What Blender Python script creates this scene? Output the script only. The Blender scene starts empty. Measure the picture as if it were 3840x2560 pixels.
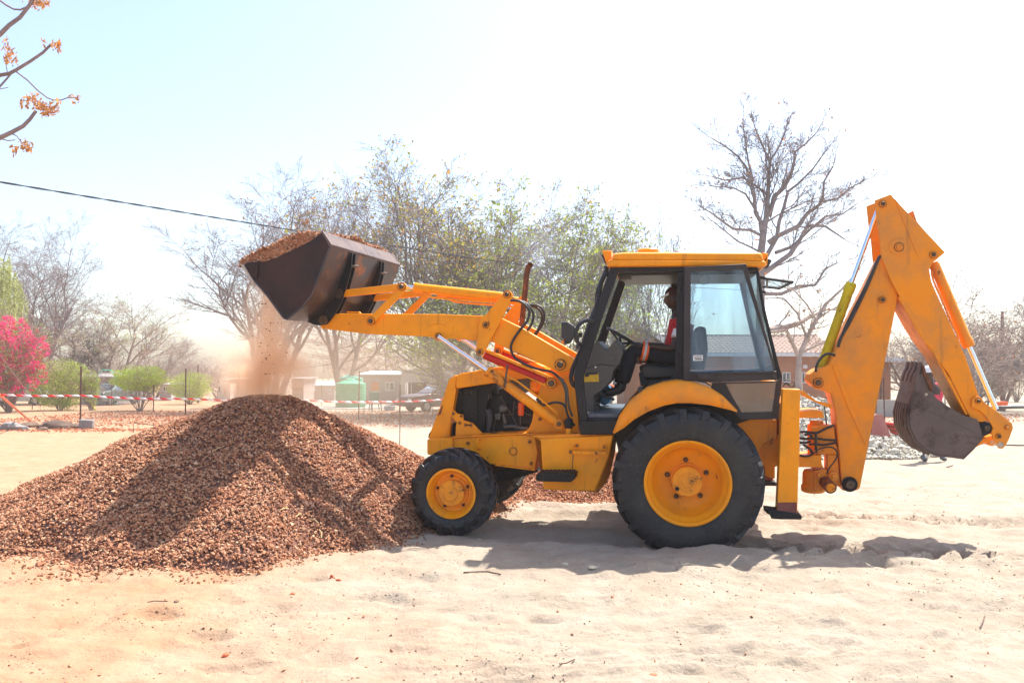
import bpy, bmesh, math, random
import numpy as np
from mathutils import Vector, Matrix
S = bpy.context.scene
COL = S.collection
random.seed(7); RNG = np.random.default_rng(11)
F = 3102.0; CX = 1920.0; VH = 1412.0; CH = 1.65      # focal in photo pixels, horizon row, camera height
# ---------------------------------------------------------------- camera, light
cd = bpy.data.cameras.new('camera'); cam = bpy.data.objects.new('camera', cd); COL.objects.link(cam)
HAZE = .0009
cam.location = (0, 0, CH); cam.rotation_euler = (math.radians(90), 0, 0)
cd.sensor_width = 36; cd.lens = 36*F/3840; cd.shift_y = (VH-1280)/3840; cd.clip_end = 3000; cd.clip_start = .05
S.camera = cam
SUN = Vector((.42, .40, 1)).normalized()
el = math.asin(SUN.z); az = math.atan2(SUN.x, SUN.y)
w = bpy.data.worlds.new('World'); S.world = w; w.use_nodes = True
wn = w.node_tree; bgn = wn.nodes['Background']
sky = wn.nodes.new('ShaderNodeTexSky'); sky.sky_type = 'NISHITA'; sky.sun_disc = False
sky.sun_elevation = el; sky.sun_rotation = az; sky.dust_density = 2.4; sky.air_density = 1.0; sky.ozone_density = 1.0
sky.altitude = 0
wn.links.new(sky.outputs[0], bgn.inputs[0]); bgn.inputs[1].default_value = .15
sl = bpy.data.lights.new('sun', 'SUN'); sl.energy = 4.8; sl.angle = math.radians(.53); sl.color = (1, .95, .87)
so = bpy.data.objects.new('sun', sl); COL.objects.link(so); so.rotation_euler = SUN.to_track_quat('Z', 'Y').to_euler()
so.location = (0, 0, 40)
S.view_settings.view_transform = 'Standard'; S.view_settings.look = 'None'; S.view_settings.gamma = 1
S.view_settings.use_curve_mapping = False; S.view_settings.exposure = 1.1
S.cycles.max_bounces = 8; S.cycles.transparent_max_bounces = 24; S.cycles.volume_bounces = 4
S.cycles.volume_max_steps = 128
# ---------------------------------------------------------------- pixel -> place
FR = {0: (0, 0, 1.63265), 2: (0, 750, .60568), 3: (850, 800, .44643), 4: (1550, 1000, .70175), 5: (2100, 900, .51020), 6: (2750, 900, .57399),
      7: (2100, 1450, .47836), 8: (3000, 680, .71429), 9: (3100, 1250, .35071), 'A': (2900, 1350, .35088), 'B': (1600, 1350, .28706),
      'D': (2100, 1150, .31888), 'E': (0, 1300, .29762), 'F': (3300, 1000, .44628), 'G': (650, 1300, .21259), 'R': (2300, 400, .46769), 'H': (1050, 1250, .29762)}
def px(k, x, y):
    a = FR[k]; return a[0]+a[2]*x, a[1]+a[2]*y
def W(k, x, y, Y):
    U, V = px(k, x, y); return Vector(((U-CX)/F*Y, Y, CH-(V-VH)/F*Y))
def slope_z(Y): return -.0068*max(0, min(Y, 90)-8)
def G(k, x, y):
    U, V = px(k, x, y)
    Y = (CH+.0068*8*0-.0544)/((V-VH)/F-.0068) if V > 1440 else 90
    if Y < 8: Y = CH*F/(V-VH)
    return Vector(((U-CX)/F*Y, Y, slope_z(Y)))
EY = Vector(((1540-1176)/1900, 1, -(790-865)/1900)).normalized()
EX = Vector((1, -EY.x/EY.y, 0)).normalized(); EZ = EX.cross(EY)
O = Vector(((2576-CX)/F*8, 8, 0)); CAM = Vector((0, 0, CH))
TM = Matrix.Translation(O) @ Matrix((EX, EY, EZ)).transposed().to_4x4()
def L(k, x, y, ly):
    U, V = px(k, x, y); d = Vector(((U-CX)/F, 1, -(V-VH)/F))
    t = (ly-(CAM-O).dot(EY))/d.dot(EY); p = CAM+d*t-O
    return p.dot(EX), p.dot(EZ)
def L3(k, x, y, ly):
    a, b = L(k, x, y, ly); return Vector((a, ly, b))
# ---------------------------------------------------------------- noise for meshes
def vnoise(x, y, seed=0):
    xi = np.floor(x).astype(np.int64); yi = np.floor(y).astype(np.int64); fx = x-xi; fy = y-yi
    fx = fx*fx*(3-2*fx); fy = fy*fy*(3-2*fy)
    def h(a, b):
        n = (a*374761393+b*668265263+seed*982451653) & 0x7fffffff
        n = ((n ^ (n >> 13))*1274126177) & 0x7fffffff
        return ((n ^ (n >> 16)) & 0xffff)/65535.
    return (h(xi, yi)*(1-fx)+h(xi+1, yi)*fx)*(1-fy)+(h(xi, yi+1)*(1-fx)+h(xi+1, yi+1)*fx)*fy-.5
def fbm(x, y, s, o=3, seed=0):
    r = 0; a = 1.
    for i in range(o): r = r+a*vnoise(x/s, y/s, seed+i); s *= .5; a *= .5
    return r
# ---------------------------------------------------------------- materials
MATS = {}
def nt(name):
    m = bpy.data.materials.new(name); m.use_nodes = True; t = m.node_tree; b = t.nodes['Principled BSDF']
    MATS[name] = m; return m, t, b
def N(t, ty, **k):
    n = t.nodes.new(ty)
    for a, v in k.items():
        if a in n.inputs.keys(): n.inputs[a].default_value = v
        else: setattr(n, a, v)
    return n
def noise_fac(t, scale, lo, hi, detail=6, rough=.6, dist=0, obj=True, stretch=None):
    tc = N(t, 'ShaderNodeTexCoord'); src = tc.outputs['Object' if obj else 'Generated']
    if stretch:
        mp = N(t, 'ShaderNodeMapping'); mp.inputs['Scale'].default_value = stretch; t.links.new(src, mp.inputs[0]); src = mp.outputs[0]
    n = N(t, 'ShaderNodeTexNoise', Scale=scale, Detail=detail, Roughness=rough, Distortion=dist); t.links.new(src, n.inputs['Vector'])
    r = N(t, 'ShaderNodeMapRange'); r.inputs['From Min'].default_value = lo; r.inputs['From Max'].default_value = hi
    t.links.new(n.outputs[0], r.inputs[0]); return r.outputs[0], n
def mixc(t, fac, a, b):
    m = N(t, 'ShaderNodeMix', data_type='RGBA')
    if isinstance(fac, (int, float)): m.inputs[0].default_value = fac
    else: t.links.new(fac, m.inputs[0])
    for i, c in ((6, a), (7, b)):
        if isinstance(c, tuple): m.inputs[i].default_value = (*c, 1)
        else: t.links.new(c, m.inputs[i])
    return m.outputs[2]
def bump(t, b, src, strength, dist=.01):
    n = N(t, 'ShaderNodeBump'); n.inputs['Strength'].default_value = strength; n.inputs['Distance'].default_value = dist
    t.links.new(src, n.inputs['Height']); t.links.new(n.outputs[0], b.inputs['Normal'])
def worn(name, base, wear, dirt, rough=.45, metal=0., wlo=.6, whi=.68, wscale=7, dscale=2.5, damt=(.45, .8), bmp=.15, fade=None):
    """paint: base, faded patches, chips of wear showing the metal, dusty film"""
    m, t, b = nt(name)
    f0, _ = noise_fac(t, 1.3, .35, .7, 4)
    c0 = mixc(t, f0, base, fade or tuple(min(1, x*1.12+.01) for x in base))
    fd, _ = noise_fac(t, dscale, damt[0], damt[1], 8, .65)
    c1 = mixc(t, fd, c0, dirt)
    fw, nw = noise_fac(t, wscale, wlo, whi, 10, .72, .4)
    fs_, _ = noise_fac(t, 5.5, .60, .82, 6, .6, 0, stretch=(2.6, 2.6, .28)); c1 = mixc(t, fs_, c1, tuple(.6*x+.25*y for x, y in zip(dirt, wear)))
    c2 = mixc(t, fw, c1, wear)
    t.links.new(c2, b.inputs['Base Color'])
    rr = N(t, 'ShaderNodeMapRange'); rr.inputs['To Min'].default_value = rough; rr.inputs['To Max'].default_value = min(1, rough+.35)
    t.links.new(fd, rr.inputs[0]); t.links.new(rr.outputs[0], b.inputs['Roughness'])
    b.inputs['Metallic'].default_value = metal; b.inputs['Specular IOR Level'].default_value = .28
    bump(t, b, nw.outputs[0], bmp, .004)
    return m
def plain(name, col, rough=.6, metal=0., var=.15, scale=8, bmp=0, spec=.5):
    m, t, b = nt(name)
    f, n = noise_fac(t, scale, .3, .7, 5)
    t.links.new(mixc(t, f, tuple(x*(1-var) for x in col), tuple(min(1, x*(1+var)) for x in col)), b.inputs['Base Color'])
    b.inputs['Roughness'].default_value = rough; b.inputs['Metallic'].default_value = metal
    if 'Specular IOR Level' in b.inputs: b.inputs['Specular IOR Level'].default_value = spec
    if bmp: bump(t, b, n.outputs[0], bmp, .01)
    return m
YB = (.90, .295, .0)
worn('machine_yellow', YB, (.12, .04, .02), (.60, .23, .02), .34, wlo=.645, whi=.675, wscale=6, damt=(.46, .8), fade=(.92, .34, .002))
worn('machine_yellow_worn', YB, (.09, .03, .02), (.45, .17, .03), .5, wlo=.56, whi=.63, wscale=5, damt=(.45, .8))
worn('faded_orange', (.86, .262, .0), (.10, .035, .02), (.52, .22, .06), .42, wlo=.64, whi=.68, wscale=5, damt=(.42, .75), fade=(.84, .275, .002))
worn('ram_yellow', (.62, .50, .01), (.07, .04, .02), (.32, .24, .03), .5, wlo=.6, whi=.66, wscale=9)
worn('cab_black', (.006, .007, .011), (.04, .03, .025), (.018, .018, .022), .38, wlo=.66, whi=.72)
worn('door_brown_black', (.03, .025, .027), (.10, .05, .04), (.06, .045, .045), .45, wlo=.6, whi=.7)
worn('bucket_dark', (.016, .013, .015), (.13, .045, .02), (.075, .035, .032), .30, metal=.5, wlo=.64, whi=.8, wscale=5, damt=(.3, .75), bmp=.3)
worn('bucket_rust', (.055, .055, .068), (.38, .12, .02), (.13, .10, .09), .28, metal=.55, wlo=.57, whi=.66, wscale=2.6, damt=(.4, .75), bmp=.3)
worn('digger_steel', (.085, .065, .062), (.035, .018, .018), (.17, .125, .11), .42, metal=.4, wlo=.52, whi=.68, wscale=4, damt=(.3, .75), bmp=.3)
worn('cutting_edge', (.42, .36, .30), (.15, .08, .05), (.5, .4, .3), .4, metal=.6, wlo=.55, whi=.7)
worn('rusty_pipe', (.13, .045, .02), (.35, .12, .04), (.06, .04, .035), .6, metal=.3, wlo=.45, whi=.65, wscale=9)
worn('red_paint', (.55, .015, .01), (.12, .02, .02), (.36, .03, .02), .42, wlo=.68, whi=.75)
worn('engine_black', (.006, .006, .007), (.09, .08, .07), (.02, .018, .016), .55, wlo=.6, whi=.72)
worn('engine_grey', (.12, .12, .11), (.03, .03, .03), (.05, .045, .04), .5, metal=.4)
worn('dark_red_oxide', (.16, .035, .03), (.06, .02, .02), (.22, .10, .08), .6)
plain('chrome', (.75, .76, .8), .12, 1., .05)
plain('pin_steel', (.10, .075, .06), .42, .8, .3, 30)
plain('rubber_hose', (.018, .018, .02), .5, 0, .3, 20)
plain('plastic_black', (.02, .02, .022), .5, 0, .2)
plain('console_grey', (.085, .08, .073), .6, 0, .08)
plain('floor_grey', (.13, .14, .15), .5, 0, .3)
plain('seat_vinyl', (.012, .012, .014), .45, 0, .3)
plain('filter_orange', (.75, .10, .01), .4)
plain('label_yellow', (.65, .40, .02), .5, 0, .2, 20)
plain('sticker_white', (.75, .75, .75), .5, 0, .05)
plain('sticker_ink', (.03, .03, .03), .5, 0, .05)
plain('lens_clear', (.5, .5, .52), .1, 0, .05)
plain('lens_amber', (.9, .22, .01), .2, 0, .05)
plain('cooler_blue', (.05, .3, .6), .4, 0, .1)
plain('cooler_white', (.8, .8, .8), .4, 0, .05)
def tyre_mat():
    m, t, b = nt('tyre_rubber')
    f, n = noise_fac(t, 3, .35, .75, 8, .65); f2, _ = noise_fac(t, 26, .55, .75, 4)
    c = mixc(t, f, (.009, .010, .014), (.022, .022, .026)); c = mixc(t, f2, c, (.05, .045, .04)); fd, _ = noise_fac(t, 1.7, .45, .8, 8, .7, 1.); c = mixc(t, fd, c, (.05, .045, .04))
    t.links.new(c, b.inputs['Base Color']); b.inputs['Roughness'].default_value = .5; b.inputs['Specular IOR Level'].default_value = .35; bump(t, b, n.outputs[0], .25, .01)
tyre_mat()
def glass(name, tint=(.88, .93, .95), dust=.12, gloss=1.0, dusty=(.6, .68, .75)):
    m = bpy.data.materials.new(name); m.use_nodes = True; t = m.node_tree; t.nodes.clear(); MATS[name] = m
    out = N(t, 'ShaderNodeOutputMaterial'); tr = N(t, 'ShaderNodeBsdfTransparent'); tr.inputs[0].default_value = (*tint, 1)
    di = N(t, 'ShaderNodeBsdfDiffuse'); di.inputs[0].default_value = (*dusty, 1)
    gl = N(t, 'ShaderNodeBsdfGlossy'); gl.inputs['Roughness'].default_value = .03
    f, _ = noise_fac(t, 2.2, .3, .75, 8, .6, .8, stretch=(1.6, 1, .22))
    mu = N(t, 'ShaderNodeMath', operation='MULTIPLY'); t.links.new(f, mu.inputs[0]); mu.inputs[1].default_value = dust*2
    m1 = N(t, 'ShaderNodeMixShader'); t.links.new(mu.outputs[0], m1.inputs[0]); t.links.new(tr.outputs[0], m1.inputs[1]); t.links.new(di.outputs[0], m1.inputs[2])
    fr = N(t, 'ShaderNodeFresnel'); fr.inputs[0].default_value = 1.5
    mg = N(t, 'ShaderNodeMath', operation='MULTIPLY_ADD'); t.links.new(fr.outputs[0], mg.inputs[0]); mg.inputs[1].default_value = gloss; mg.inputs[2].default_value = (gloss-1)*.08
    m2 = N(t, 'ShaderNodeMixShader'); t.links.new(mg.outputs[0], m2.inputs[0]); t.links.new(m1.outputs[0], m2.inputs[1]); t.links.new(gl.outputs[0], m2.inputs[2])
    t.links.new(m2.outputs[0], out.inputs[0]); return m
glass('cab_glass', (.86, .93, .97), dust=.16, gloss=.6, dusty=(.40, .52, .62)); glass('clear_glass', dust=.03, gloss=.35); glass('quarter_glass', (.2, .2, .22), .06, 1.9); glass('house_glass', (.3, .35, .36), .1, 2.0)
# ---------------------------------------------------------------- mesh builder
def ob(name, me, parent=None, label=None, cat=None, group=None, kind=None):
    o = bpy.data.objects.new(name, me); COL.objects.link(o)
    if parent is not None: o.parent = parent
    for k, v in (('label', label), ('category', cat), ('group', group), ('kind', kind)):
        if v: o[k] = v
    return o
def empty(name, loc=(0, 0, 0), label=None, cat=None, group=None, parent=None, rz=0):
    o = ob(name, None, parent, label, cat, group); o.location = loc; o.rotation_euler = (0, 0, rz); o.empty_display_size = .2
    return o
def area2(p): return sum(p[i][0]*p[(i+1) % len(p)][1]-p[(i+1) % len(p)][0]*p[i][1] for i in range(len(p)))
class MB:
    def __init__(s): s.v = []; s.f = []; s.m = []
    def face(s, ids, mi=0): s.f.append(tuple(ids)); s.m.append(mi)
    def prism(s, pts, y0, y1, mi=0, caps=True):
        if area2(pts) < 0: pts = pts[::-1]
        n = len(pts); b = len(s.v)
        s.v += [(x, y0, z) for x, z in pts]+[(x, y1, z) for x, z in pts]
        if caps: s.face(range(b, b+n), mi); s.face(range(b+2*n-1, b+n-1, -1), mi)
        for i in range(n):
            j = (i+1) % n; s.face((b+j, b+i, b+n+i, b+n+j), mi)
        return s
    def loft(s, secs, mi=0):
        n = len(secs[0][0]); b = len(s.v)
        for pts, y in secs: s.v += [(x, y, z) for x, z in pts]
        s.face(range(b, b+n), mi); e = b+(len(secs)-1)*n; s.face(range(e+n-1, e-1, -1), mi)
        for k in range(len(secs)-1):
            for i in range(n):
                j = (i+1) % n; a = b+k*n; s.face((a+j, a+i, a+n+i, a+n+j), mi)
        return s
    def ring(s, outer, inner, y0, y1, mi=0):
        n = len(outer)
        if area2(outer) < 0: outer = outer[::-1]; inner = inner[::-1]
        b = len(s.v)
        for pts, y in ((outer, y0), (inner, y0), (outer, y1), (inner, y1)): s.v += [(x, y, z) for x, z in pts]
        for i in range(n):
            j = (i+1) % n; o0, i0, o1, i1 = b, b+n, b+2*n, b+3*n
            s.face((o0+i, o0+j, i0+j, i0+i), mi); s.face((o1+j, o1+i, i1+i, i1+j), mi)
            s.face((o0+j, o0+i, o1+i, o1+j), mi); s.face((i0+i, i0+j, i1+j, i1+i), mi)
        return s
    def sheet(s, line, th, y0, y1, mi=0):
        """bent plate: polyline in x-z given thickness to its right side, drawn out along y"""
        n = len(line); P = [Vector(p) for p in line]; off = []
        for i in range(n):
            d = (P[min(i+1, n-1)]-P[max(i-1, 0)]).normalized(); off.append(P[i]+Vector((d.y, -d.x))*th)
        return s.prism([tuple(p) for p in P]+[tuple(p) for p in off[::-1]], y0, y1, mi)
    def tube(s, pts, r, n=8, mi=0, caps=True, closed=False):
        pts = [Vector(p) for p in pts]; k = len(pts); b = len(s.v)
        rs = r if isinstance(r, (list, tuple)) else [r]*k
        prev = None
        for i, p in enumerate(pts):
            if closed: d = pts[(i+1) % k]-pts[i-1]
            else: d = pts[min(i+1, k-1)]-pts[max(i-1, 0)]
            d.normalize()
            if prev is None:
                u = d.orthogonal().normalized()
            else:
                u = (prev-d*prev.dot(d)); u = u.normalized() if u.length > 1e-6 else d.orthogonal().normalized()
            prev = u; v = d.cross(u)
            s.v += [tuple(p+(u*math.cos(2*math.pi*a/n)+v*math.sin(2*math.pi*a/n))*rs[i]) for a in range(n)]
        for i in range(k if closed else k-1):
            a0 = b+i*n; a1 = b+((i+1) % k)*n
            for a in range(n):
                c = (a+1) % n; s.face((a0+a, a0+c, a1+c, a1+a), mi)
        if caps and not closed:
            s.face(range(b+n-1, b-1, -1), mi); s.face(range(b+(k-1)*n, b+k*n), mi)
        return s
    def lathe(s, c, prof, n=48, mi=0, close=False, cap0=True):
        """profile of (radius, y) turned round the y axis through (cx, cz)"""
        b = len(s.v); k = len(prof)
        for r, y in prof:
            s.v += [(c[0]+r*math.cos(2*math.pi*a/n), y, c[1]+r*math.sin(2*math.pi*a/n)) for a in range(n)]
        for i in range(k if close else k-1):
            a0 = b+i*n; a1 = b+((i+1) % k)*n
            for a in range(n):
                d = (a+1) % n; s.face((a0+a, a0+d, a1+d, a1+a), mi)
        if not close:
            if prof[0][0] > 1e-5 and cap0: s.face(range(b+n-1, b-1, -1), mi)
            if prof[-1][0] > 1e-5: s.face(range(b+(k-1)*n, b+k*n), mi)
        return s
    def vlathe(s, c, prof, n=24, mi=0):
        b = len(s.v); k = len(prof)
        for r, z in prof: s.v += [(c[0]+r*math.cos(2*math.pi*a/n), c[1]+r*math.sin(2*math.pi*a/n), z) for a in range(n)]
        for i in range(k-1):
            for a in range(n):
                d = (a+1) % n; s.face((b+i*n+a, b+i*n+d, b+(i+1)*n+d, b+(i+1)*n+a), mi)
        s.face(range(b+n-1, b-1, -1), mi); s.face(range(b+(k-1)*n, b+k*n), mi); return s
    def box(s, a, c, mi=0):
        x0, y0, z0 = a; x1, y1, z1 = c
        return s.prism([(x0, z0), (x1, z0), (x1, z1), (x0, z1)], y0, y1, mi)
    def hexa(s, near, far, mi=0):
        """solid between two 3-D quads"""
        b = len(s.v); s.v += [tuple(p) for p in near]+[tuple(p) for p in far]; n = len(near)
        s.face(range(b, b+n), mi); s.face(range(b+2*n-1, b+n-1, -1), mi)
        for i in range(n):
            j = (i+1) % n; s.face((b+j, b+i, b+n+i, b+n+j), mi)
        return s
    def ball(s, c, r, n=10, mi=0, rot=None):
        if not isinstance(r, (list, tuple)): r = (r, r, r)
        b = len(s.v); R = rot or Matrix.Identity(3); c = Vector(c)
        for i in range(1, n):
            th = math.pi*i/n
            for a in range(2*n):
                ph = math.pi*a/n
                s.v.append(tuple(c+R @ Vector((r[0]*math.sin(th)*math.cos(ph), r[1]*math.sin(th)*math.sin(ph), r[2]*math.cos(th)))))
        t = len(s.v); s.v += [tuple(c+R @ Vector((0, 0, r[2]))), tuple(c-R @ Vector((0, 0, r[2])))]
        for i in range(n-2):
            for a in range(2*n):
                d = (a+1) % (2*n); s.face((b+i*2*n+a, b+(i+1)*2*n+a, b+(i+1)*2*n+d, b+i*2*n+d), mi)
        for a in range(2*n):
            d = (a+1) % (2*n); s.face((t, b+a, b+d), mi); q = b+(n-2)*2*n; s.face((t+1, q+d, q+a), mi)
        return s
    def mesh(s, name, mats, smooth=35):
        me = bpy.data.meshes.new(name); me.from_pydata(s.v, [], s.f)
        for m in (mats if isinstance(mats, (list, tuple)) else [mats]): me.materials.append(MATS[m])
        me.polygons.foreach_set('material_index', s.m)
        bm = bmesh.new(); bm.from_mesh(me); bmesh.ops.recalc_face_normals(bm, faces=bm.faces); bm.to_mesh(me); bm.free()
        if smooth:
            me.polygons.foreach_set('use_smooth', [True]*len(s.f)); me.set_sharp_from_angle(angle=math.radians(smooth))
        me.update(); return me
    def obj(s, name, mats, parent=None, bev=0, smooth=35, **kw):
        o = ob(name, s.mesh(name, mats, smooth), parent, **kw)
        if bev:
            b = o.modifiers.new('bevel', 'BEVEL'); b.width = bev; b.segments = 2; b.limit_method = 'ANGLE'; b.angle_limit = math.radians(40)
            b.harden_normals = False
        return o
def K(k, pts, y): return [L(k, a, b, y) for a, b in pts]
def copy_tree(o, parent=None):
    c = o.copy(); COL.objects.link(c); c.parent = parent
    for ch in list(o.children): copy_tree(ch, c)
    return c
def np_mesh(name, V, Q, mat, smooth=False, mats=None, mi=None):
    me = bpy.data.meshes.new(name); k = Q.shape[1]
    me.vertices.add(len(V)); me.vertices.foreach_set('co', V.astype(np.float32).ravel())
    me.loops.add(Q.size); me.loops.foreach_set('vertex_index', Q.astype(np.int32).ravel())
    me.polygons.add(len(Q)); me.polygons.foreach_set('loop_start', np.arange(0, Q.size, k, dtype=np.int32))
    me.polygons.foreach_set('use_smooth', np.full(len(Q), smooth))
    for m in (mats or [mat]): me.materials.append(MATS[m])
    if mi is not None: me.polygons.foreach_set('material_index', mi.astype(np.int32))
    me.update(calc_edges=True); me.validate(); return me
# ================================================================ the backhoe loader
T = empty('backhoe_loader', label='yellow backhoe loader tipping gravel, its dark loading bucket raised over the pile', cat='backhoe loader')
T.matrix_world = TM
YEL = 'machine_yellow'; YW = 'machine_yellow_worn'; BLK = 'cab_black'
def pm(k, x, y, ly):    # metres per picture unit of frame k at that depth
    a = Vector(L(k, x, y, ly)); b = Vector(L(k, x+10, y, ly)); return (b-a).length/10
worn('grease_ring', (.40, .12, .01), (.06, .03, .02), (.16, .06, .02), .6, wlo=.5, whi=.62, wscale=20)
def pin(k, x, y, ly, rpx, parent, name='pivot_pin', boss='machine_yellow', depth=.03, mat='pin_steel'):
    c = L(k, x, y, ly); r = rpx*pm(k, x, y, ly)
    m = MB(); m.lathe(c, [(r*1.75, ly+.004), (r*1.75, ly-.0025), (r*1.4, ly-.0025)], 20, 2 if boss in (YEL, 'faded_orange') else 1); m.lathe(c, [(r*1.35, ly+.01), (r*1.35, ly-depth*.5), (r*1.1, ly-depth*.6), (r*1.05, ly-depth*.3)], 20, 1)
    m.lathe(c, [(r, ly), (r, ly-depth*.7), (r*.8, ly-depth), (r*.35, ly-depth), (r*.3, ly-depth*.7)], 14, 0)
    return m.obj(name, [mat, boss, 'grease_ring'], parent)
# ---------------------------------------------------------------- wheels
def wheel(c, y0, w, R, rr, hubr, nl, far=False, rear=True):
    e = empty('wheel', (c[0], y0+w/2, c[1]), parent=T); s = -1 if far else 1
    Y = lambda y: s*(y-w/2)
    m = MB(); prof = [(rr-.012, Y(.035)), (rr+.012, Y(.012)), (rr+.05, Y(.002)), ((R+rr)/2, Y(-.012)), (R-.11, Y(-.004)), (R-.060, Y(.018)), (R-.045, Y(.06)), (R-.042, Y(w/2)),
         (R-.045, Y(w-.06)), (R-.060, Y(w-.018)), ((R+rr)/2, Y(w+.012)), (rr+.012, Y(w-.012)), (rr-.012, Y(w-.035))]
    m.lathe((0, 0), prof, 72, close=True)
    def P(r, a, y): return (r*math.cos(a), Y(y), r*math.sin(a))
    lw = 2*math.pi/nl*.40
    for side in (0, 1):
        for i in range(nl):
            a = 2*math.pi*(i+.5*side)/nl; yy = (lambda t: t) if side == 0 else (lambda t: w-t)
            sk = 1.05*w/R*(1 if not far else 1)
            for (ya, aa, rt, rb), (yb, ab, rt2, rb2) in ((((.0-.012), a, R-.085, R-.13), (.015, a, R-.012, R-.07)), ((.015, a, R-.012, R-.07), (.10*w/.33, a+sk*.28, R, R-.05)), ((.10*w/.33, a+sk*.28, R, R-.05), (w*.54, a+sk*.55, R, R-.05))):
                m.hexa([P(rb, aa, yy(ya)), P(rb, aa+lw, yy(ya)), P(rt, aa+lw*.85, yy(ya)), P(rt, aa+lw*.15, yy(ya))],
                       [P(rb2, ab, yy(yb)), P(rb2, ab+lw, yy(yb)), P(rt2, ab+lw*.85, yy(yb)), P(rt2, ab+lw*.15, yy(yb))])
    m.obj('tyre', 'tyre_rubber', e)
    if rear:
        prof = [(rr+.008, Y(.04)), (rr+.008, Y(.004)), (rr-.005, Y(-.004)), (rr-.022, Y(.006)), (rr-.03, Y(.03)), (rr-.035, Y(.06)), (rr-.06, Y(.075)), (rr-.075, Y(.15)), (rr-.10, Y(.215)), (rr-.15, Y(.255)), (.17, Y(.265)), (.05, Y(.265))]
        hp = [(hubr+.016, Y(.265)), (hubr+.016, Y(.235)), (hubr, Y(.23)), (hubr, Y(.12)), (hubr-.012, Y(.105)), (hubr*.58, Y(.105)), (hubr*.56, Y(.098)), (hubr*.4, Y(.098)), (hubr*.38, Y(.105)), (0, Y(.105))]
        bl, br, ny, nb = .2, .018, .24, 5
    else:
        prof = [(rr+.008, Y(.04)), (rr+.008, Y(.0)), (rr-.012, Y(-.004)), (rr-.022, Y(.008)), (rr-.03, Y(.04)), (rr-.05, Y(.06)), (rr-.058, Y(.10)), (.12, Y(.11)), (.05, Y(.11))]
        hp = [(hubr+.03, Y(.11)), (hubr+.025, Y(.09)), (hubr, Y(.08)), (hubr-.003, Y(.02)), (hubr-.015, Y(.008)), (hubr*.55, Y(.004)), (hubr*.5, Y(-.012)), (hubr*.2, Y(-.016)), (0, Y(-.016))]
        bl, br, ny, nb = .168, .013, .085, 5
    MB().lathe((0, 0), prof, 64, cap0=False).obj('rim', YEL, e, smooth=50)
    MB().lathe((0, 0), hp, 32).obj('hub', YW, e, smooth=30)
    for i in range(nb):
        a = math.radians(94+72*i); q = (bl*math.cos(a), bl*math.sin(a))
        MB().lathe(q, [(br*1.5, Y(ny+.02)), (br*1.5, Y(ny+.005)), (br, Y(ny)), (br, Y(ny-.018)), (br*.6, Y(ny-.03)), (0, Y(ny-.03))], 6).obj('wheel_nut', 'pin_steel', e)
    if rear:
        a = math.radians(215); q = (hubr*.8*math.cos(a), hubr*.8*math.sin(a))
        MB().lathe(q, [(.022, Y(.105)), (.018, Y(.098)), (0, Y(.098))], 10).obj('drain_plug', 'engine_black', e)
    return e
cr = L(7, 1000, 757, .02); cf = L(4, 200, 1212, .12)
wheel(cr, .0, .45, .735, .411, .15, 20); wheel(cr, 1.85, .45, .735, .411, .15, 20, True)
wheel(cf, .12, .33, .455, .255, .14, 16, rear=False); wheel(cf, 1.85, .33, .455, .255, .14, 16, True, rear=False)
# axles, gearbox and dark under-side
m = MB(); m.lathe(cr, [(.14, .40), (.14, .75), (.2, .9), (.2, 1.4), (.14, 1.55), (.14, 1.9)], 20); m.obj('rear_axle', YW, T)
m = MB(); m.lathe(cf, [(.10, .42), (.08, .6), (.08, 1.7), (.10, 1.88)], 16)
m.prism(K(4, [(330, 1110), (640, 1075), (655, 1105), (560, 1135), (420, 1170)], .8), .95, 1.4); m.obj('front_axle', 'engine_black', T)
# ---------------------------------------------------------------- chassis
m = MB(); m.prism(K('B', [(345, 1018), (1200, 972), (1400, 985), (1480, 1030), (1410, 1440), (930, 1368), (500, 1320), (345, 1300)], .66), .66, 1.64); m.obj('chassis_rail', YEL, T, .008)
m = MB(); m.prism(K('B', [(5, 1035), (250, 1024), (338, 1020), (338, 1300), (5, 1230)], .62), .62, 1.68); m.obj('front_frame', YEL, T, .01)
m = MB(); m.prism(K('B', [(345, 1000), (1210, 955), (1480, 960), (1480, 985), (1200, 972), (345, 1016)], .63), .63, 1.67); m.obj('rail_flange', YW, T, .004)
m = MB(); m.prism(K('B', [(900, 1360), (1412, 1425), (1412, 1445), (900, 1378)], .62), .62, 1.66); m.obj('lower_flange', YW, T)
m = MB(); m.tube([L3('B', 690, 1160, .66), L3('B', 665, 1140, .60), L3('B', 655, 1060, .59), L3('B', 680, 1030, .60), L3('B', 690, 1040, .66)], .012); m.obj('tie_loop', YEL, T)
for x, y in ((1345, 1065), (1365, 1350), (540, 1082), (1480, 770)): pin('B', x, y, .655, 15, T, 'bolt', depth=.02)
pin('B', 1130, 1190, .655, 32, T, 'plug_plate', mat=YEL, depth=.008)
m = MB(); m.loft([(K(4, [(682, 922), (1068, 898), (1045, 1010), (970, 1200), (692, 1188)], .36), .36), (K(4, [(640, 908), (1078, 893), (1068, 1000), (1035, 1150), (985, 1206), (652, 1152)][:5], .52), .52), (K(4, [(640, 908), (1078, 893), (1065, 1010), (1035, 1150), (652, 1152)], .52), .95)])
m.obj('fuel_tank', YEL, T, .012)
m = MB(); m.prism(K(4, [(630, 903), (1072, 885), (1072, 897), (690, 918)], .40), .40, .9); m.obj('tank_top_plate', YW, T)
m = MB(); m.tube([L3(4, 872, 950, .355), L3(4, 853, 955, .30), L3(4, 850, 995, .30), L3(4, 1027, 1000, .30), L3(4, 1034, 958, .30), L3(4, 1020, 958, .355)], .009)
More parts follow.
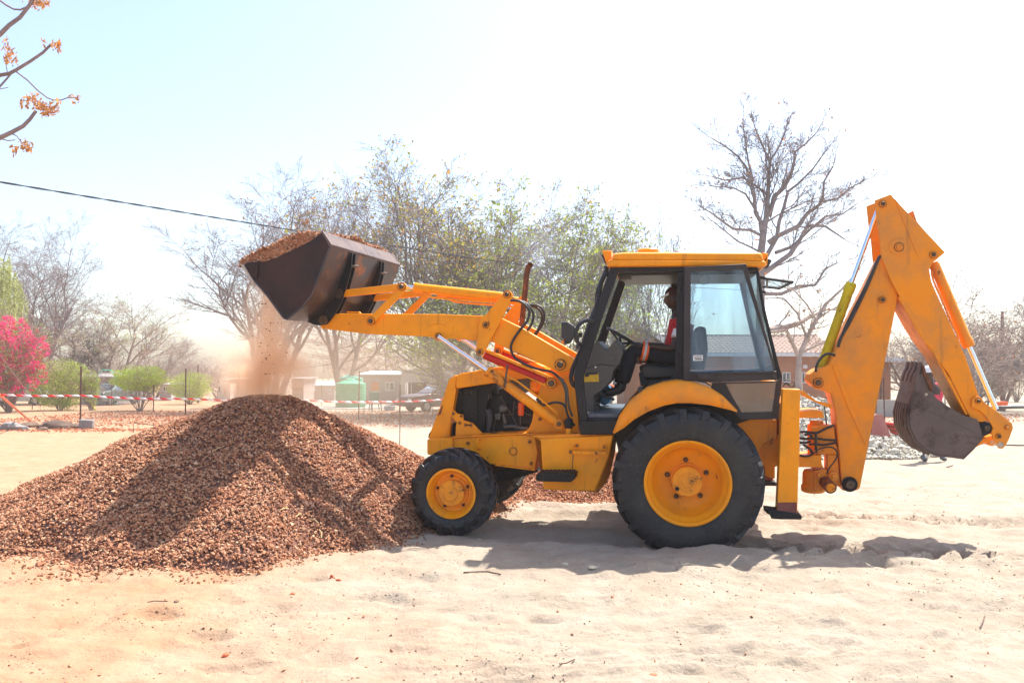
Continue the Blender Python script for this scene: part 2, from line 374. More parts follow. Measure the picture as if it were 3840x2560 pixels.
m.prism(K(4, [(862, 940), (884, 940), (884, 975), (862, 975)], .352), .345, .36); m.prism(K(4, [(1008, 945), (1030, 945), (1030, 978), (1008, 978)], .352), .345, .36); m.prism(K(4, [(853, 983), (1030, 988), (1030, 1004), (853, 999)], .29), .29, .33)
m.obj('grab_step', YW, T)
for x, y in ((874, 955), (1020, 962), (841, 988)): pin(4, x, y, .345, 6, T, 'bolt', depth=.015)
m = MB(); m.tube([L3(4, 855, 1000, .34), L3(4, 850, 1050, .33), L3(4, 849, 1105, .30)], .004); m.obj('step_cable', 'pin_steel', T)
m = MB(); q = K(4, [(655, 1112), (668, 1101), (850, 1103), (866, 1110), (862, 1135), (842, 1150), (665, 1146), (655, 1138)], .12); m.prism(q, .12, .36)
for i in range(9):
    for j in range(3):
        a = L(4, 675+i*21, 1101.5, .12); m.box((a[0], .15+j*.07, a[1]-.002), (a[0]+.02, .19+j*.07, a[1]+.008))
m.obj('foot_step', 'engine_black', T, .006)
m = MB(); c = L(4, 831, 900, .5); s = pm(4, 831, 860, .5)
m.vlathe((c[0], .5), [(17*s, c[1]), (17*s, c[1]+38*s)], 20, 1); m.vlathe((c[0], .5), [(20*s, c[1]+38*s), (22*s, c[1]+46*s), (22*s, c[1]+80*s), (17*s, c[1]+90*s), (4*s, c[1]+92*s)], 20, 0); m.obj('filler_cap', ['engine_black', YEL], T)
# ---------------------------------------------------------------- engine housing
m = MB(); nose = [(20, 1025), (60, 905), (105, 790), (180, 590), (285, 270), (310, 235), (372, 197), (390, 203), (372, 350), (385, 372), (345, 600), (290, 1010), (250, 1022)]
m.prism(K('B', nose, .80), .80, 1.50); m.obj('nose_panel', YEL, T, .02)
m = MB(); m.prism(K('B', [(255, 1020), (350, 600), (383, 380), (365, 380), (335, 600), (240, 1020)], .788), .788, .80); m.obj('nose_edge_strip', YW, T)
m = MB(); m.prism(K('B', [(140, 730), (180, 640), (205, 585), (212, 600), (185, 700)], .795), .795, 1.5); m.obj('front_decal', 'dark_red_oxide', T)
m = MB(); m.prism(K('B', [(18, 1010), (30, 960), (58, 920), (45, 1010)], .9), .9, 1.4); m.obj('front_guard', BLK, T)
m = MB(); hood = [(382, 204), (450, 172), (600, 147), (740, 120), (880, 95), (1000, 92), (1200, 70), (1400, 25), (1540, 82), (1560, 150), (1400, 235), (1310, 240), (1120, 262), (900, 297), (700, 327), (400, 372), (378, 350)]
m.prism(K('B', hood, .80), .80, 1.50); m.obj('hood', YEL, T, .035)
m = MB(); m.prism(K('B', [(335, 640), (400, 698), (475, 712), (480, 785), (600, 822), (762, 992), (375, 1002), (380, 870), (392, 812), (330, 745)], .80), .80, .83); m.obj('engine_side_plate', YEL, T, .005)
for x, y in ((348, 697), (455, 727), (432, 818), (508, 845), (580, 848)): pin('B', x, y, .80, 14, T, 'bolt', depth=.012)
m = MB(); m.prism(K('B', [(500, 838), (590, 842), (590, 854), (500, 850)], .79), .79, .80); m.obj('latch_slot', BLK, T)
m = MB(); m.prism(K('B', [(385, 375), (842, 318), (842, 470), (800, 520), (735, 985), (600, 990), (610, 810), (480, 790), (385, 690)], .92), .92, 1.45)
m.prism(K('B', [(475, 380), (660, 365), (670, 830), (610, 830), (480, 780)], .90), .90, .92); m.obj('radiator', 'engine_black', T, .004)
m = MB(); m.prism(K('B', [(300, 770), (385, 870), (380, 1000), (290, 1010)], .9), .9, 1.45); m.obj('cooler_core', 'engine_black', T)
for x, y in ((445, 420), (515, 430), (590, 425), (525, 687), (597, 725), (450, 665)): pin('B', x, y, .90, 11, T, 'bolt', boss='engine_black', depth=.012)
m = MB(); m.prism(K('B', [(790, 640), (850, 470), (935, 455), (935, 380), (1055, 380), (1060, 465), (1150, 520), (1200, 560), (1400, 640), (1400, 800), (1340, 930), (1180, 985), (760, 990)], 1.0), 1.0, 1.35)
m.prism(K('B', [(1000, 850), (1310, 850), (1310, 930), (1000, 930)], .95), .94, 1.0); m.obj('engine_block', 'engine_black', T, .01)
m = MB(); m.tube([L3('B', 810, 650, .95), L3('B', 830, 760, .93), L3('B', 815, 880, .92), L3('B', 805, 985, .93)], [.05, .045, .04, .045], 14); m.obj('radiator_hose', 'rubber_hose', T)
m = MB(); m.tube([L3('B', 1235, 548, .93), L3('B', 1235, 560, .93), L3('B', 1230, 690, .93), L3('B', 1230, 722, .93)], [.02, .036, .036, .03], 16); m.obj('fuel_filter', 'filter_orange', T)
m = MB(); m.lathe(L('B', 1000, 630, .96), [(.03, .93), (.05, .95), (.05, 1.0)], 14); m.prism(K('B', [(895, 700), (970, 690), (960, 775), (900, 775)], .95), .93, 1.0); m.prism(K('B', [(945, 620), (1040, 600), (1060, 640), (970, 670)], .92), .92, .95)
m.tube([L3('B', 955, 690, .95), L3('B', 1000, 620, .93), L3('B', 985, 570, .95), L3('B', 965, 590, .97)], .006); m.obj('alternator', 'engine_grey', T, .004)
m = MB(); m.tube([L3('B', 1010, 870, .93), L3('B', 1120, 860, .92), L3('B', 1240, 890, .93), L3('B', 1320, 890, .95)], .022, 10); m.tube([L3('B', 1000, 700, .93), L3('B', 1030, 830, .93)], .018, 8); m.obj('engine_pipe', 'engine_grey', T)
for pts in ([(965, 470), (1050, 620), (1120, 730), (1170, 830), (1155, 960)], [(1030, 705), (1130, 710), (1145, 540)], [(1160, 600), (1250, 680), (1360, 720)], [(1225, 730), (1222, 850)], [(850, 500), (830, 435), (812, 450), (810, 520)], [(900, 770), (880, 860), (870, 980)]):
    m = MB(); m.tube([L3('B', x, y, .92) for x, y in pts], .005, 6); m.obj('engine_cable', 'engine_grey', T)
m = MB(); m.lathe(L('B', 1245, 285, 1.1), [(.13, 1.0), (.13, 1.3)], 20); m.obj('air_cleaner', 'engine_grey', T)
m = MB(); m.prism(K('B', [(1350, 270), (1480, 250), (1480, 400), (1400, 420), (1350, 380)], .9), .88, 1.3); m.obj('coolant_tank', YW, T, .02)
# ---------------------------------------------------------------- loader tower, arms, rams
m = MB(); tw = K('B', [(1210, 962), (1290, 930), (1340, 880), (1375, 800), (1400, 640), (1455, 470), (1480, 330), (1590, 130)], .77)+K(4, [(735, 545), (790, 500), (848, 500), (864, 640), (882, 830), (888, 895)], .77)
for a, b in ((.77, .81), (1.49, 1.53)):
    m = MB(); m.prism(tw, a, b); m.obj('loader_tower', YEL, T, .006)
m = MB(); m.prism(K(4, [(690, 700), (868, 640), (885, 890), (640, 895)], .82), .9, 1.4); m.obj('tower_body', 'faded_orange', T)
arm = K(3, [(785, 948), (792, 935), (872, 840), (1780, 845)], .62)+K(4, [(380, 262), (470, 274), (590, 332), (845, 482), (862, 500), (842, 545), (800, 568), (770, 562), (740, 545), (640, 500), (560, 462), (405, 395), (360, 398), (300, 392), (270, 388), (175, 382), (150, 399), (125, 395), (105, 378)], .62)+K(3, [(1700, 1035), (1170, 1012), (960, 985), (800, 968)], .62)
def both(fn):
    for d, far in ((0, False), (.94, True)): fn(d, far)
def loader_side(d, far):
    P = lambda m: m
    m = MB(); m.prism(arm, .62+d, .72+d); a = m.obj('loader_arm', YEL, T, .010)
    if not far:
        m = MB(); m.prism(K(4, [(175, 382), (75, 355), (10, 335), (12, 330), (120, 350), (200, 358), (240, 335), (245, 338), (215, 365), (255, 388)], .615), .615, .622); m.obj('arm_doubler', YEL, a)
        m = MB(); c = L(4, 130, 322, .62)
        pts = [(c[0]+.10*math.cos(t), .617, c[1]+.035*math.sin(t)) for t in np.linspace(0, math.pi, 14)]; m.tube(pts, .004, 5); m.obj('arm_weld_arc', YEL, a)
    br = K(4, [(462, 165), (478, 140), (495, 126), (518, 130), (532, 150), (525, 175), (475, 275), (408, 400), (388, 440), (375, 468), (355, 474), (338, 465), (333, 448), (352, 300), (360, 268), (385, 258)], .57)
    m = MB(); m.prism(br, .57+d, .60+d); m.obj('bell_crank', YEL, T, .006)
    lv = K(3, [(1448, 600), (1460, 585), (1490, 583), (1508, 600), (1510, 640), (1380, 775), (1240, 915), (1220, 935), (1195, 930), (1188, 900), (1200, 870), (1330, 740), (1440, 640)], .57)
    m = MB(); m.prism(lv, .57+d, .60+d); m.obj('tilt_lever', YEL, T, .006)
    lk = K(3, [(980, 645), (1440, 592), (1475, 590), (1480, 635), (1440, 655), (985, 702), (970, 680)], .63)
    m = MB(); m.prism(lk, .61+d, .66+d); m.obj('tilt_link', YEL, T, .006)
    b0, b1 = L3(3, 1578, 622, .66), L3(4, 478, 160, .66); r = 24*pm(4, 250, 150, .66)
    off = Vector((0, d, 0)); e = (b1-b0).normalized()
    m = MB(); m.tube([b0+off, b0+off+e*.03, b0+off+e*.031, b1+off-e*.02, b1+off], [r*1.1, r*1.1, r, r, r*.9], 20); a = m.obj('tilt_ram', YEL, T)
    q0 = L3(3, 1470, 617, .66)
    m = MB(); m.tube([q0+off, b0+off+e*.1], r*.5, 14); m.obj('ram_rod', 'chrome', a)
    m = MB(); m.tube([L3(3, 1650, 668, .64)+off, L3(4, 100, 163, .64)+off, L3(4, 180, 172, .64)+off, L3(4, 440, 190, .64)+off], .011, 8); m.obj('ram_pipe', YW, a)
    # lifting ram
    y = .55; b0, b1 = L3(4, 395, 555, y), L3(4, 762, 828, y); r = 26*pm(4, 500, 700, y); e = (b1-b0).normalized()
    m = MB(); m.tube([b0+off, b0+off+e*.04, b0+off+e*.041, b1+off-e*.03, b1+off], [r*1.12, r*1.12, r, r, r*.7], 20); a = m.obj('lift_ram', YW if not far else YEL, T)
    m = MB(); m.tube([L3(4, 134, 372, y)+off, b0+off+e*.1], r*.48, 14); m.obj('ram_rod', 'chrome', a)
    m = MB(); m.tube([L3(4, 455, 556, y-.03)+off, L3(4, 560, 615, y-.045)+off, L3(4, 660, 690, y-.045)+off, L3(4, 765, 778, y-.045)+off, L3(4, 768, 790, y-.02)+off], .010, 8); m.obj('ram_pipe', YEL, a)
    m = MB(); m.lathe(L(4, 780, 838, y), [(25*pm(4, 780, 838, y), .50+d), (25*pm(4, 780, 838, y), .62+d)], 20); m.obj('ram_eye', YW, a)
    # red sleeve in its rails
    y = .70; m = MB(); r = 19*pm(4, 500, 500, y); m.tube([L3(4, 380, 474, y)+off, L3(4, 705, 612, y)+off], r, 18); m.obj('red_ram', 'red_paint', T)
    m = MB(); m.prism(K(4, [(385, 440), (745, 590), (740, 603), (380, 455)], .67), .67+d, .75+d); m.prism(K(4, [(362, 478), (372, 473), (715, 625), (725, 645), (705, 640)], .67), .67+d, .75+d)
    m.lathe(L(4, 738, 622, .67), [(28*pm(4, 738, 622, .67), .66+d), (28*pm(4, 738, 622, .67), .76+d)], 22); m.obj('ram_rail', YEL, T, .003)
both(loader_side)
for k, x, y, ly, r in ((3, 1470, 615, .57, 20), (3, 1212, 903, .57, 20), (4, 500, 148, .57, 12), (4, 387, 311, .57, 11), (4, 355, 455, .57, 11), (4, 132, 372, .60, 11), (4, 785, 523, .60, 18), (4, 738, 622, .655, 17), (4, 780, 838, .50, 11), (4, 450, 450, 1.51, 11)):
    pin(k, x, y, ly, r, T)
m = MB(); c = L(3, 1740, 950, .7); m.lathe(c, [(.05, .7), (.05, 1.6)], 16); c = L(4, 640, 430, .7); m.lathe(c, [(.06, .7), (.06, 1.6)], 16); m.obj('arm_cross_tube', YEL, T)
m = MB(); m.prism(K(3, [(1005, 835), (1012, 822), (1110, 824), (1122, 838)], .64), .64, .68); m.obj('arm_bump_stop', YW, T)
m = MB(); m.tube([L3('B', 1060, 55, .52), L3('B', 1030, 250, .50), L3('B', 1015, 365, .50)], .012, 4); m.obj('ram_lock_strap', 'pin_steel', T)
m = MB(); m.tube([L3(4, 570, 470, 1.15), L3(4, 578, 330, 1.15), L3(4, 592, 190, 1.15), L3(4, 606, 40, 1.15), L3(4, 614, 5, 1.15), L3(4, 626, -14, 1.12)], 15*pm(4, 600, 100, 1.15), 16, caps=False); m.obj('exhaust_stack', 'rusty_pipe', T)
def hose(k, pts, y, r, mat='rubber_hose', name='hydraulic_hose', n=8):
    P = [Vector(L3(k, a, b, y+(c[0] if c else 0))) for a, b, *c in pts]; out = []
    for i in range(len(P)-1):
        p0, p1, p2, p3 = P[max(i-1, 0)], P[i], P[i+1], P[min(i+2, len(P)-1)]
        for t in (0, .25, .5, .75): out.append(.5*((2*p1)+(-p0+p2)*t+(2*p0-5*p1+4*p2-p3)*t*t+(-p0+3*p1-3*p2+p3)*t**3))
    out.append(P[-1]); m = MB(); m.tube(out, r, n); return m.obj(name, mat, T)
hose(4, [(520, 180), (570, 185), (618, 230), (608, 290), (560, 350), (522, 420), (535, 475), (585, 515), (660, 545), (740, 562), (785, 600)], .58, .014)
hose(4, [(785, 600), (818, 640), (830, 740), (850, 800)], .6, .012, 'engine_grey')
hose(4, [(545, 180), (600, 195), (641, 250), (630, 310), (598, 352)], .66, .014)
hose(4, [(612, 205), (670, 210), (699, 250), (688, 310), (640, 380)], .95, .014); hose(4, [(612, 215), (660, 218), (688, 262), (675, 320), (640, 370)], 1.0, .012)
hose(4, [(660, 705), (695, 738), (755, 724), (805, 738), (828, 800), (862, 850)], .55, .013)
hose(4, [(785, 600), (812, 660), (815, 740), (822, 790)], .62, .010, 'engine_grey')
for x, y in ((670, 712), (790, 602)):
    m = MB(); m.tube([L3(4, x-12, y-9, .58), L3(4, x+12, y+9, .58)], .02, 6); m.obj('hose_fitting', 'engine_grey', T)
worn('sky_sheen_silver', (.50, .48, .47), (.14, .09, .07), (.32, .28, .25), .3, metal=.3, wlo=.6, whi=.7, wscale=4)  # pale base colour paints in the sky's sheen; chips and dirt are wear
# ---------------------------------------------------------------- loading bucket
y0, y1 = .03, 2.25
sidep = [(140, 432), (180, 410), (330, 405), (450, 355), (600, 285), (700, 235), (803, 157), (878, 266), (800, 480), (722, 690), (640, 790), (508, 897), (474, 886), (330, 690), (205, 545)]
sp = K(3, sidep, y0); m = MB(); m.prism(sp, y0, y0+.02); bk = m.obj('loader_bucket', 'bucket_dark', T, .004)
m = MB(); m.prism(sp, y1-.02, y1); m.obj('side_plate', 'bucket_dark', bk, .004)
m = MB(); m.sheet(K(3, [(803, 157), (878, 266), (800, 480), (722, 690), (640, 790), (508, 897), (474, 886), (330, 690), (205, 545)], y0)[::-1], -.018, y0-.004, y1+.004); m.obj('bucket_shell', 'bucket_rust', bk, .003)
m = MB(); m.prism(K(3, [(798, 153), (812, 152), (884, 262), (876, 284), (862, 272)], y0), y0-.012, y1+.012); m.obj('top_lip', 'digger_steel', bk, .004)
m = MB(); m.sheet(K(3, [(808, 155), (882, 262)], y0)[::-1], -.005, y0+.003, y1-.003); m.obj('top_sheen_sheet', 'sky_sheen_silver', bk, .001)  # thin added sheet: sky reflection on the top flange put into its colour
m = MB(); m.prism(K(3, [(118, 425), (150, 432), (215, 540), (240, 580), (228, 588), (200, 550), (160, 490)], y0), y0-.02, y1+.02); m.obj('cutting_edge', 'cutting_edge', bk, .003)
m = MB(); m.prism(K(3, [(150, 432), (275, 400), (262, 540), (215, 540)], y0), y0-.014, y0+.001); m.obj('corner_guard', 'bucket_dark', bk, .003)
rib = [(1012, 345), (1055, 330), (1045, 470), (1000, 640), (985, 668), (975, 720), (925, 820), (865, 905), (840, 928), (790, 940), (735, 936), (670, 908), (760, 800), (830, 700), (890, 590), (950, 480)]
for d in (0, .10, .94, 1.04):
    m = MB(); m.prism(K(3, rib, .58), .58+d, .60+d); m.obj('hinge_plate', BLK, bk, .003)
for d in (0, .94):
    for q in ((940, 672), (815, 895)):
        m = MB(); m.lathe(L(3, *q, .58), [(.055, .565+d), (.055, .62+d)], 16); m.obj('pivot_boss', 'pin_steel', bk)
    c = L(3, 1040, 442, .64); m = MB(); m.tube([(c[0]+.085*math.cos(t)-.02, .68+d+.07*math.sin(t), c[1]+.01*math.sin(t)) for t in np.linspace(-1.9, 1.9, 14)], .016, 8); m.obj('lifting_hook', 'pin_steel', bk)
# ---------------------------------------------------------------- rear wing (mudguard)
outer = [(393, 1420), (440, 1300), (515, 1195), (640, 1100), (760, 1060), (860, 1045), (960, 1055), (1100, 1095), (1200, 1160), (1300, 1262)]
inner = [(402, 1421), (470, 1380), (545, 1318), (645, 1260), (765, 1215), (860, 1197), (960, 1197), (1100, 1212), (1250, 1248), (1300, 1263)]
for d in (0, 1.76):
    m = MB(); o1 = K(5, outer, .03); i1 = K(5, inner, .03)
    n = len(o1); mid = [((a[0]*.85+b[0]*.15), (a[1]*.85+b[1]*.15)) for a, b in zip(o1, i1)]
    o2 = [(a[0], a[1]) for a in o1]
    cen = cr
    def sc(p, s): return (cen[0]+(p[0]-cen[0])*s, cen[1]+(p[1]-cen[1])*s)
    lst = [(i1, .03), (mid, .03), ([sc(p, 1.015) for p in o2], .07), ([sc(p, 1.02) for p in o2], .50)]
    if d: lst = [(a, .53-b) for a, b in lst]
    b = len(m.v)
    for pts, y in lst: m.v += [(x, y+d, z) for x, z in pts]
    for r in range(3):
        for i in range(n-1): m.face((b+r*n+i, b+r*n+i+1, b+(r+1)*n+i+1, b+(r+1)*n+i))
    o = m.obj('wing', 'faded_orange', T, smooth=60); so_ = o.modifiers.new('thickness', 'SOLIDIFY'); so_.thickness = .012
m = MB(); m.prism(K(6, [(20, 1200), (110, 1172), (288, 1170), (285, 1300), (200, 1330), (150, 1420), (60, 1330)], .5), .5, 1.8); m.prism(K(6, [(180, 1290), (275, 1250), (272, 1560), (205, 1540)], .6), .6, 1.7); m.obj('rear_frame', 'faded_orange', T, .01)
m = MB(); m.lathe(L(6, 240, 1370, .6), [(.17, .55), (.17, 1.75)], 20); m.obj('rear_drum', 'faded_orange', T)
# ---------------------------------------------------------------- cab
cab = empty('cab', (0, 0, 0), parent=T)
NY, FY = .38, 1.86
def cabplates(name, pts, near=True, far=True, th=.08, mat=BLK, bev=.006, **kw):
    for y in ([NY] if near else [])+([FY] if far else []):
        m = MB(); m.prism(K(5, pts, NY), y, y+th); m.obj(name, mat, cab, bev, **kw)
cabplates('front_pillar', [(372, 190), (432, 190), (424, 240), (300, 600), (168, 1000), (172, 1060), (205, 1325), (150, 1330), (103, 1060), (101, 1010), (125, 890), (245, 560)])
cabplates('top_rail', [(432, 186), (1450, 190), (1462, 228), (862, 232), (424, 236)])
cabplates('door_post', [(864, 232), (915, 232), (912, 1036), (833, 1010), (846, 960)], far=False)
cabplates('door_post', [(820, 232), (915, 232), (912, 1036), (820, 1036)], near=False)
cabplates('door_threshold', [(840, 1005), (905, 1034), (860, 1047), (760, 1062), (640, 1102), (520, 1197), (442, 1302), (425, 1328), (205, 1325), (203, 1306), (418, 1304), (470, 1222), (560, 1130), (640, 1072), (740, 1030), (800, 1020)])
cabplates('rear_pillar', [(1410, 228), (1462, 228), (1500, 500), (1600, 900), (1636, 1005), (1632, 1030), (1590, 1030), (1580, 960), (1500, 640)], near=False)
cabplates('rear_pillar', [(1440, 228), (1462, 228), (1512, 520), (1612, 930), (1636, 1005), (1632, 1030), (1596, 1030), (1590, 960), (1490, 520)], far=False, th=.05)
cabplates('waist_rail', [(912, 1000), (1590, 975), (1590, 1030), (912, 1036)], near=False)
m = MB(); m.prism(K(5, [(140, 1327), (432, 1322), (398, 1426), (148, 1432)], .34), .34, 1.98); m.obj('cab_sill', BLK, cab, .01)
m = MB(); m.prism(K(5, [(200, 1275), (430, 1275), (420, 1322), (195, 1325)], .44), .44, 1.86); m.obj('cab_floor', 'floor_grey', cab, .006)
m = MB(); m.prism(K(5, [(430, 1320), (402, 1430), (440, 1600), (760, 1600), (1500, 1500), (1590, 1320), (1560, 1262), (1300, 1200), (1100, 1090), (900, 1050), (760, 1065), (640, 1105), (520, 1190)], .52), .52, 1.78); m.v += []; 0 and m.prism(K(5, [(440, 1290), (520, 1190), (640, 1105), (760, 1065), (900, 1050), (1100, 1090), (1300, 1200), (1560, 1262), (1590, 1320), (700, 1322), (430, 1320)], .52), .52, 1.78); m.obj('cab_tub', BLK, cab)
# glass
def gl(name, line, ya, yb, mat='cab_glass'):
    m = MB(); m.sheet(line, .006, ya, yb); return m.obj(name, mat, cab, label=None)
gl('windscreen', K(5, [(378, 215), (108, 960)], NY), .47, 1.85, 'clear_glass')
gl('rear_window', K(5, [(1455, 232), (1500, 520), (1618, 985)], NY), .43, 1.86)
m = MB(); m.prism(K(5, [(430, 238), (818, 238), (818, 1005), (700, 1040), (600, 1100), (470, 1225), (420, 1300), (205, 1300), (170, 1005)], NY), 1.90, 1.905); m.obj('far_door_glass', 'clear_glass', cab)
m = MB(); m.prism(K(5, [(918, 238), (1425, 238), (1575, 960), (918, 975)], NY), 1.90, 1.905); m.obj('far_rear_side_glass', 'clear_glass', cab)
m = MB(); m.prism(K(5, [(960, 232), (1440, 232), (1500, 560), (1588, 955), (918, 975), (918, 238)], NY), .40, .405); m.obj('side_window', 'clear_glass', cab)
# door swung back
dr = MB(); od = [(915, 198), (1368, 175), (1592, 965), (1590, 1028), (1120, 1046), (908, 1030)]; idr = [(962, 232), (1343, 212), (1570, 935), (1572, 960), (1000, 972), (958, 972)]
dr.ring(K(5, od, .20), K(5, idr, .20), .20, .235); door = dr.obj('open_door', 'door_brown_black', T, .005)
m = MB(); m.prism(K(5, [(955, 228), (1346, 207), (1578, 962), (953, 976)], .215), .215, .220); m.obj('door_glass', 'cab_glass', door)
m = MB(); m.tube([L3(5, 958, 985, .185), L3(5, 1590, 970, .185)], .012, 8); m.prism(K(5, [(1010, 985), (1135, 985), (1135, 1025), (1015, 1028)], .18), .17, .20); m.prism(K(5, [(1550, 990), (1592, 975), (1592, 1025), (1575, 1030)], .18), .18, .20); m.obj('door_handle', 'door_brown_black', door, .003)
m = MB(); m.prism(K(5, [(978, 846), (1050, 845), (1050, 885), (978, 887)], .212), .2105, .2125); m.obj('sticker', 'sticker_white', door)
m = MB()
for a, b, c_, d_ in ((982, 852, 1046, 858), (985, 863, 1040, 867), (990, 871, 1046, 880)): m.prism(K(5, [(a, b), (c_, b), (c_, d_), (a, d_)], .2098), .2095, .2100)
m.obj('sticker_print', 'sticker_ink', door)
def roundel(x, y, ly, r, par):
    c = L(5, x, y, ly); R = r*pm(5, x, y, ly); m = MB(); m.tube([(c[0]+R*math.cos(t), ly, c[1]+R*math.sin(t)) for t in np.linspace(0, 2*math.pi, 25)[:-1]], .0022, 5, closed=True); return m.obj('glass_ring', 'console_grey', par)
roundel(1058, 290, .208, 38, door); roundel(513, 355, 1.89, 28, cab); roundel(602, 362, 1.89, 25, cab)
for y in (300, 370, 850, 900):
    m = MB(); m.tube([L3(5, 893, y-22, .345), L3(5, 893, y+22, .345)], .018, 10); m.obj('door_hinge', BLK, cab)
m = MB(); m.ring(K(5, [(1122, 1048), (1596, 1036), (1634, 1008), (1602, 1316), (1330, 1316), (1215, 1185), (1110, 1088)], .29), K(5, [(1218, 1056), (1560, 1046), (1592, 1040), (1562, 1262), (1338, 1268), (1262, 1140), (1222, 1062)], .29), .29, .33); lp = m.obj('lower_side_panel', 'door_brown_black', T, .004)
m = MB(); m.prism(K(5, [(1214, 1050), (1596, 1036), (1566, 1268), (1334, 1272)], .31), .31, .315); m.obj('lower_glass', 'quarter_glass', lp)
# roof
m = MB(); m.loft([(K(5, [(352, 150), (372, 142), (1500, 152), (1518, 160), (1512, 186), (1470, 190), (1200, 182), (350, 188)], .27), .30), (K(5, [(345, 146), (365, 138), (1505, 148), (1524, 158), (1518, 190), (1470, 194), (1200, 186), (343, 194)], .27), .34), (K(5, [(345, 146), (365, 138), (1505, 148), (1524, 158), (1518, 190), (1470, 194), (1200, 186), (343, 194)], .27), 1.98), (K(5, [(352, 150), (372, 142), (1500, 152), (1518, 160), (1512, 186), (1470, 190), (1200, 182), (350, 188)], .27), 2.02)]); rf = m.obj('cab_roof', YEL, T, .012)
up = [(378, 142), (384, 112), (398, 94), (470, 86), (1470, 86), (1488, 96), (1506, 152)]; dn = [(384, 142), (390, 118), (403, 104), (470, 97), (1465, 97), (1480, 106), (1498, 152)]
m = MB(); m.loft([(K(5, dn, .30), .31), (K(5, up, .30), .36), (K(5, up, .30), 1.96), (K(5, dn, .30), 2.01)]); m.obj('roof_top', YEL, rf, .012)
m = MB(); m.prism(K(5, [(310, 80), (382, 80), (378, 142), (350, 152), (352, 200), (338, 160)], .5), .45, 1.87); m.obj('front_visor', YEL, rf, .01)
m = MB(); m.prism(K(5, [(1484, 92), (1528, 103), (1518, 190), (1475, 216), (1456, 196), (1500, 186)], .5), .45, 1.87); m.obj('rear_visor', YEL, rf, .01)
m = MB(); c = L(5, 648, 88, 1.1); m.vlathe((c[0], 1.1), [(.115, c[1]-.02), (.115, c[1]+.02), (.10, c[1]+.032), (.03, c[1]+.034)], 28); m.obj('roof_vent', YEL, rf)
for y in (.5, 1.6):
    m = MB(); m.prism(K(5, [(300, 108), (322, 104), (345, 160), (328, 168)], y), y, y+.18); a = m.obj('front_work_lamp', 'plastic_black', T, .006)
    m = MB(); m.prism(K(5, [(298, 112), (303, 108), (328, 165), (322, 168)], y), y+.01, y+.17); m.obj('lamp_lens', 'lens_clear', a)
    m = MB(); m.prism(K(5, [(1520, 130), (1560, 148), (1530, 205), (1500, 192)], y), y, y+.18); m.obj('rear_work_lamp', 'plastic_black', T, .01)
m = MB(); P = [L3(5, 1462, 275, .55), L3(5, 1708, 308, .55), L3(5, 1615, 355, 1.65), L3(5, 1480, 340, 1.65)]
for i in range(4): m.tube([P[i], P[(i+1) % 4]], .016, 6)
m.tube([(P[0]*.75+P[1]*.25), (P[3]*.7+P[2]*.3)], .012, 6); rw = m.obj('raised_rear_window', BLK, T)
m = MB(); m.hexa(P, [p+Vector((0, 0, .005)) for p in P]); m.obj('raised_glass', 'clear_glass', rw)
m = MB(); m.tube([L3(5, 1480, 378, .6), L3(5, 1512, 384, .6)], .014, 6); m.obj('window_catch', BLK, T)
# mirror, wiper pipes
m = MB(); m.loft([(K(5, [(12, 606), (60, 600), (100, 632), (104, 700), (72, 755), (14, 715)], .05), .02), (K(5, [(10, 602), (62, 596), (106, 630), (108, 704), (74, 762), (12, 720)], .05), .07), (K(5, [(20, 612), (60, 606), (96, 636), (98, 698), (70, 745), (22, 708)], .05), .16)]); mi = m.obj('mirror', 'plastic_black', T, .008)
m = MB(); m.prism(K(5, [(30, 722), (68, 722), (66, 762), (30, 762)], .06), .05, .11); m.obj('lamp_box', 'plastic_black', mi, .004)
m = MB(); m.prism(K(5, [(10, 738), (30, 735), (30, 762), (12, 762)], .06), .05, .11); m.obj('indicator_lens', 'lens_amber', mi, .004)
hose(5, [(245, 600, .12), (190, 592, .08), (140, 622), (116, 680), (120, 735), (150, 770, .1)], .25, .021, 'plastic_black', 'mirror_arm')
hose(5, [(100, 690), (130, 720), (128, 800)], .25, .016, 'plastic_black', 'mirror_arm')
m = MB(); m.prism(K(5, [(132, 682), (160, 682), (158, 715), (134, 715)], .3), .3, .36); m.obj('work_lamp', 'plastic_black', T, .004)
hose(5, [(372, 255), (345, 250), (322, 270), (300, 330), (285, 420), (255, 540), (215, 650), (165, 780), (120, 880), (88, 960), (80, 1020), (95, 1060), (115, 1075)], .42, .022, BLK, 'front_grab_rail')
hose(5, [(345, 205), (325, 245), (300, 300), (272, 380), (262, 480), (215, 600), (190, 680), (150, 800)], .5, .016, 'rubber_hose', 'wiper_cable')
m = MB(); m.prism(K(5, [(322, 190), (356, 190), (350, 240), (328, 245)], .5), .5, .6); m.obj('wiper_motor', 'plastic_black', T, .01)
hose(5, [(265, 560), (235, 660), (105, 960), (90, 1000)], .45, .015, 'lens_clear', 'windscreen_edge')
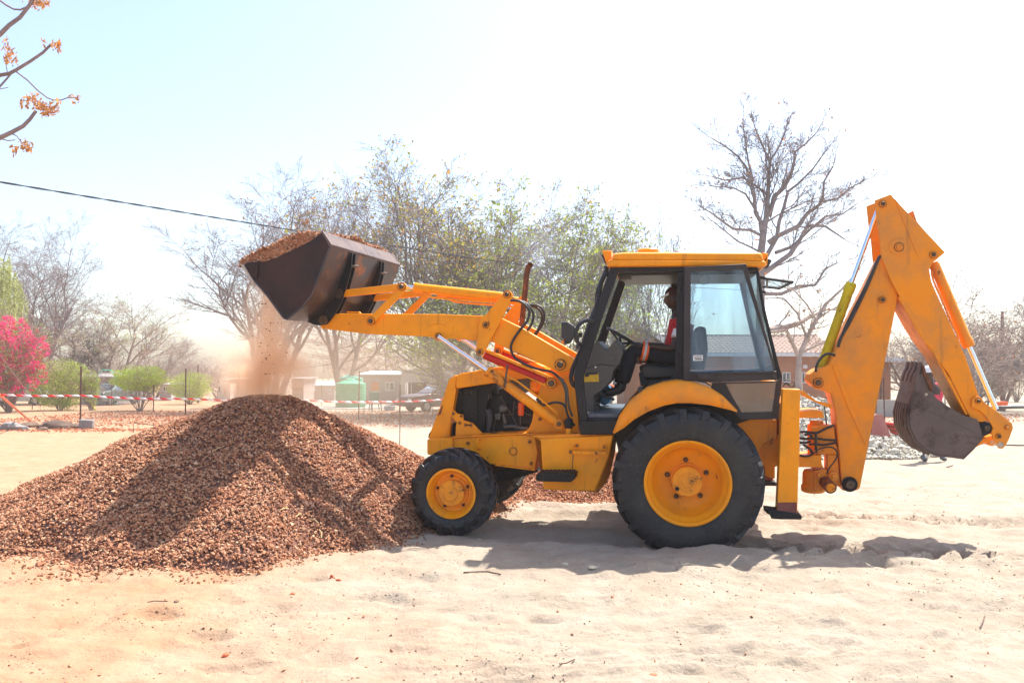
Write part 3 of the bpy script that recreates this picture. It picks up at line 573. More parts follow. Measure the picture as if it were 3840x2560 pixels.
# inside the cab
m = MB(); m.prism(K(5, [(150, 1262), (120, 1010), (190, 860), (262, 745), (275, 742), (330, 800), (345, 800), (410, 730), (455, 775), (462, 830), (440, 905), (395, 960), (380, 1030), (300, 1112), (252, 1140), (252, 1262), (208, 1262)], .75), .75, 1.5); m.obj('console', 'console_grey', cab, .01)
m = MB(); m.prism(K(5, [(178, 985), (282, 972), (287, 1040), (180, 1042)], .745), .742, .75); lb = m.obj('warning_label', 'label_yellow', cab)
m = MB(); m.prism(K(5, [(182, 975), (280, 968), (280, 985), (215, 990), (212, 1002), (182, 1005)], .740), .738, .742); m.obj('label_print', 'sticker_ink', cab)
for pts in ([(190, 942), (300, 912), (440, 930)],):
    m = MB(); m.tube([L3(5, a, b, .748) for a, b in pts], .004, 5); m.obj('console_seam', 'seat_vinyl', cab)
m = MB(); m.lathe(L(5, 380, 862, .75), [(.035, .75), (.035, .74), (.028, .738), (0, .738)], 20); m.obj('console_knob_cover', 'console_grey', cab)
m = MB(); m.lathe(L(5, 262, 933, .75), [(.010, .75), (.010, .74), (0, .74)], 10); m.obj('console_bolt', 'sticker_white', cab)
a, b = L3(5, 350, 648, 1.15), L3(5, 545, 757, 1.15); c = (a+b)/2; R = (b-a).length/2; u = (b-a).normalized(); v = Vector((0, 1, 0))
m = MB(); m.tube([c+u*R*math.cos(t)+v*R*math.sin(t) for t in np.linspace(0, 2*math.pi, 41)[:-1]], .016, 10, closed=True)
hubp = c-Vector((0, 0, .09))+Vector((.0, 0, -.0))
for t in (0.5, 2.6, 4.71): m.tube([c+u*R*math.cos(t)+v*R*math.sin(t), hubp], .012, 8)
m.tube([hubp+Vector((0, 0, .01)), L3(5, 440, 830, 1.15)], .035, 12); m.obj('steering_wheel', 'plastic_black', cab)
m = MB(); m.tube([L3(5, 402, 795, 1.0), L3(5, 405, 740, .95)], [.014, .018], 10); m.obj('column_lever', 'label_yellow', cab)
m = MB(); m.loft([(K(5, [(595, 935), (640, 922), (855, 935), (855, 1010), (615, 1018)], .92), .90), (K(5, [(580, 925), (640, 908), (865, 925), (865, 1015), (600, 1025)], .92), .95), (K(5, [(580, 925), (640, 908), (865, 925), (865, 1015), (600, 1025)], .92), 1.36), (K(5, [(595, 935), (640, 922), (855, 935), (855, 1010), (615, 1018)], .92), 1.41)])
m.prism(K(5, [(600, 1018), (850, 1012), (840, 1100), (640, 1110)], .95), .98, 1.33); m.obj('seat', 'seat_vinyl', cab, .02)
m = MB(); m.loft([(K(5, [(898, 940), (1058, 945), (1078, 800), (1063, 658), (1028, 646), (1003, 658), (958, 800)], .92), .92), (K(5, [(888, 950), (1068, 955), (1090, 800), (1074, 643), (1028, 630), (993, 648), (943, 800)], .92), .97), (K(5, [(888, 950), (1068, 955), (1090, 800), (1074, 643), (1028, 630), (993, 648), (943, 800)], .92), 1.33), (K(5, [(898, 940), (1058, 945), (1078, 800), (1063, 658), (1028, 646), (1003, 658), (958, 800)], .92), 1.38)]); m.obj('seat_back', 'plastic_black', cab, .02)
for i in range(5):
    m = MB(); c = L3(5, 600+3*i, 985+i*18, .9); m.tube([c+Vector((-.03, 0, 0)), c+Vector((.03, .0, 0))], .016, 8); m.obj('seat_bellows_fold', 'seat_vinyl', cab)
m = MB(); m.prism(K(5, [(570, 1085), (600, 1072), (612, 1100), (590, 1150), (568, 1150)], .8), .8, .9); m.obj('floor_lever', 'console_grey', cab, .01)
m = MB(); m.prism(K(5, [(262, 1125), (285, 1118), (400, 1170), (392, 1182)], .95), .95, 1.05); m.tube([L3(5, 300, 1150, 1.0), L3(5, 262, 1200, 1.0), L3(5, 300, 1230, 1.0)], .012, 8); m.obj('pedal', 'plastic_black', cab)
m = MB(); m.prism(K(5, [(425, 245), (540, 238), (520, 285), (440, 292), (422, 270)], .6), .6, .8); m.obj('interior_lamp', 'console_grey', cab, .01)
m = MB(); m.prism(K(5, [(435, 236), (1440, 228), (1440, 250), (860, 255), (540, 262), (435, 262)], .5), .5, 1.85); m.obj('roof_lining', 'seat_vinyl', cab)
# ---------------------------------------------------------------- stabiliser legs, rear frame, king post
for d in (0, 1.9):
    m = MB(); m.prism(K(7, [(1748, 18), (1885, 20), (1861, 993), (1700, 990)], .12), .12+d, .27+d); lg = m.obj('stabiliser_leg', YEL, T, .006)
    m = MB(); m.prism(K(7, [(1706, 905), (1856, 905), (1856, 992), (1700, 992)], .115), .113+d, .277+d); m.obj('leg_wear_end', 'dark_red_oxide', lg, .004)
    m = MB(); m.loft([(K(7, [(1640, 990), (1870, 992), (1890, 1005), (1892, 1025), (1880, 1034), (1650, 1030)], .12), .08+d), (K(7, [(1615, 965), (1640, 955), (1870, 990), (1896, 1008), (1898, 1030), (1880, 1036), (1645, 1034), (1620, 1005)][:6], .12), .13+d), (K(7, [(1610, 960), (1870, 990), (1896, 1008), (1898, 1030), (1650, 1036), (1612, 1000)], .12), .34+d)]); m.obj('leg_foot', 'engine_black', lg, .008)
m = MB(); m.prism(K('A', [(110, 480), (285, 480), (285, 1140), (80, 1140)], .3), .32, 2.0); m.obj('back_plate', 'faded_orange', T, .008)
m = MB(); m.prism(K('A', [(285, 545), (420, 533), (530, 545), (545, 608), (530, 620), (275, 618)], .98), .98, 1.34); kp = m.obj('king_post', YEL, T, .008); m = MB(); m.prism(K('A', [(265, 1022), (520, 1016), (515, 1090), (535, 1147), (265, 1142)], .98), .98, 1.34); m.obj('lower_bracket', YEL, kp, .008)
s = pm('A', 450, 900, 1.1); c = L('A', 460, 1000, 1.15)
m = MB(); m.vlathe((c[0], 1.15), [(95*s, c[1]), (98*s, c[1]+240*s), (100*s, c[1]+300*s), (75*s, c[1]+340*s), (72*s, c[1]+375*s)], 28); m.prism(K('A', [(400, 700), (550, 690), (650, 705), (672, 900), (705, 1005), (440, 1008)], 1.03), 1.03, 1.27); m.obj('swing_casting', 'faded_orange', kp, .008)
c = L('A', 425, 1400, 1.15); m = MB(); m.vlathe((c[0], 1.15), [(110*s, c[1]-8*s), (130*s, c[1]+5*s), (132*s, c[1]+70*s), (118*s, c[1]+80*s), (115*s, c[1]+210*s), (95*s, c[1]+250*s)], 28)
m.prism(K('A', [(440, 1180), (560, 1160), (600, 1240), (600, 1340), (520, 1400), (430, 1400)], 1.02), 1.02, 1.28); m.obj('swing_motor', 'faded_orange', kp, .008)
m = MB(); m.prism(K('A', [(580, 1008), (690, 1008), (705, 1200), (722, 1345), (600, 1352), (580, 1200)], 1.04), 1.04, 1.26); m.lathe(L('A', 640, 1240, 1.0), [(.05, .98), (.05, 1.1)], 16); m.lathe(L('A', 490, 1225, 1.0), [(.025, .98), (.025, 1.1)], 12); m.lathe(L('A', 645, 1240, .97), [(.025, .96), (.025, 1.0)], 6); m.obj('lower_knuckle', 'faded_orange', kp, .006)
m = MB(); p = L3('A', 555, 1300, 1.02); q = L3('A', 612, 1362, .80); m.tube([p, q], 66*s, 20); m.obj('swing_ram', 'rusty_pipe', kp)
m = MB(); m.lathe((q[0], q[2]), [(.04, .79), (.045, .795), (.045, .80)], 12); m.obj('ram_cap', YW, kp)
hose('A', [(280, 770), (345, 765), (400, 772), (470, 775), (560, 730), (650, 695)], .99, .013); hose('A', [(275, 830), (360, 840), (410, 820), (380, 790), (330, 800)], .97, .014)
hose('A', [(400, 838), (480, 838), (560, 850), (668, 855)], .97, .012); hose('A', [(380, 900), (450, 895), (520, 905), (600, 895), (668, 880)], .97, .012); hose('A', [(275, 878), (340, 882), (400, 865)], .95, .013)
hose('A', [(275, 1015), (350, 1025), (410, 1005), (400, 960), (350, 920), (318, 905)], .95, .013); hose('A', [(420, 1005), (480, 955), (560, 930), (640, 935), (685, 990), (660, 1070), (600, 1150), (570, 1215)], .93, .008)
hose('A', [(545, 490), (560, 600), (570, 690)], .98, .007); hose('A', [(455, 780), (455, 960)], .96, .014)
hose('A', [(100, 235), (150, 260), (210, 290), (225, 240), (180, 215), (120, 212)], .2, .006, 'engine_grey'); hose('A', [(105, 280), (140, 240), (190, 285), (230, 270)], .2, .006)
m = MB(); m.prism(K('A', [(295, 335), (312, 322), (460, 432), (600, 462), (635, 480), (634, 508), (612, 518), (500, 472), (300, 378)], .96), .96, .99); m.lathe(L('A', 620, 494, .96), [(.012, .95), (.012, .97)], 10); m.obj('steady_link', YEL, T, .004)
# ---------------------------------------------------------------- boom and dipper
FO = 'faded_orange'
boom = K(0, [(2024, 592), (2046, 620), (2063, 680), (1976, 1118), (1972, 1124), (1958, 1128), (1935, 1126), (1918, 940), (1906, 903), (1868, 888), (1857, 876), (1860, 860), (1872, 850), (1903, 838), (1920, 800)], 1.0)
m = MB(); m.prism(boom, 1.0, 1.30); bo = m.obj('boom', FO, T, .010)
m = MB(); m.prism(K('A', [(630, 60), (660, 55), (700, 130), (860, 500), (1000, 880), (1000, 920), (980, 900), (780, 470)], .995), .990, 1.001); m.obj('boom_rib', FO, bo, .004)
pin('A', 480, 240, .985, 34, T, boss=FO); pin('A', 815, 1325, .985, 50, T, boss='engine_black'); pin(6, 974, 390, .985, 15, T, boss=FO)
m = MB(); m.lathe(L('A', 480, 240, 1.0), [(75*s, .988), (78*s, 1.001)], 28); m.obj('boss_plate', FO, bo)
dip = K(8, [(394, 99), (478, 67), (497, 92), (628, 228), (763, 372), (722, 408), (700, 425), (680, 462), (690, 520), (705, 560), (870, 920), (945, 1140), (1000, 1250), (960, 1262), (905, 1262), (860, 1170), (780, 1010), (660, 853), (515, 588), (480, 525), (428, 398), (420, 300), (405, 200)], .95)
low = K(8, [(560, 560), (705, 560), (870, 920), (945, 1140), (1000, 1250), (905, 1262), (860, 1170), (780, 1010), (660, 853), (530, 610)], .95)
m = MB(); m.prism(dip, .955, .985); m.prism(dip, 1.315, 1.345); dp = m.obj('dipper_arm', FO, T, .006)
m = MB(); m.prism(low, .985, 1.315); m.prism(K(8, [(600, 150), (620, 210), (740, 350), (700, 400), (640, 400)], .95), .985, 1.315); m.obj('dipper_core', FO, dp)
m = MB(); m.prism(K('F', [(150, 255), (170, 250), (250, 350), (400, 620), (440, 660), (500, 800), (600, 960), (640, 1040), (740, 1240), (722, 1248), (600, 1020), (430, 690), (385, 650), (300, 520)], .95), .948, 1.35); m.obj('dipper_flange', FO, dp, .006)
m = MB(); m.prism(K(8, [(497, 92), (540, 200), (620, 400), (632, 396), (552, 196), (520, 118)], .952), .948, .956); m.obj('dipper_weld_rib', FO, dp)
m = MB(); c = L(8, 515, 345, .955); rr_ = 47*pm(8, 515, 345, .955); m.lathe(c, [(rr_, .957), (rr_, .947), (rr_*.95, .945), (0, .945)], 30); m.obj('pivot_plate', FO, dp)
for x, y, r in ((434, 119, 12), (519, 345, 16), (700, 385, 12), (934, 1152, 13)): pin(8, x, y, .945, r, T, boss=FO, mat='pin_steel' if r != 16 else FO)
# boom ram
def ram(b0, b1, r, tip, name, mat, rr):
    e = (b1-b0).normalized(); m = MB(); m.tube([b0, b0+e*.02, b0+e*.09, b0+e*.10, b1-e*.03, b1], [r*1.02, r*1.12, r*1.12, r, r, r*.8], 22); a = m.obj(name, mat, T)
    m = MB(); m.tube([tip, b0+e*.2], rr, 16); m.obj('ram_rod', 'chrome', a); return a
ram(L3(8, 270, 534, 1.15), L3(8, 108, 985, 1.15), 27*pm(8, 200, 700, 1.15), L3(8, 420, 118, 1.15), 'boom_ram', 'ram_yellow', 12.5*pm(8, 300, 400, 1.15))
ram(L3(8, 888, 868, 1.15), L3(8, 700, 425, 1.15), 29*pm(8, 800, 650, 1.15), L3(8, 1030, 1195, 1.15), 'bucket_ram', FO, 13.5*pm(8, 900, 1000, 1.15))
hose(8, [(690, 470), (700, 520), (740, 610), (790, 730), (825, 800), (830, 840), (850, 850)], 1.06, .010, FO, 'ram_pipe')
hose(8, [(424, 390), (400, 430), (370, 510), (320, 620), (260, 740), (215, 820), (200, 870)], .98, .016); hose(8, [(416, 395), (350, 540), (250, 740), (205, 850)], 1.05, .014)
hose(8, [(185, 912), (140, 905), (108, 930), (88, 965), (82, 1000)], .98, .014)
# bucket links
lkp = K('F', [(770, 1150), (778, 1108), (812, 1086), (850, 1095), (880, 1140), (1000, 1225), (1114, 1318), (1120, 1358), (1090, 1440), (1060, 1500), (1032, 1530), (1000, 1526), (984, 1492), (950, 1430), (940, 1382), (956, 1360), (930, 1310), (870, 1232), (830, 1204), (776, 1184)], .92)
for y in (.925, 1.35):
    m = MB(); m.prism(lkp, y, y+.028); m.obj('tipping_link', FO, T, .005)
for x, y, r in ((824, 1126, 16), (1066, 1350, 13), (997, 1423, 16)): pin('F', x, y, .92, r, T, boss=FO, mat=FO if r == 13 else 'pin_steel')
m = MB(); c = L('F', 1014, 1494, .92); m.lathe(c, [(.030, .919), (.030, .925)], 20); m.obj('link_eye', 'cutting_edge', T)
m = MB(); m.prism(K('F', [(700, 1567), (800, 1500), (860, 1442), (946, 1412), (965, 1430), (978, 1480), (950, 1507), (915, 1500), (897, 1468), (780, 1530)], 1.05), 1.05, 1.25); m.obj('bucket_link', FO, T, .006)
m = MB(); c = L('F', 945, 1475, 1.04); m.lathe(c, [(.024, 1.045), (.024, 1.051)], 20); m.obj('link_eye', 'cutting_edge', T)
m = MB(); m.prism(K('F', [(835, 1306), (880, 1300), (925, 1305), (946, 1350), (935, 1400), (868, 1430), (850, 1380)], .96), .965, 1.335); m.obj('dipper_end_boss', BLK, T, .01); pin('F', 893, 1352, .955, 28, T, boss=BLK)
# digging bucket
by0, by1 = .89, 1.41
def K9(p, y=by0): return K(9, p, y)
edge = [(985, 430), (945, 600), (902, 742), (872, 880), (882, 1000), (950, 1150), (1060, 1250), (1180, 1298), (1340, 1312)]
sidep = [(985, 430), (1012, 345), (1115, 600), (1170, 690), (1300, 780), (1480, 880), (1600, 912), (1628, 945), (1670, 1102), (1560, 1230), (1460, 1330)]+edge[::-1]
db = MB(); db.prism(K9(sidep), by0, by0+.015); dbo = db.obj('digging_bucket', 'digger_steel', T, .003)
m = MB(); m.prism(K9(sidep), by1-.015, by1); m.obj('side_plate', 'digger_steel', dbo, .003)
m = MB(); m.prism(K9([(905, 750), (1060, 815), (1200, 882), (1480, 1008), (1670, 1104), (1560, 1225), (1440, 1285), (1340, 1304), (1180, 1290), (1068, 1243), (960, 1146), (892, 998), (882, 880)]), by0-.010, by0+.001); m.obj('side_reinforcement', 'digger_steel', dbo, .003)
m = MB(); m.sheet(K9(edge+[(1460, 1332), (1560, 1232), (1668, 1104)]), .014, by0-.002, by1+.002); m.obj('bucket_shell', 'digger_steel', dbo, .002)
for i in range(6):
    m = MB(); y = by0+.03+i*.083; l = K9([(900, 760), (870, 880), (880, 1000), (948, 1150), (1058, 1252), (1120, 1280)]); m.sheet(l, .030, y, y+.034); m.obj('shell_rib', 'digger_steel', dbo, .002)
m = MB(); m.sheet(K9([(985, 430), (948, 590), (925, 640)]), -.02, by0-.004, by1+.004); m.obj('lip_plate', 'digger_steel', dbo, .003)
for i in range(4):
    y = by0+.0+i*.148; m = MB(); m.loft([(K9([(935, 520), (958, 430), (985, 390), (1004, 312), (1012, 306), (1026, 322), (1035, 405), (1002, 470), (975, 525)]), y), (K9([(930, 525), (955, 425), (980, 388), (1002, 308), (1012, 302), (1028, 320), (1038, 405), (1005, 475), (978, 530)]), y+.02), (K9([(930, 525), (955, 425), (980, 388), (1002, 308), (1012, 302), (1028, 320), (1038, 405), (1005, 475), (978, 530)]), y+.055), (K9([(935, 520), (958, 430), (985, 390), (1004, 312), (1012, 306), (1026, 322), (1035, 405), (1002, 470), (975, 525)]), y+.075)]); m.obj('tooth', 'digger_steel', dbo, .003)
m = MB(); m.prism(K9([(1012, 340), (1038, 345), (1060, 430), (1132, 560), (1118, 618), (1100, 600), (1030, 440)]), by0-.03, by0+.02); m.obj('side_cutter', 'rusty_pipe', dbo, .004)
m = MB(); m.lathe(K9([(1065, 650)])[0], [(.014, by0-.004), (.014, by0+.001)], 12); m.obj('bolt_hole', 'cutting_edge', dbo)
# ================================================================ ground
def sand_mat():
    m, t, b = nt('sand')
    tc = N(t, 'ShaderNodeTexCoord'); sep = N(t, 'ShaderNodeSeparateXYZ'); t.links.new(tc.outputs['Object'], sep.inputs[0])
    f1, n1 = noise_fac(t, .35, .35, .65, 6, .6); f2, n2 = noise_fac(t, 2.2, .35, .7, 8, .65); f3, n3 = noise_fac(t, 38, .62, .72, 3)
    pale = mixc(t, f2, (.37, .308, .24), (.285, .228, .17)); orange = mixc(t, f2, (.395, .255, .16), (.34, .195, .11))
    # the sand turns orange towards the near left and under the pile
    mr = N(t, 'ShaderNodeMath', operation='MULTIPLY_ADD'); t.links.new(sep.outputs[0], mr.inputs[0]); mr.inputs[1].default_value = -.42; mr.inputs[2].default_value = -.12
    my = N(t, 'ShaderNodeMath', operation='MULTIPLY_ADD'); t.links.new(sep.outputs[1], my.inputs[0]); my.inputs[1].default_value = -.12; my.inputs[2].default_value = .62
    ad = N(t, 'ShaderNodeMath', operation='ADD'); t.links.new(mr.outputs[0], ad.inputs[0]); t.links.new(my.outputs[0], ad.inputs[1])
    nz = N(t, 'ShaderNodeMath', operation='MULTIPLY_ADD'); t.links.new(f1, nz.inputs[0]); nz.inputs[1].default_value = .75; nz.inputs[2].default_value = -.25
    a2 = N(t, 'ShaderNodeMath', operation='ADD', use_clamp=True); t.links.new(ad.outputs[0], a2.inputs[0]); t.links.new(nz.outputs[0], a2.inputs[1])
    c = mixc(t, a2.outputs[0], pale, orange)
    c = mixc(t, f3, c, (.20, .15, .12)); t.links.new(c, b.inputs['Base Color']); b.inputs['Roughness'].default_value = .95
    b.inputs['Specular IOR Level'].default_value = .15
    mix = N(t, 'ShaderNodeMath', operation='MULTIPLY_ADD'); _, n4 = noise_fac(t, 14, 0, 1, 8, .7); t.links.new(n4.outputs[0], mix.inputs[0]); mix.inputs[1].default_value = .5; t.links.new(n2.outputs[0], mix.inputs[2])
    bump(t, b, mix.outputs[0], .8, .06)
sand_mat()
PK = np.array([-2.86, 9.6]); PH = 1.55
TH = np.radians([-32, -10, 10, 32, 60, 90, 135, 180, 200, 218, 235, 257, 271, 283, 299, 328])
RR = np.array([2.0, 2.0, 2.7, 3.3, 3.1, 2.7, 2.9, 3.75, 3.3, 2.85, 2.5, 2.46, 2.52, 2.46, 2.0, 2.0])
def pile_h(x, y):
    dx = x-PK[0]; dy = y-PK[1]; r = np.hypot(dx, dy); th = np.mod(np.arctan2(dy, dx), 2*np.pi)
    t = np.concatenate([np.mod(TH, 2*np.pi)]); o = np.argsort(t); R = np.interp(th, t[o], RR[o], period=2*np.pi)
    R = R+fbm(x+40, y+40, .9, 3, 5)*.30
    rr = np.sqrt(r*r+.035)-.10
    h = PH*(1-rr/R)
    h = np.where(h > 0, h, h*.6)
    h2 = .85*(1-np.hypot((x-.4)/2.9, (y-12.9)/1.7))
    h2 = np.where(h2 > 0, h2, h2*.6)
    k = .12; m = np.maximum(h, h2)+k*np.exp(-np.abs(h-h2)/k)*.4*(np.maximum(h, h2) > 0)
    return m+fbm(x, y, .5, 3, 9)*.07*(m > .04)
ORG = np.array([O.x, O.y]); ax = np.array([EX.x, EX.y]); ay = np.array([EY.x, EY.y])/np.hypot(EY.x, EY.y)
def ground_h(x, y):
    x = np.asarray(x, float); y = np.asarray(y, float)
    h = -.0068*(np.clip(y, 8, 90)-8)
    near = np.clip(1.25-y/40, 0, 1)
    h = h+near*(fbm(x, y, 1.3, 2, 1)*.05+fbm(x*.7, y*1.2, .34, 2, 4)*.052-np.abs(fbm(x*.8, y, .22, 2, 14))*.05+fbm(x, y, .12, 2, 8)*.018)
    lx = (x-ORG[0])*ax[0]+(y-ORG[1])*ax[1]; ly = (x-ORG[0])*ay[0]+(y-ORG[1])*ay[1]
    for c, w_ in ((.22, .26), (2.08, .26), (2.02, .2)):
        m = np.exp(-((ly-c)/w_)**4)*(lx > -2.3)*(lx < 7)*np.clip((lx+2.3)*2, 0, 1)
        ch = np.sin(2*np.pi*(lx*1.0+np.abs(ly-c)*.9)/.24)
        h = h-m*.04+m*np.clip(ch*1.6, -.5, 1)*.055*np.clip(lx-.1, 0, 1)*(np.clip(1.5+fbm(lx, ly, .5, 2, 12)*2, 0, 1))
        h = h+.022*np.exp(-((np.abs(ly-c)-.36)/.09)**2)*(lx > -2.6)*np.clip((lx+2.6), 0, 1)
    # old tyre ridges crossing the near right
    q = y-(5.3+.10*x+.035*x*x)
    for c in (0, .75, -.6):
        m = np.exp(-((q-c)/.2)**4)*np.clip(x+1.2, 0, 1); h = h+m*(.011*np.sin(2*np.pi*(q-c)/.085)-.01)
    # mound for the far-side wheels (ground rises a little across)
    h = h+.07*np.exp(-((ly-2.1)/.7)**2)*np.clip(1-np.abs(lx+.6)/3.5, 0, 1)
    # footprints
    for fx, fy in FOOT:
        d2 = ((x-fx)/.15)**2+((y-fy)/.09)**2; h = h-.032*np.exp(-d2*d2)+.012*np.exp(-(d2-1.6)**2*2)
    return h
rr_ = random.Random(3); FOOT = [(rr_.uniform(-4.2, 4.5), rr_.uniform(4.6, 7.4)) for _ in range(46)]+[(rr_.uniform(1, 5), rr_.uniform(9, 13)) for _ in range(16)]
ys = [-40, -20, -10, -5, 0, 2, 3, 3.6]
while ys[-1] < 900: ys.append(ys[-1]*(1.0056 if ys[-1] < 13 else 1.03))
ys = np.array(ys); tt = np.linspace(-1, 1, 521); xs = 8.5*tt+np.sign(tt)*(np.abs(tt)**14)*700
X, Y_ = np.meshgrid(xs, ys); Z = ground_h(X, Y_)
V = np.stack([X, Y_, Z], -1).reshape(-1, 3); nx = len(xs); ny = len(ys)
i = np.arange(nx-1); j = np.arange(ny-1); I, J = np.meshgrid(i, j); a = (J*nx+I).ravel(); Q = np.stack([a, a+1, a+nx+1, a+nx], 1)
ob('ground', np_mesh('ground', V, Q, 'sand', True), kind='structure')
def gz(x, y): return float(ground_h(np.array([x]), np.array([y]))[0])
def GP(k, x, y, dz=0.):
    p = G(k, x, y); return Vector((p.x, p.y, gz(p.x, p.y)+dz))
# ================================================================ gravel
def chip_mat(name, cols, dust=.0):
    m, t, b = nt(name); g = N(t, 'ShaderNodeNewGeometry'); r = N(t, 'ShaderNodeValToRGB'); e = r.color_ramp.elements
    e[0].position = 0; e[0].color = (*cols[0], 1); e[1].position = 1; e[1].color = (*cols[-1], 1)
    for i_, c in enumerate(cols[1:-1]): q = e.new((i_+1)/(len(cols)-1)); q.color = (*c, 1)
    t.links.new(g.outputs['Random Per Island'], r.inputs[0]); f, n = noise_fac(t, 20, .3, .7, 3)
    t.links.new(mixc(t, f, r.outputs[0], tuple(x*.8 for x in cols[2])), b.inputs['Base Color']) if False else t.links.new(r.outputs[0], b.inputs['Base Color'])
    b.inputs['Roughness'].default_value = .8; b.inputs['Specular IOR Level'].default_value = .3
chip_mat('gravel_chip', [(.14, .052, .027), (.30, .12, .058), (.40, .175, .088), (.46, .22, .115), (.34, .14, .075), (.50, .27, .15), (.42, .215, .13), (.58, .39, .24)])
plain('gravel_bed', (.14, .06, .04), .9, 0, .4, 30, .4)
OCT = np.array([[1, 0, 0], [-1, 0, 0], [0, 1, 0], [0, -1, 0], [0, 0, 1], [0, 0, -1]], float)
OF = np.array([[0, 2, 4], [2, 1, 4], [1, 3, 4], [3, 0, 4], [2, 0, 5], [1, 2, 5], [3, 1, 5], [0, 3, 5]])
CUBE = np.array([[-1, -1, -1], [1, -1, -1], [1, 1, -1], [-1, 1, -1], [-.7, -.7, 1], [.8, -.6, 1], [.7, .7, 1], [-.6, .8, 1]], float)*.62
def rots(n, tilt):
    az_ = RNG.uniform(0, 2*np.pi, n); tx = RNG.normal(0, tilt, n); ty = RNG.normal(0, tilt, n)
    ca, sa, cx_, sx, cy, sy = np.cos(az_), np.sin(az_), np.cos(tx), np.sin(tx), np.cos(ty), np.sin(ty); z = np.zeros(n); o = np.ones(n)
    Rz = np.stack([ca, -sa, z, sa, ca, z, z, z, o], 1).reshape(n, 3, 3); Rx = np.stack([o, z, z, z, cx_, -sx, z, sx, cx_], 1).reshape(n, 3, 3); Ry = np.stack([cy, z, sy, z, o, z, -sy, z, cy], 1).reshape(n, 3, 3)
    return Ry @ Rx @ Rz
def chips(P, size, tilt=.5, flat=.5):
    n = len(P); sc = np.stack([RNG.uniform(.85, 1.35, n), RNG.uniform(.75, 1.1, n), RNG.uniform(.5, .85, n)*flat/.5], 1)*size*RNG.lognormal(0, .25, (n, 1))
    base = OCT[None]+RNG.normal(0, .15, (n, 6, 3)); v = base*sc[:, None, :]; v = np.einsum('nij,nkj->nki', rots(n, tilt), v)+P[:, None, :]
    f = OF[None]+(np.arange(n)*6)[:, None, None]; return v.reshape(-1, 3), f.reshape(-1, 3)
gx = np.arange(-8.5, 4.2, .08); gy = np.arange(6.6, 15.2, .08); X, Y_ = np.meshgrid(gx, gy); Hh = pile_h(X, Y_); Zg = ground_h(X, Y_)
Zp = np.where(Hh > -.03, Zg+np.maximum(Hh, -.03)-.012, Zg-.06)
nx = len(gx); ny = len(gy); i = np.arange(nx-1); j = np.arange(ny-1); I, J = np.meshgrid(i, j); a = (J*nx+I).ravel()
Q4 = np.stack([a, a+1, a+nx+1, a+nx], 1); keep = (Hh.ravel()[Q4] > -.05).any(1); Q4 = Q4[keep]
Vb = np.stack([X, Y_, Zp], -1).reshape(-1, 3); T3 = np.concatenate([Q4[:, [0, 1, 2]], Q4[:, [0, 2, 3]]])
n = 250000; cx_ = RNG.uniform(-7.6, 2.8, n); cy_ = RNG.uniform(6.6, 14.2, n); hh = pile_h(cx_, cy_)
front = cy_ < np.where(cx_ > -1, 13.2, PK[1]+.9)
lx = (cx_-ORG[0])*ax[0]+(cy_-ORG[1])*ax[1]; ly = (cx_-ORG[0])*ay[0]+(cy_-ORG[1])*ay[1]
k_ = (hh > RNG.uniform(-.13, -.0, n)*np.where(RNG.random(n) < .25, 1, .25)) & front & (np.abs(cx_/cy_) < .68)
cx_, cy_, hh = cx_[k_], cy_[k_], hh[k_]; Pz = ground_h(cx_, cy_)+np.maximum(hh, 0)+RNG.uniform(-.008, .012, len(cx_))
vc, fc = chips(np.stack([cx_, cy_, Pz], 1), .0145, .55)
Vall = np.concatenate([Vb, vc]); Fall = np.concatenate([T3, fc+len(Vb)]); mi_ = np.concatenate([np.zeros(len(T3)), np.ones(len(fc))])
print('chips', len(cx_))
ob('gravel_pile', np_mesh('gravel_pile', Vall, Fall, None, mats=['gravel_bed', 'gravel_chip'], mi=mi_), label='big heap of reddish brown gravel under the raised loader bucket', cat='gravel', kind='stuff')
# load in the bucket
top = K(3, [(128, 425), (150, 400), (200, 368), (300, 315), (380, 268), (480, 225), (560, 188), (640, 168), (700, 165), (770, 180), (803, 170)], .1)
txx = np.array([p[0] for p in top]); tz = np.array([p[1] for p in top]); o = np.argsort(txx); txx, tz = txx[o], tz[o]
def cup(yy): return .05*(1-np.abs((yy-1.14)/1.06)**2)+.0
m_ = MB(); bot = K(3, [(803, 200), (720, 560), (508, 860), (474, 850), (260, 560), (150, 440)], .1)
ns = 14; secs = []
for yy in np.linspace(.07, 2.21, ns):
    secs.append(([(a_, b_-.012+cup(yy)) for a_, b_ in zip(txx, tz)]+bot, yy))
m_.loft(secs)
me = m_.mesh('bed', 'gravel_bed', 0); vb = np.array([tuple(TM @ v.co) for v in me.vertices]); me.calc_loop_triangles(); fb = np.array([tuple(t_.vertices) for t_ in me.loop_triangles])
n = 9000; yy = RNG.uniform(.06, 2.22, n); xx = RNG.uniform(txx[0]-.01, txx[-1], n); zz = np.interp(xx, txx, tz)+cup(yy)+RNG.uniform(-.02, .02, n)+fbm(xx*1., yy, .25, 2, 3)*.05
rim = np.array(K(3, [(140, 432), (330, 405), (450, 355), (600, 285), (700, 235), (803, 157)], .05)); x2 = RNG.uniform(txx[0], txx[-1], 2600); f2_ = RNG.uniform(0, 1, 2600); r_z = np.interp(x2, rim[:, 0], rim[:, 1]); t_z = np.interp(x2, txx, tz); sd_ = RNG.random(2600) < .75
xx = np.concatenate([xx, x2]); yy = np.concatenate([yy, np.where(sd_, .075-.02*(1-f2_), 2.20)]); zz = np.concatenate([zz, r_z-.02+(t_z-r_z+.01)*f2_])
TMn = np.array(TM); P = np.stack([xx, yy, zz], 1) @ TMn[:3, :3].T+TMn[:3, 3]
vc, fc = chips(P, .0165, .6)
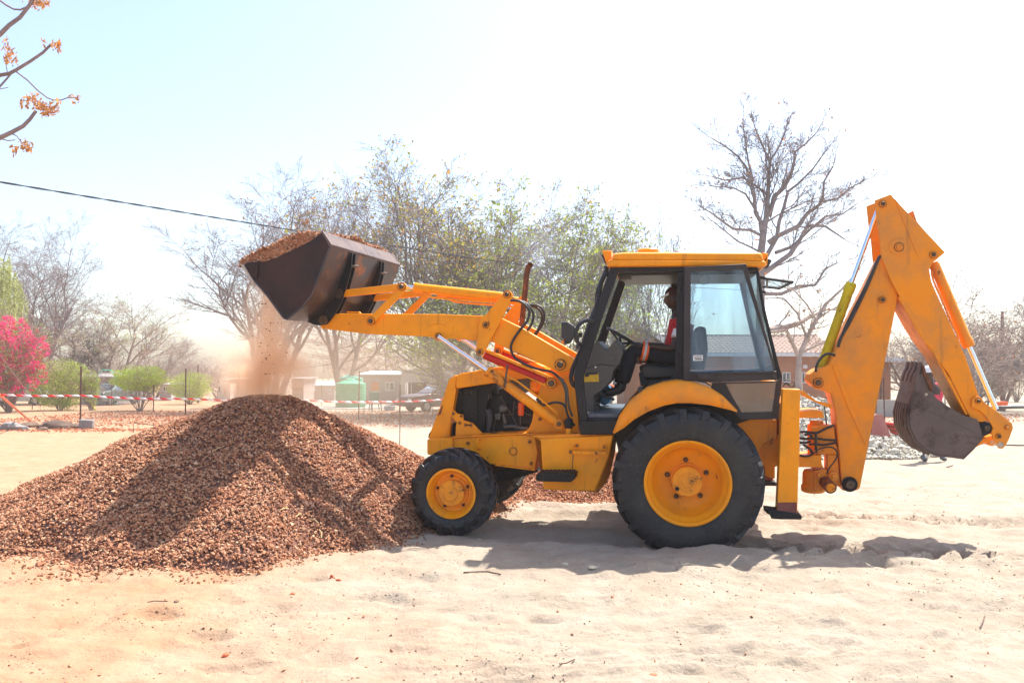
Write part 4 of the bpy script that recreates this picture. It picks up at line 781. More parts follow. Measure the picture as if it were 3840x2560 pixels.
ob('bucket_load', np_mesh('bucket_load', np.concatenate([vb, vc]), np.concatenate([fb, fc+len(vb)]), None, mats=['gravel_bed', 'gravel_chip'], mi=np.concatenate([np.zeros(len(fb)), np.ones(len(fc))])), label='heap of reddish gravel filling the raised loader bucket', cat='gravel', kind='stuff')
# falling stones
fs = []
for q in range(5):
    v_, f_ = chips(np.zeros((1, 3)), .016, .4, .7); fs.append(np_mesh('falling_stone', v_, f_, 'gravel_chip'))
r5 = random.Random(12)
for q in range(64):
    V5 = r5.uniform(310, 1400) if q < 46 else r5.uniform(900, 1480); U5 = 250+r5.gauss(0, 60)+(V5/1568)*90+(r5.uniform(-60, 330) if r5.random() < .35 else 0)
    if V5 < 900 and U5 > 250+V5*.25: U5 = 300
    V5 = max(V5, 760) if U5 > 270 else V5
    if U5 > 350: V5 = max(V5, 920)
    p = TM @ L3(3, U5, V5, r5.uniform(-.05, .5)); hgt = float(pile_h(np.array([p.x]), np.array([p.y]))[0]) + gz(p.x, p.y)
    if p.z < hgt+.05: continue
    o = ob('falling_stone', fs[q % 5], label='small dark stone chip falling in mid air from the loader bucket to the gravel pile', cat='stone', group='stones falling from the loader bucket')
    o.location = p; s_ = r5.uniform(.38, .72); o.scale = (s_*.8, s_*.8, s_*1.3); o.rotation_euler = (r5.random()*3, r5.random()*3, r5.random()*3)
# loose things on the sand
plain('pebble_dark', (.16, .11, .08), .9, 0, .5, 4); plain('leaf_red', (.45, .09, .04), .7, 0, .4, 3); plain('stone_pale', (.55, .47, .33), .8, 0, .2, 5, .3); plain('twig_brown', (.12, .06, .04), .8, 0, .3); plain('brick_red', (.55, .12, .05), .8, 0, .3)
n = 1500; yy = 4.3*np.exp(RNG.uniform(0, 1.35, n)); xx = RNG.uniform(-.64, .64, n)*yy; kk = pile_h(xx, yy) < -.0; xx, yy = xx[kk], yy[kk]
den = np.clip(.45+fbm(xx, yy, 1.2, 2, 21)*2.2, .05, 1) > RNG.random(len(xx)); xx, yy = xx[den], yy[den]
v_, f_ = chips(np.stack([xx, yy, ground_h(xx, yy)+.002], 1), .0052, .4)
ob('pebbles', np_mesh('pebbles', v_, f_, 'pebble_dark'), label='tiny dark pebbles and grit scattered over the sand', cat='pebbles', kind='stuff')
n = 300; yy = 4.3*np.exp(RNG.uniform(0, 1.35, n)); xx = RNG.uniform(-.64, .64, n)*yy; kk = pile_h(xx, yy) < 0; xx, yy = xx[kk], yy[kk]
v_, f_ = chips(np.stack([xx, yy, ground_h(xx, yy)+.003], 1), .009, .5)
ob('gravel_scatter', np_mesh('gravel_scatter', v_, f_, 'gravel_chip'), label='stray reddish gravel chips lying loose on the sand', cat='gravel', kind='stuff')
def rock(name, p, s, mat, label, cat, sq=(1, .8, .5), n=6):
    r_ = random.Random(hash((round(p[0]*50), round(p[1]*50))) & 0xffff); mm = MB(); mm.ball((0, 0, 0), 1, n)
    k = Vector((r_.random()*9, r_.random()*9, r_.random()*9))
    from mathutils import noise as mn
    mm.v = [tuple(Vector(v)*(1+.45*mn.noise(Vector(v)*1.1+k))) for v in mm.v]; mm.v = [(v[0]*s*sq[0], v[1]*s*sq[1], v[2]*s*sq[2]) for v in mm.v]
    o = mm.obj(name, mat, smooth=25, label=label, cat=cat); o.location = p; o.rotation_euler = (0, 0, r_.random()*6); return o
for k, x, y, s_, mt, lb, sq in ((0, 1362, 1307, .045, 'stone_pale', 'pale flat stone on the sand in front of the big rear wheel', (1, .8, .3)), (0, 762, 1326, .020, 'brick_red', 'small upright orange brick chip in front of the pile, left one of two', (1, .8, 1)), (0, 777, 1331, .022, 'brick_red', 'small orange brick chip in front of the pile, right one of two', (1, .8, .6)), (0, 518, 1491, .024, 'brick_red', 'orange brick fragment lying alone in the near orange sand', (1, .8, .6)),
    (0, 1298, 1298, .03, 'stone_pale', 'small grey-brown stone left of the pale flat stone by the machine shadow', (1.2, .7, .4)), (0, 165, 1258, .05, 'stone_pale', 'round tan cobble resting at the left toe of the gravel pile', (1, 1, .85)), (0, 1499, 1547, .022, 'brick_red', 'orange stone at the bottom edge of the sand below the rear wheel', (1.2, .8, .6)), (0, 672, 1358, .02, 'brick_red', 'tiny orange chip on the sand in front of the pile', (1, 1, .6)),
    (0, 405, 1390, .02, 'pebble_dark', 'dark pebble on the orange sand below the pile', (1, 1, .6)), (0, 1920, 1072, .05, 'stone_pale', 'brown stone on the sand right of the front of the boom', (1, 1, .7))):
    p = GP(k, x, y, .004); rock('stone', p, s_, mt, lb, 'stone', sq)
def twig(pts, r, lb, mt='twig_brown', nm='twig'):
    m = MB(); m.tube(pts, r, 5); m.obj(nm, mt, label=lb, cat='twig')
twig([GP(0, 1065, 1314, .01), GP(0, 1090, 1311, .015), GP(0, 1120, 1312, .01), GP(0, 1150, 1316, .01)], .006, 'thin reddish twig on the sand in front of the front wheel')
twig([GP(0, 340, 1378, .01), GP(0, 352, 1384, .015), GP(0, 385, 1391, .01)], .004, 'short dark twig on the orange sand under the pile')
twig([GP(0, 1285, 1526, .01), GP(0, 1300, 1520, .012), GP(0, 1320, 1513, .008)], .004, 'pair of crossed straws on the near sand')
twig([GP(0, 2250, 1440, .01), GP(0, 2258, 1425, .02), GP(0, 2262, 1412, .008)], .004, 'curved dry stem standing on the sand at far right')
twig([GP(9, 1285, 1432, .02), GP(9, 1350, 1425, .03)], .012, 'brown stick on the sand below the digging bucket')
STALK = ['curved pale seed pod high on the shaded upper slope of the gravel pile', 'short pale pod in the bucket shadow, middle of the gravel pile', 'thin pale stalk in the sunlit gravel between the two shadows', 'slanting straw just below the thin stalk in the sunlit gravel',
 'longest yellowish stalk, lower right part of the sunlit gravel', 'bent pale stalk near the foot of the pile, below the longest one', 'small upright straw in the sunlit patch left of the front wheel', 'small pale chip of straw near the crossing of the shadows', 'short straw almost at the front toe of the gravel pile']
# straw among the gravel
plain('straw', (.55, .38, .18), .7)
for q, (x, y, x2, y2) in enumerate(((1170, 510, 1215, 488), (1015, 765, 1055, 778), (1540, 832, 1590, 826), (1630, 870, 1660, 852), (1705, 880, 1755, 905), (1760, 940, 1772, 985), (1975, 800, 1990, 775), (1800, 690, 1830, 702), (1080, 1060, 1100, 1050))):
    def onpile(a, b):
        U = a*.68027*1.0; Vv = 1350+b*.68; d = Vector(((U-CX)/F, 1, -(Vv-VH)/F)); y_ = np.linspace(6.8, 10.5, 400); zz_ = CH+d.z*y_; g_ = ground_h(d.x*y_, y_)+np.maximum(pile_h(d.x*y_, y_), 0)
        i_ = np.argmax(zz_ <= g_+.012); return Vector((d.x*y_[i_], y_[i_], zz_[i_]+.012))
    a_, b_ = onpile(x, y), onpile(x2, y2); m = MB(); m.tube([a_, (a_+b_)/2+Vector((.01, 0, .012)), b_], .006, 5)
    m.obj('straw_stalk', 'straw', label=STALK[q], cat='stalk', group='dry stalks on the gravel pile')

n = 9000; yy = 4.3*np.exp(RNG.uniform(0, 1.1, n)); xx = RNG.uniform(-.64, .64, n)*yy; kk = (pile_h(xx, yy) < -.02)*(fbm(xx, yy, .8, 2, 31) > -.02); xx, yy = xx[kk], yy[kk]
v_, f_ = chips(np.stack([xx, yy, ground_h(xx, yy)-.001], 1), .0078, .4)
ob('sand_clods', np_mesh('sand_clods', v_, f_, 'sand', True), label='small crumbs and clods of churned sand on the ground', cat='sand', kind='stuff')
# ================================================================ people
def smooth_verts(p, q): pass
def skin(name, verts, edges, rad, mat, parent, root=0, sub=1, **kw):
    me = bpy.data.meshes.new(name); me.from_pydata([tuple(v) for v in verts], edges, []); me.materials.append(MATS[mat]); o = ob(name, me, parent, **kw)
    sk = o.modifiers.new('skin', 'SKIN'); sk.use_smooth_shade = True
    if not me.skin_vertices: bpy.context.view_layer.update()
    lay = me.skin_vertices[0] if me.skin_vertices else None
    if lay is None:
        bm = bmesh.new(); bm.from_mesh(me); bm.verts.layers.skin.verify(); bm.to_mesh(me); bm.free(); lay = me.skin_vertices[0]
    for i_, r in enumerate(rad):
        lay.data[i_].radius = r if isinstance(r, tuple) else (r, r); lay.data[i_].use_root = (i_ == root)
    ss = o.modifiers.new('sub', 'SUBSURF'); ss.levels = ss.render_levels = sub
    return o
plain('skin_dark', (.045, .018, .010), .5, 0, .1); plain('shirt_red', (.50, .012, .015), .85, 0, .15, 14, .3); plain('shirt_white', (.75, .75, .78), .85); plain('shirt_pink_red', (.62, .05, .09), .85, 0, .12, 10, .3)
plain('trousers_navy', (.008, .009, .016), .9, 0, .3, 9, .4); plain('boots_black', (.02, .018, .018), .6, 0, .3); plain('reflector_orange', (.95, .13, .01), .6); plain('reflector_silver', (.6, .58, .55), .4); plain('cap_dark', (.05, .012, .012), .8); plain('cap_white', (.75, .75, .75), .7)
plain('trousers_grey', (.10, .11, .095), .9, 0, .2, 8, .3); plain('helmet_white', (.8, .8, .8), .35, 0, .03); plain('boots_grey', (.12, .12, .12), .8)
def head(parent, c, fwd, up, s, mat='skin_dark'):
    """head with brow, nose, lips, chin and ears; c = centre, s = half height"""
    fwd = fwd.normalized(); up = (up-fwd*up.dot(fwd)).normalized(); rt = fwd.cross(up); R = Matrix((fwd, rt, up)).transposed()
    m = MB(); m.ball((0, 0, 0), 1, 14); out = []
    for v in m.v:
        x, y, z = v; w_ = .72; X = x*.80; Y2 = y*w_; Zz = z
        if z < -.1: k = min(1, (-z-.1)/.9); Y2 *= 1-.35*k; X = X*(1-.1*k)+(.10*k if x > 0 else .12*k)
        if x > .5:
            e = abs(y)
            X += .20*math.exp(-((z+.12)/.16)**2)*math.exp(-(e/.16)**2)+.05*math.exp(-((z+.02)/.25)**2)*math.exp(-(e/.1)**2)
            X -= .07*math.exp(-((z-.10)/.10)**2)*math.exp(-((e-.30)/.16)**2); X += .04*math.exp(-((z-.24)/.08)**2)
            X += .07*math.exp(-((z+.44)/.08)**2)*math.exp(-(e/.25)**2)-.05*math.exp(-((z+.58)/.06)**2)*math.exp(-(e/.2)**2)+.08*math.exp(-((z+.82)/.12)**2)*math.exp(-(e/.25)**2)
        out.append(tuple(c+R @ Vector((X, Y2, Zz))*s))
    m.v = out
    for sg in (-1, 1): m.ball(c+R @ Vector((-.05, sg*.73, -.05))*s, (s*.12, s*.06, s*.20), 6, rot=R)
    h = m.obj('head', mat, parent, smooth=60)
    e = MB()
    for sg in (-1, 1): e.ball(c+R @ Vector((.66, sg*.28, .08))*s, (s*.05, s*.11, s*.06), 5, rot=R)
    e.obj('eyes', 'sticker_white', h); return h, R
def hand(parent, wrist, d, up, s, mat='skin_dark', curl=.5):
    d = d.normalized(); up = (up-d*up.dot(d)).normalized(); rt = d.cross(up); V_ = [wrist]; E = []; Rd = [(.026*s, .02*s)]
    V_ += [wrist+d*.045*s, wrist+d*.085*s]; E += [(0, 1), (1, 2)]; Rd += [(.038*s, .016*s), (.040*s, .014*s)]
    for i_, (o_, ln) in enumerate(((-.03, .070), (-.010, .080), (.012, .075), (.032, .058))):
        p = wrist+d*.09*s+rt*o_*s; b = len(V_); V_.append(p); E.append((2, b)); Rd.append(.0095*s); dd = d.copy()
        for q in range(3):
            dd = (dd*math.cos(curl)-up*math.sin(curl)).normalized() if q else (d-up*curl*.5).normalized(); p = p+dd*ln*s*.42; V_.append(p); E.append((len(V_)-2, len(V_)-1)); Rd.append(.0088*s)
    b = len(V_); V_ += [wrist+d*.035*s-rt*.042*s-up*.005*s, wrist+d*.065*s-rt*.058*s-up*.015*s, wrist+d*.095*s-rt*.058*s-up*.028*s]; E += [(1, b), (b, b+1), (b+1, b+2)]; Rd += [.012*s, .0105*s, .009*s]
    return skin('hand', V_, E, Rd, mat, parent)
# driver, seated in the cab
D = empty('person', label='driver in red and white shirt, dark trousers with orange knee bands, seated in the cab', cat='person'); D.matrix_world = TM
Y0 = 1.15; J = lambda x, y, dy=0.: L3(5, x, y, Y0+dy)
pel, chest, neck = J(880, 850), J(878, 650), J(862, 545)
hips = [J(870, 858, -.10), J(870, 858, .10)]; knees = [J(535, 800, -.17), J(500, 835, .17)]; ank = [J(455, 1060, -.16), J(430, 1070, .16)]; sho = [J(885, 608, -.19), J(885, 608, .19)]
elb = [J(835, 800, -.27), J(840, 790, .27)]; wri = [J(640, 772, -.20), J(600, 760, .10)]
skin('body', [pel, chest, neck, J(848, 515)]+sho+elb+wri+hips+knees+ank, [(0, 1), (1, 2), (2, 3), (1, 4), (1, 5), (4, 6), (5, 7), (6, 8), (7, 9), (0, 10), (0, 11), (10, 12), (11, 13), (12, 14), (13, 15)],
     [(.15, .11), (.17, .11), .058, .055, .06, .06, .045, .045, .028, .028, .085, .085, .06, .06, .045, .045], 'skin_dark', D)
for i_ in (0, 1): hand(D, wri[i_], Vector((-1, .1*(1-2*i_), .05)), Vector((0, 0, 1)), 1.05, curl=.35)
skin('shirt', [J(862, 775), J(868, 705), J(888, 630), J(868, 575)]+sho+[sho[i_]*.45+elb[i_]*.55 for i_ in (0, 1)], [(0, 1), (1, 2), (2, 3), (2, 4), (2, 5), (4, 6), (5, 7)], [(.165, .155), (.17, .150), (.18, .135), .075, .085, .085, .078, .078], 'shirt_red', D, 1)
m = MB(); a_ = sho[0]*.42+elb[0]*.58; b_ = sho[0]*.70+elb[0]*.30; m.tube([b_+Vector((.01, -.03, 0)), a_+Vector((.01, -.03, 0))], [.068, .070], 14); m.obj('sleeve_panel', 'shirt_white', D)
skin('trousers', [J(875, 820), pel]+hips+[hips[i_]*.5+knees[i_]*.5 for i_ in (0, 1)]+knees+[knees[i_]*.45+ank[i_]*.55 for i_ in (0, 1)]+ank, [(0, 1), (1, 2), (1, 3), (2, 4), (3, 5), (4, 6), (5, 7), (6, 8), (7, 9), (8, 10), (9, 11)],
     [(.165, .13), (.17, .13), .115, .115, .105, .105, .088, .088, .085, .085, .085, .085], 'trousers_navy', D, 1)
for i_ in (0, 1):
    ax_ = (hips[i_]-knees[i_]).normalized(); c_ = knees[i_]+ax_*.13
    for a_, b_, mt, r_ in ((-.035, .035, 'reflector_orange', .108), (-.014, .012, 'reflector_silver', .111)):
        m = MB(); m.tube([c_+ax_*a_, c_+ax_*b_], r_, 24); m.obj('knee_band', mt, D)
    an = ank[i_]; bt = Vector((-1, 0, -.35)).normalized()
    skin('boot', [an+Vector((0, 0, .04)), an+Vector((.01, 0, -.05)), an+Vector((-.09, 0, -.085)), an+Vector((-.19, 0, -.09))], [(0, 1), (1, 2), (2, 3)], [.06, .06, .052, .042], 'boots_black', D)
hd, R_ = head(D, J(838, 432), Vector((-1, 0, -.08)), Vector((0, 0, 1)), .118)
m = MB(); c_ = J(840, 400); m.ball(c_, (.105, .088, .09), 10); m.v = [(x, y, max(z, c_.z-.01)) for x, y, z in m.v]; m.obj('cap', 'cap_dark', D)
m = MB(); m.loft([([(c_.x-.06, c_.z-.01), (c_.x-.135, c_.z-.035), (c_.x-.135, c_.z-.025), (c_.x-.06, c_.z+.02)], c_.y-.07), ([(c_.x-.06, c_.z-.01), (c_.x-.15, c_.z-.035), (c_.x-.15, c_.z-.025), (c_.x-.06, c_.z+.02)], c_.y), ([(c_.x-.06, c_.z-.01), (c_.x-.135, c_.z-.035), (c_.x-.135, c_.z-.025), (c_.x-.06, c_.z+.02)], c_.y+.07)]); m.obj('cap_peak', 'cap_white', D)
# blue and white water container at the driver's feet
m = MB(); q = K(5, [(292, 1110), (300, 1075), (345, 1060), (372, 1085), (372, 1190), (330, 1215), (290, 1200)], 1.45); m.prism(q, 1.42, 1.62); o = m.obj('water_jug', 'cooler_blue', None, .02, label='blue plastic jug on the cab floor beside the pedals', cat='jug'); o.matrix_world = TM
m = MB(); m.prism(K(5, [(330, 1095), (345, 1050), (395, 1070), (405, 1105)], 1.66), 1.64, 1.78); o = m.obj('orange_bag', 'reflector_orange', None, .02, label='small orange bag lying on the cab floor by the boots', cat='bag'); o.matrix_world = TM
# standing worker
p0 = GP(9, 1145, 1336); p0.z += .0; pf = W(9, 1145, 1337, 16.9); hh_ = W(9, 1065, 332, 16.9).z; gzv = gz(pf.x, pf.y); Hs = (hh_-gzv)/1.86
Pn = empty('person', (pf.x, pf.y, gzv), label='worker in white helmet and red shirt standing behind the digging bucket, hand on hip', cat='person')
q = lambda x, y, z: Vector((x*Hs, y*Hs, z*Hs))
sx0 = (W(9, 1065, 332, 16.9).x-pf.x)/Hs
F1, F2 = q((W(9, 1035, 1330, 16.9).x-pf.x)/Hs, 0, .08), q((W(9, 1255, 1337, 16.9).x-pf.x)/Hs, .05, .08)
pel = q(.01, 0, .98); ch = q(-.03, 0, 1.36); sh = [q(-.23, 0, 1.47), q(.16, 0, 1.46)]; el_ = [q(-.36, .02, 1.20), q(W(9, 1235, 640, 16.9).x/Hs-pf.x/Hs, .12, 1.20)]; wr = [q(-.22, -.10, .98), q(.20, -.05, 1.00)]
kn = [q(-.12, -.04, .52), q(.14, -.04, .52)]; hc = q(-.10, -.02, 1.66)
skin('body', [pel, ch, q(-.06, 0, 1.54), hc]+sh+el_+wr+[q(-.09, 0, .93), q(.10, 0, .93)]+kn+[F1+q(0, 0, .04), F2+q(0, 0, .04)], [(0, 1), (1, 2), (2, 3), (1, 4), (1, 5), (4, 6), (5, 7), (6, 8), (7, 9), (0, 10), (0, 11), (10, 12), (11, 13), (12, 14), (13, 15)],
     [(.14, .10), (.16, .11), .055, .06, .055, .055, .042, .042, .028, .028, .085, .085, .06, .06, .04, .04], 'skin_dark', Pn)
for w_ in wr: hand(Pn, w_, Vector((-.2, -.5, -.6)), Vector((0, -1, .3)), 1.)
skin('shirt', [q(0, 0, .95), q(-.01, 0, 1.15), ch, q(-.055, 0, 1.50)]+sh+[sh[i_]*.5+el_[i_]*.5 for i_ in (0, 1)], [(0, 1), (1, 2), (2, 3), (2, 4), (2, 5), (4, 6), (5, 7)], [(.17, .125), (.165, .12), (.18, .125), .07, .075, .075, .075, .075], 'shirt_pink_red', Pn, 1)
skin('trousers', [q(0, 0, 1.0), pel, q(-.09, 0, .9), q(.10, 0, .9)]+kn+[F1+q(0, 0, .06), F2+q(0, 0, .06)], [(0, 1), (1, 2), (1, 3), (2, 4), (3, 5), (4, 6), (5, 7)], [(.155, .12), (.16, .125), .10, .10, .085, .085, .075, .075], 'trousers_grey', Pn, 1)
for f_ in (F1, F2): skin('boot', [f_+q(0, .04, .05), f_+q(0, .02, -.03), f_+q(-.02, -.10, -.035), f_+q(-.03, -.18, -.04)], [(0, 1), (1, 2), (2, 3)], [.06, .055, .05, .042], 'boots_grey', Pn)
head(Pn, hc, Vector((-.5, -1, -.1)), Vector((0, 0, 1)), .118)
m = MB(); hc2 = hc+q(0, 0, .07); m.ball(hc2, (.125, .14, .125), 12); m.v = [(x, y, max(z, hc2.z-.02)) for x, y, z in m.v]; m.vlathe((hc2.x, hc2.y), [(.13, hc2.z-.025), (.155, hc2.z-.025), (.155, hc2.z-.018), (.13, hc2.z-.01)], 24); m.obj('safety_helmet', 'helmet_white', Pn)
# ================================================================ buildings
def wall_mat(name, col, blk=(.4, .2), mort=.8):
    m, t, b = nt(name); tc = N(t, 'ShaderNodeTexCoord'); mp = N(t, 'ShaderNodeMapping'); mp.inputs['Rotation'].default_value = (math.radians(90), 0, 0); t.links.new(tc.outputs['Object'], mp.inputs[0])
    br = N(t, 'ShaderNodeTexBrick'); br.inputs['Scale'].default_value = 1; br.inputs['Brick Width'].default_value = blk[0]; br.inputs['Row Height'].default_value = blk[1]; br.inputs['Mortar Size'].default_value = .012
    br.inputs['Color1'].default_value = (*col, 1); br.inputs['Color2'].default_value = (*[x*.88 for x in col], 1); br.inputs['Mortar'].default_value = (*[x*mort for x in col], 1); t.links.new(mp.outputs[0], br.inputs[0])
    f, n = noise_fac(t, .9, .35, .7, 6); t.links.new(mixc(t, f, br.outputs[0], tuple(x*.75 for x in col)), b.inputs['Base Color']); b.inputs['Roughness'].default_value = .9
wall_mat('orange_brick', (.42, .17, .085), (.22, .075), 1.15); wall_mat('grey_block', (.38, .35, .33)); wall_mat('pale_block', (.52, .47, .43)); wall_mat('pink_wall', (.60, .32, .24))
plain('fascia_white', (.65, .65, .66), .6); plain('roof_tile_clay', (.30, .20, .155), .85, 0, .3, 6, .3); plain('roof_tin', (.50, .48, .46), .45, .4, .2); plain('dark_room', (.05, .035, .03), .9); plain('door_orange', (.55, .20, .07), .6); plain('tin_pale', (.6, .6, .6), .5, .2)
def facade(x0, x1, z0, z1, y, ops, th=.22):
    xsn = sorted({x0, x1, *[o_[0] for o_ in ops], *[o_[2] for o_ in ops]}); zsn = sorted({z0, z1, *[o_[1] for o_ in ops], *[o_[3] for o_ in ops]}); m = MB()
    for i_ in range(len(xsn)-1):
        for j_ in range(len(zsn)-1):
            cx, cz = (xsn[i_]+xsn[i_+1])/2, (zsn[j_]+zsn[j_+1])/2
            if not any(o_[0] < cx < o_[2] and o_[1] < cz < o_[3] for o_ in ops): m.box((xsn[i_], y, zsn[j_]), (xsn[i_+1], y+th, zsn[j_+1]))
    return m
def house(label, k, x0, x1, vtop, Y, mat, ops=(), depth=6, roofmat='roof_tin', slope=.25, over=.25, name='house', group=None):
    a, b = W(k, x0, vtop, Y), W(k, x1, vtop, Y); zt = a.z; z0 = slope_z(Y)-.3; h = empty(name, ((a.x+b.x)/2, Y, slope_z(Y)), label, 'house', group); off = Vector(h.location)
    oo = []
    for u0, v0, u1, v1, *kd in ops: p, q_ = W(k, u0, v0, Y), W(k, u1, v1, Y); oo.append((p.x, max(q_.z, z0), q_.x, p.z, kd[0] if kd else 'window'))
    m = facade(a.x, b.x, z0, zt, Y, oo)
    m.box((a.x, Y+.22, z0), (a.x+.2, Y+depth, zt)); m.box((b.x-.2, Y+.22, z0), (b.x, Y+depth, zt)); m.box((a.x+.2, Y+depth-.2, z0), (b.x-.2, Y+depth, zt))
    m.v = [(x-off.x, y-off.y, z-off.z) for x, y, z in m.v]; m.obj('wall', mat, h, smooth=0)
    if roofmat:
        m = MB(); b_ = m.v; P = [(a.x-over, Y-over, zt+.003), (b.x+over, Y-over, zt+.003), (b.x+over, Y+depth+over, zt+slope), (a.x-over, Y+depth+over, zt+slope)]
        m.hexa([Vector(p)-off for p in P], [Vector(p)-off+Vector((0, 0, .07)) for p in P]); m.obj('roof', roofmat, h, smooth=0)
    for x_0, z_0, x_1, z_1, kd in oo:
        if kd == 'void': continue
        if kd.startswith('door'):
            m = MB(); m.box((x_0-off.x, .08, z_0-off.z), (x_1-off.x, .13, z_1-off.z)); m.obj('door', 'door_orange' if kd == 'door' else 'dark_room', h)
        else:
            m = MB(); ox = [(x_0-off.x, z_0-off.z), (x_1-off.x, z_0-off.z), (x_1-off.x, z_1-off.z), (x_0-off.x, z_1-off.z)]; f_ = .06; ix = [(ox[0][0]+f_, ox[0][1]+f_), (ox[1][0]-f_, ox[1][1]+f_), (ox[2][0]-f_, ox[2][1]-f_), (ox[3][0]+f_, ox[3][1]-f_)]
            m.ring(ox, ix, .03, .09); wn_ = m.obj('window', 'fascia_white', h, smooth=0)
            mx = (ox[0][0]+ox[1][0])/2; m = MB(); m.box((mx-.03, .04, ix[0][1]), (mx+.03, .08, ix[2][1])); m.obj('window_mullion', 'fascia_white', wn_, smooth=0)
            for s_ in (0, 1):
                m = MB(); xa = ix[0][0] if s_ == 0 else mx+.03; xb = mx-.03 if s_ == 0 else ix[1][0]; m.box((xa, .06, ix[0][1]), (xb, .065, ix[2][1])); m.obj('pane', 'house_glass', wn_, smooth=0)
    m = MB(); m.box((a.x+.3-off.x, 1.5, .0), (b.x-.3-off.x, 1.55, zt-off.z-.05)); m.obj('inner_wall', 'dark_room' if mat != 'pale_block' else 'grey_block', h, smooth=0)
    return h, off, a, b
# orange brick house with tiled roof
Yh = 56.
hs, off, a, b = house('orange brick house with brown tiled roof and white fascia behind the machine', 6, -560, 640, 760, Yh, 'orange_brick', [(320, 862, 375, 930), (447, 862, 490, 935), (-300, 860, -200, 930)], 8, None)
zr = W(6, 0, 628, Yh+4).z; ze = a.z
m = MB(); m.box((a.x-.5-off.x, -.55, ze-off.z+.002), (b.x+.5-off.x, -.5, ze-off.z+.24)); m.obj('fascia', 'fascia_white', hs, smooth=0)
m = MB(); P = [(a.x-.4, Yh-.5, ze+.2), (b.x+.5, Yh-.5, ze+.2), (b.x+.5, Yh+4, zr), (a.x-.4, Yh+4, zr)]; P2 = [(a.x-.4, Yh+8.5, ze+.2), (b.x+.5, Yh+8.5, ze+.2)]
m.hexa([Vector(P[0])-off, Vector(P[3])-off, Vector(P2[0])-off], [Vector(P[1])-off, Vector(P[2])-off, Vector(P2[1])-off]); rfo = m.obj('roof', 'roof_tile_clay', hs, smooth=0)
rows, cols = 9, 33; x_l, x_r = W(6, -330, 0, Yh).x, b.x+.5; tw_ = (x_r-x_l)/cols; e_ = Vector((0, 4.5, zr-ze-.2)); sl_ = e_.length/rows; e_n = e_.normalized(); nn_ = Vector((0, -e_n.z, e_n.y))
m = MB(); npt = 5; A_ = []; B_ = []
for i_ in range(npt): t_ = i_/(npt-1); x = t_*tw_*.98; hgt = .05*math.sin(math.pi*t_); A_.append(Vector((x, 0, 0))+nn_*(hgt+.045)); B_.append(Vector((x, 0, 0))+e_n*sl_*1.02+nn_*(hgt+.012))
A2 = [p-nn_*.025 for p in A_]; bb = len(m.v); m.v += [tuple(p) for p in A_+B_+A2]
for i_ in range(npt-1): m.face((i_, i_+1, npt+i_+1, npt+i_)); m.face((2*npt+i_, 2*npt+i_+1, i_+1, i_))
tile = m.mesh('roof_tile', 'roof_tile_clay', 60)
for r_ in range(rows):
    for c_ in range(cols):
        o = ob('roof_tile', tile, hs); o.location = Vector((x_l+c_*tw_, Yh-.5, ze+.2))+e_n*(r_*sl_)-off+nn_*random.uniform(0, .012)
m = MB(); m.box((a.x-off.x-.4, 3.85, zr-off.z-.02), (b.x-off.x+.5, 4.15, zr-off.z+.12)); m.obj('ridge', 'roof_tile_clay', hs, .03)
m = MB(); p = W(6, 470, 826, Yh-.02)-off; m.box((p.x-.14, -.03, p.z-.12), (p.x+.14, .0, p.z+.12)); m.obj('wall_vent', 'fascia_white', hs)
# gabled part seen through the cab
Yg = 52.; gb = empty('house', (W(5, 640, 900, Yg).x, Yg, slope_z(Yg)), 'gabled brick wing with white bargeboards seen through the cab door', 'house'); off = Vector(gb.location)
pl, pt, pr = W(5, 440, 745, Yg)-off, W(5, 545, 618, Yg)-off, W(5, 760, 760, Yg)-off; pr2 = Vector((pt.x*2-pl.x+1.2, 0, pl.z-.3)); z0 = -.3
m = MB(); m.prism([(pl.x+.3, z0), (pr2.x-.3, z0), (pr2.x-.3, pr2.z), (pt.x, pt.z-.15), (pl.x+.3, pl.z)], 0, 3.9); m.obj('wall', 'orange_brick', gb, smooth=0)
for p_, q_ in ((pl, pt), (pt, pr2)):
    m = MB(); d_ = (q_-p_).normalized(); n_ = Vector((-d_.z, 0, d_.x)); m.prism([(p_.x, p_.z), (q_.x, q_.z), (q_.x+n_.x*.28, q_.z+n_.z*.28), (p_.x+n_.x*.28, p_.z+n_.z*.28)], -.4, -.32); m.obj('bargeboard', 'fascia_white', gb, smooth=0)
    m = MB(); m.prism([(p_.x+n_.x*.02, p_.z+n_.z*.02), (q_.x+n_.x*.02, q_.z+n_.z*.02), (q_.x+n_.x*.24, q_.z+n_.z*.24), (p_.x+n_.x*.24, p_.z+n_.z*.24)], -.31, 4.2); m.obj('roof', 'roof_tile_clay', gb, smooth=0)
# plain buildings on the left
house('low grey block building with orange door and small dark window behind the green tank', 'H', 1010, 1520, 525, 62, 'grey_block', [(1143, 615, 1248, 880, 'door'), (1325, 612, 1440, 722)], 6, 'roof_tin', .3)
house('unfinished grey block building with wide open window holes behind the parked car', 'H', 1528, 2400, 460, 58, 'grey_block', [(1575, 618, 1650, 800, 'void'), (1652, 618, 1845, 800, 'void'), (2022, 612, 2150, 800, 'void')], 7, None)
house('pink walled house seen through the openings of the unfinished building', 'H', 1400, 2300, 600, 74, 'pink_wall', [(1690, 700, 1760, 790)], 6, 'tin_pale', .2)
house('small dusty shed with white sheet roof left of the falling dust', 'G', 1000, 1560, 580, 70, 'pale_block', [(1030, 665, 1075, 760), (1280, 660, 1430, 760, 'door2')], 5, 'tin_pale', .15, .5, name='shed')
house('low white louvred outbuilding beside the dusty shed', 'G', 780, 1005, 645, 68, 'pale_block', [(795, 700, 825, 800, 'door2'), (895, 715, 920, 860, 'door')], 4, None, name='shed')
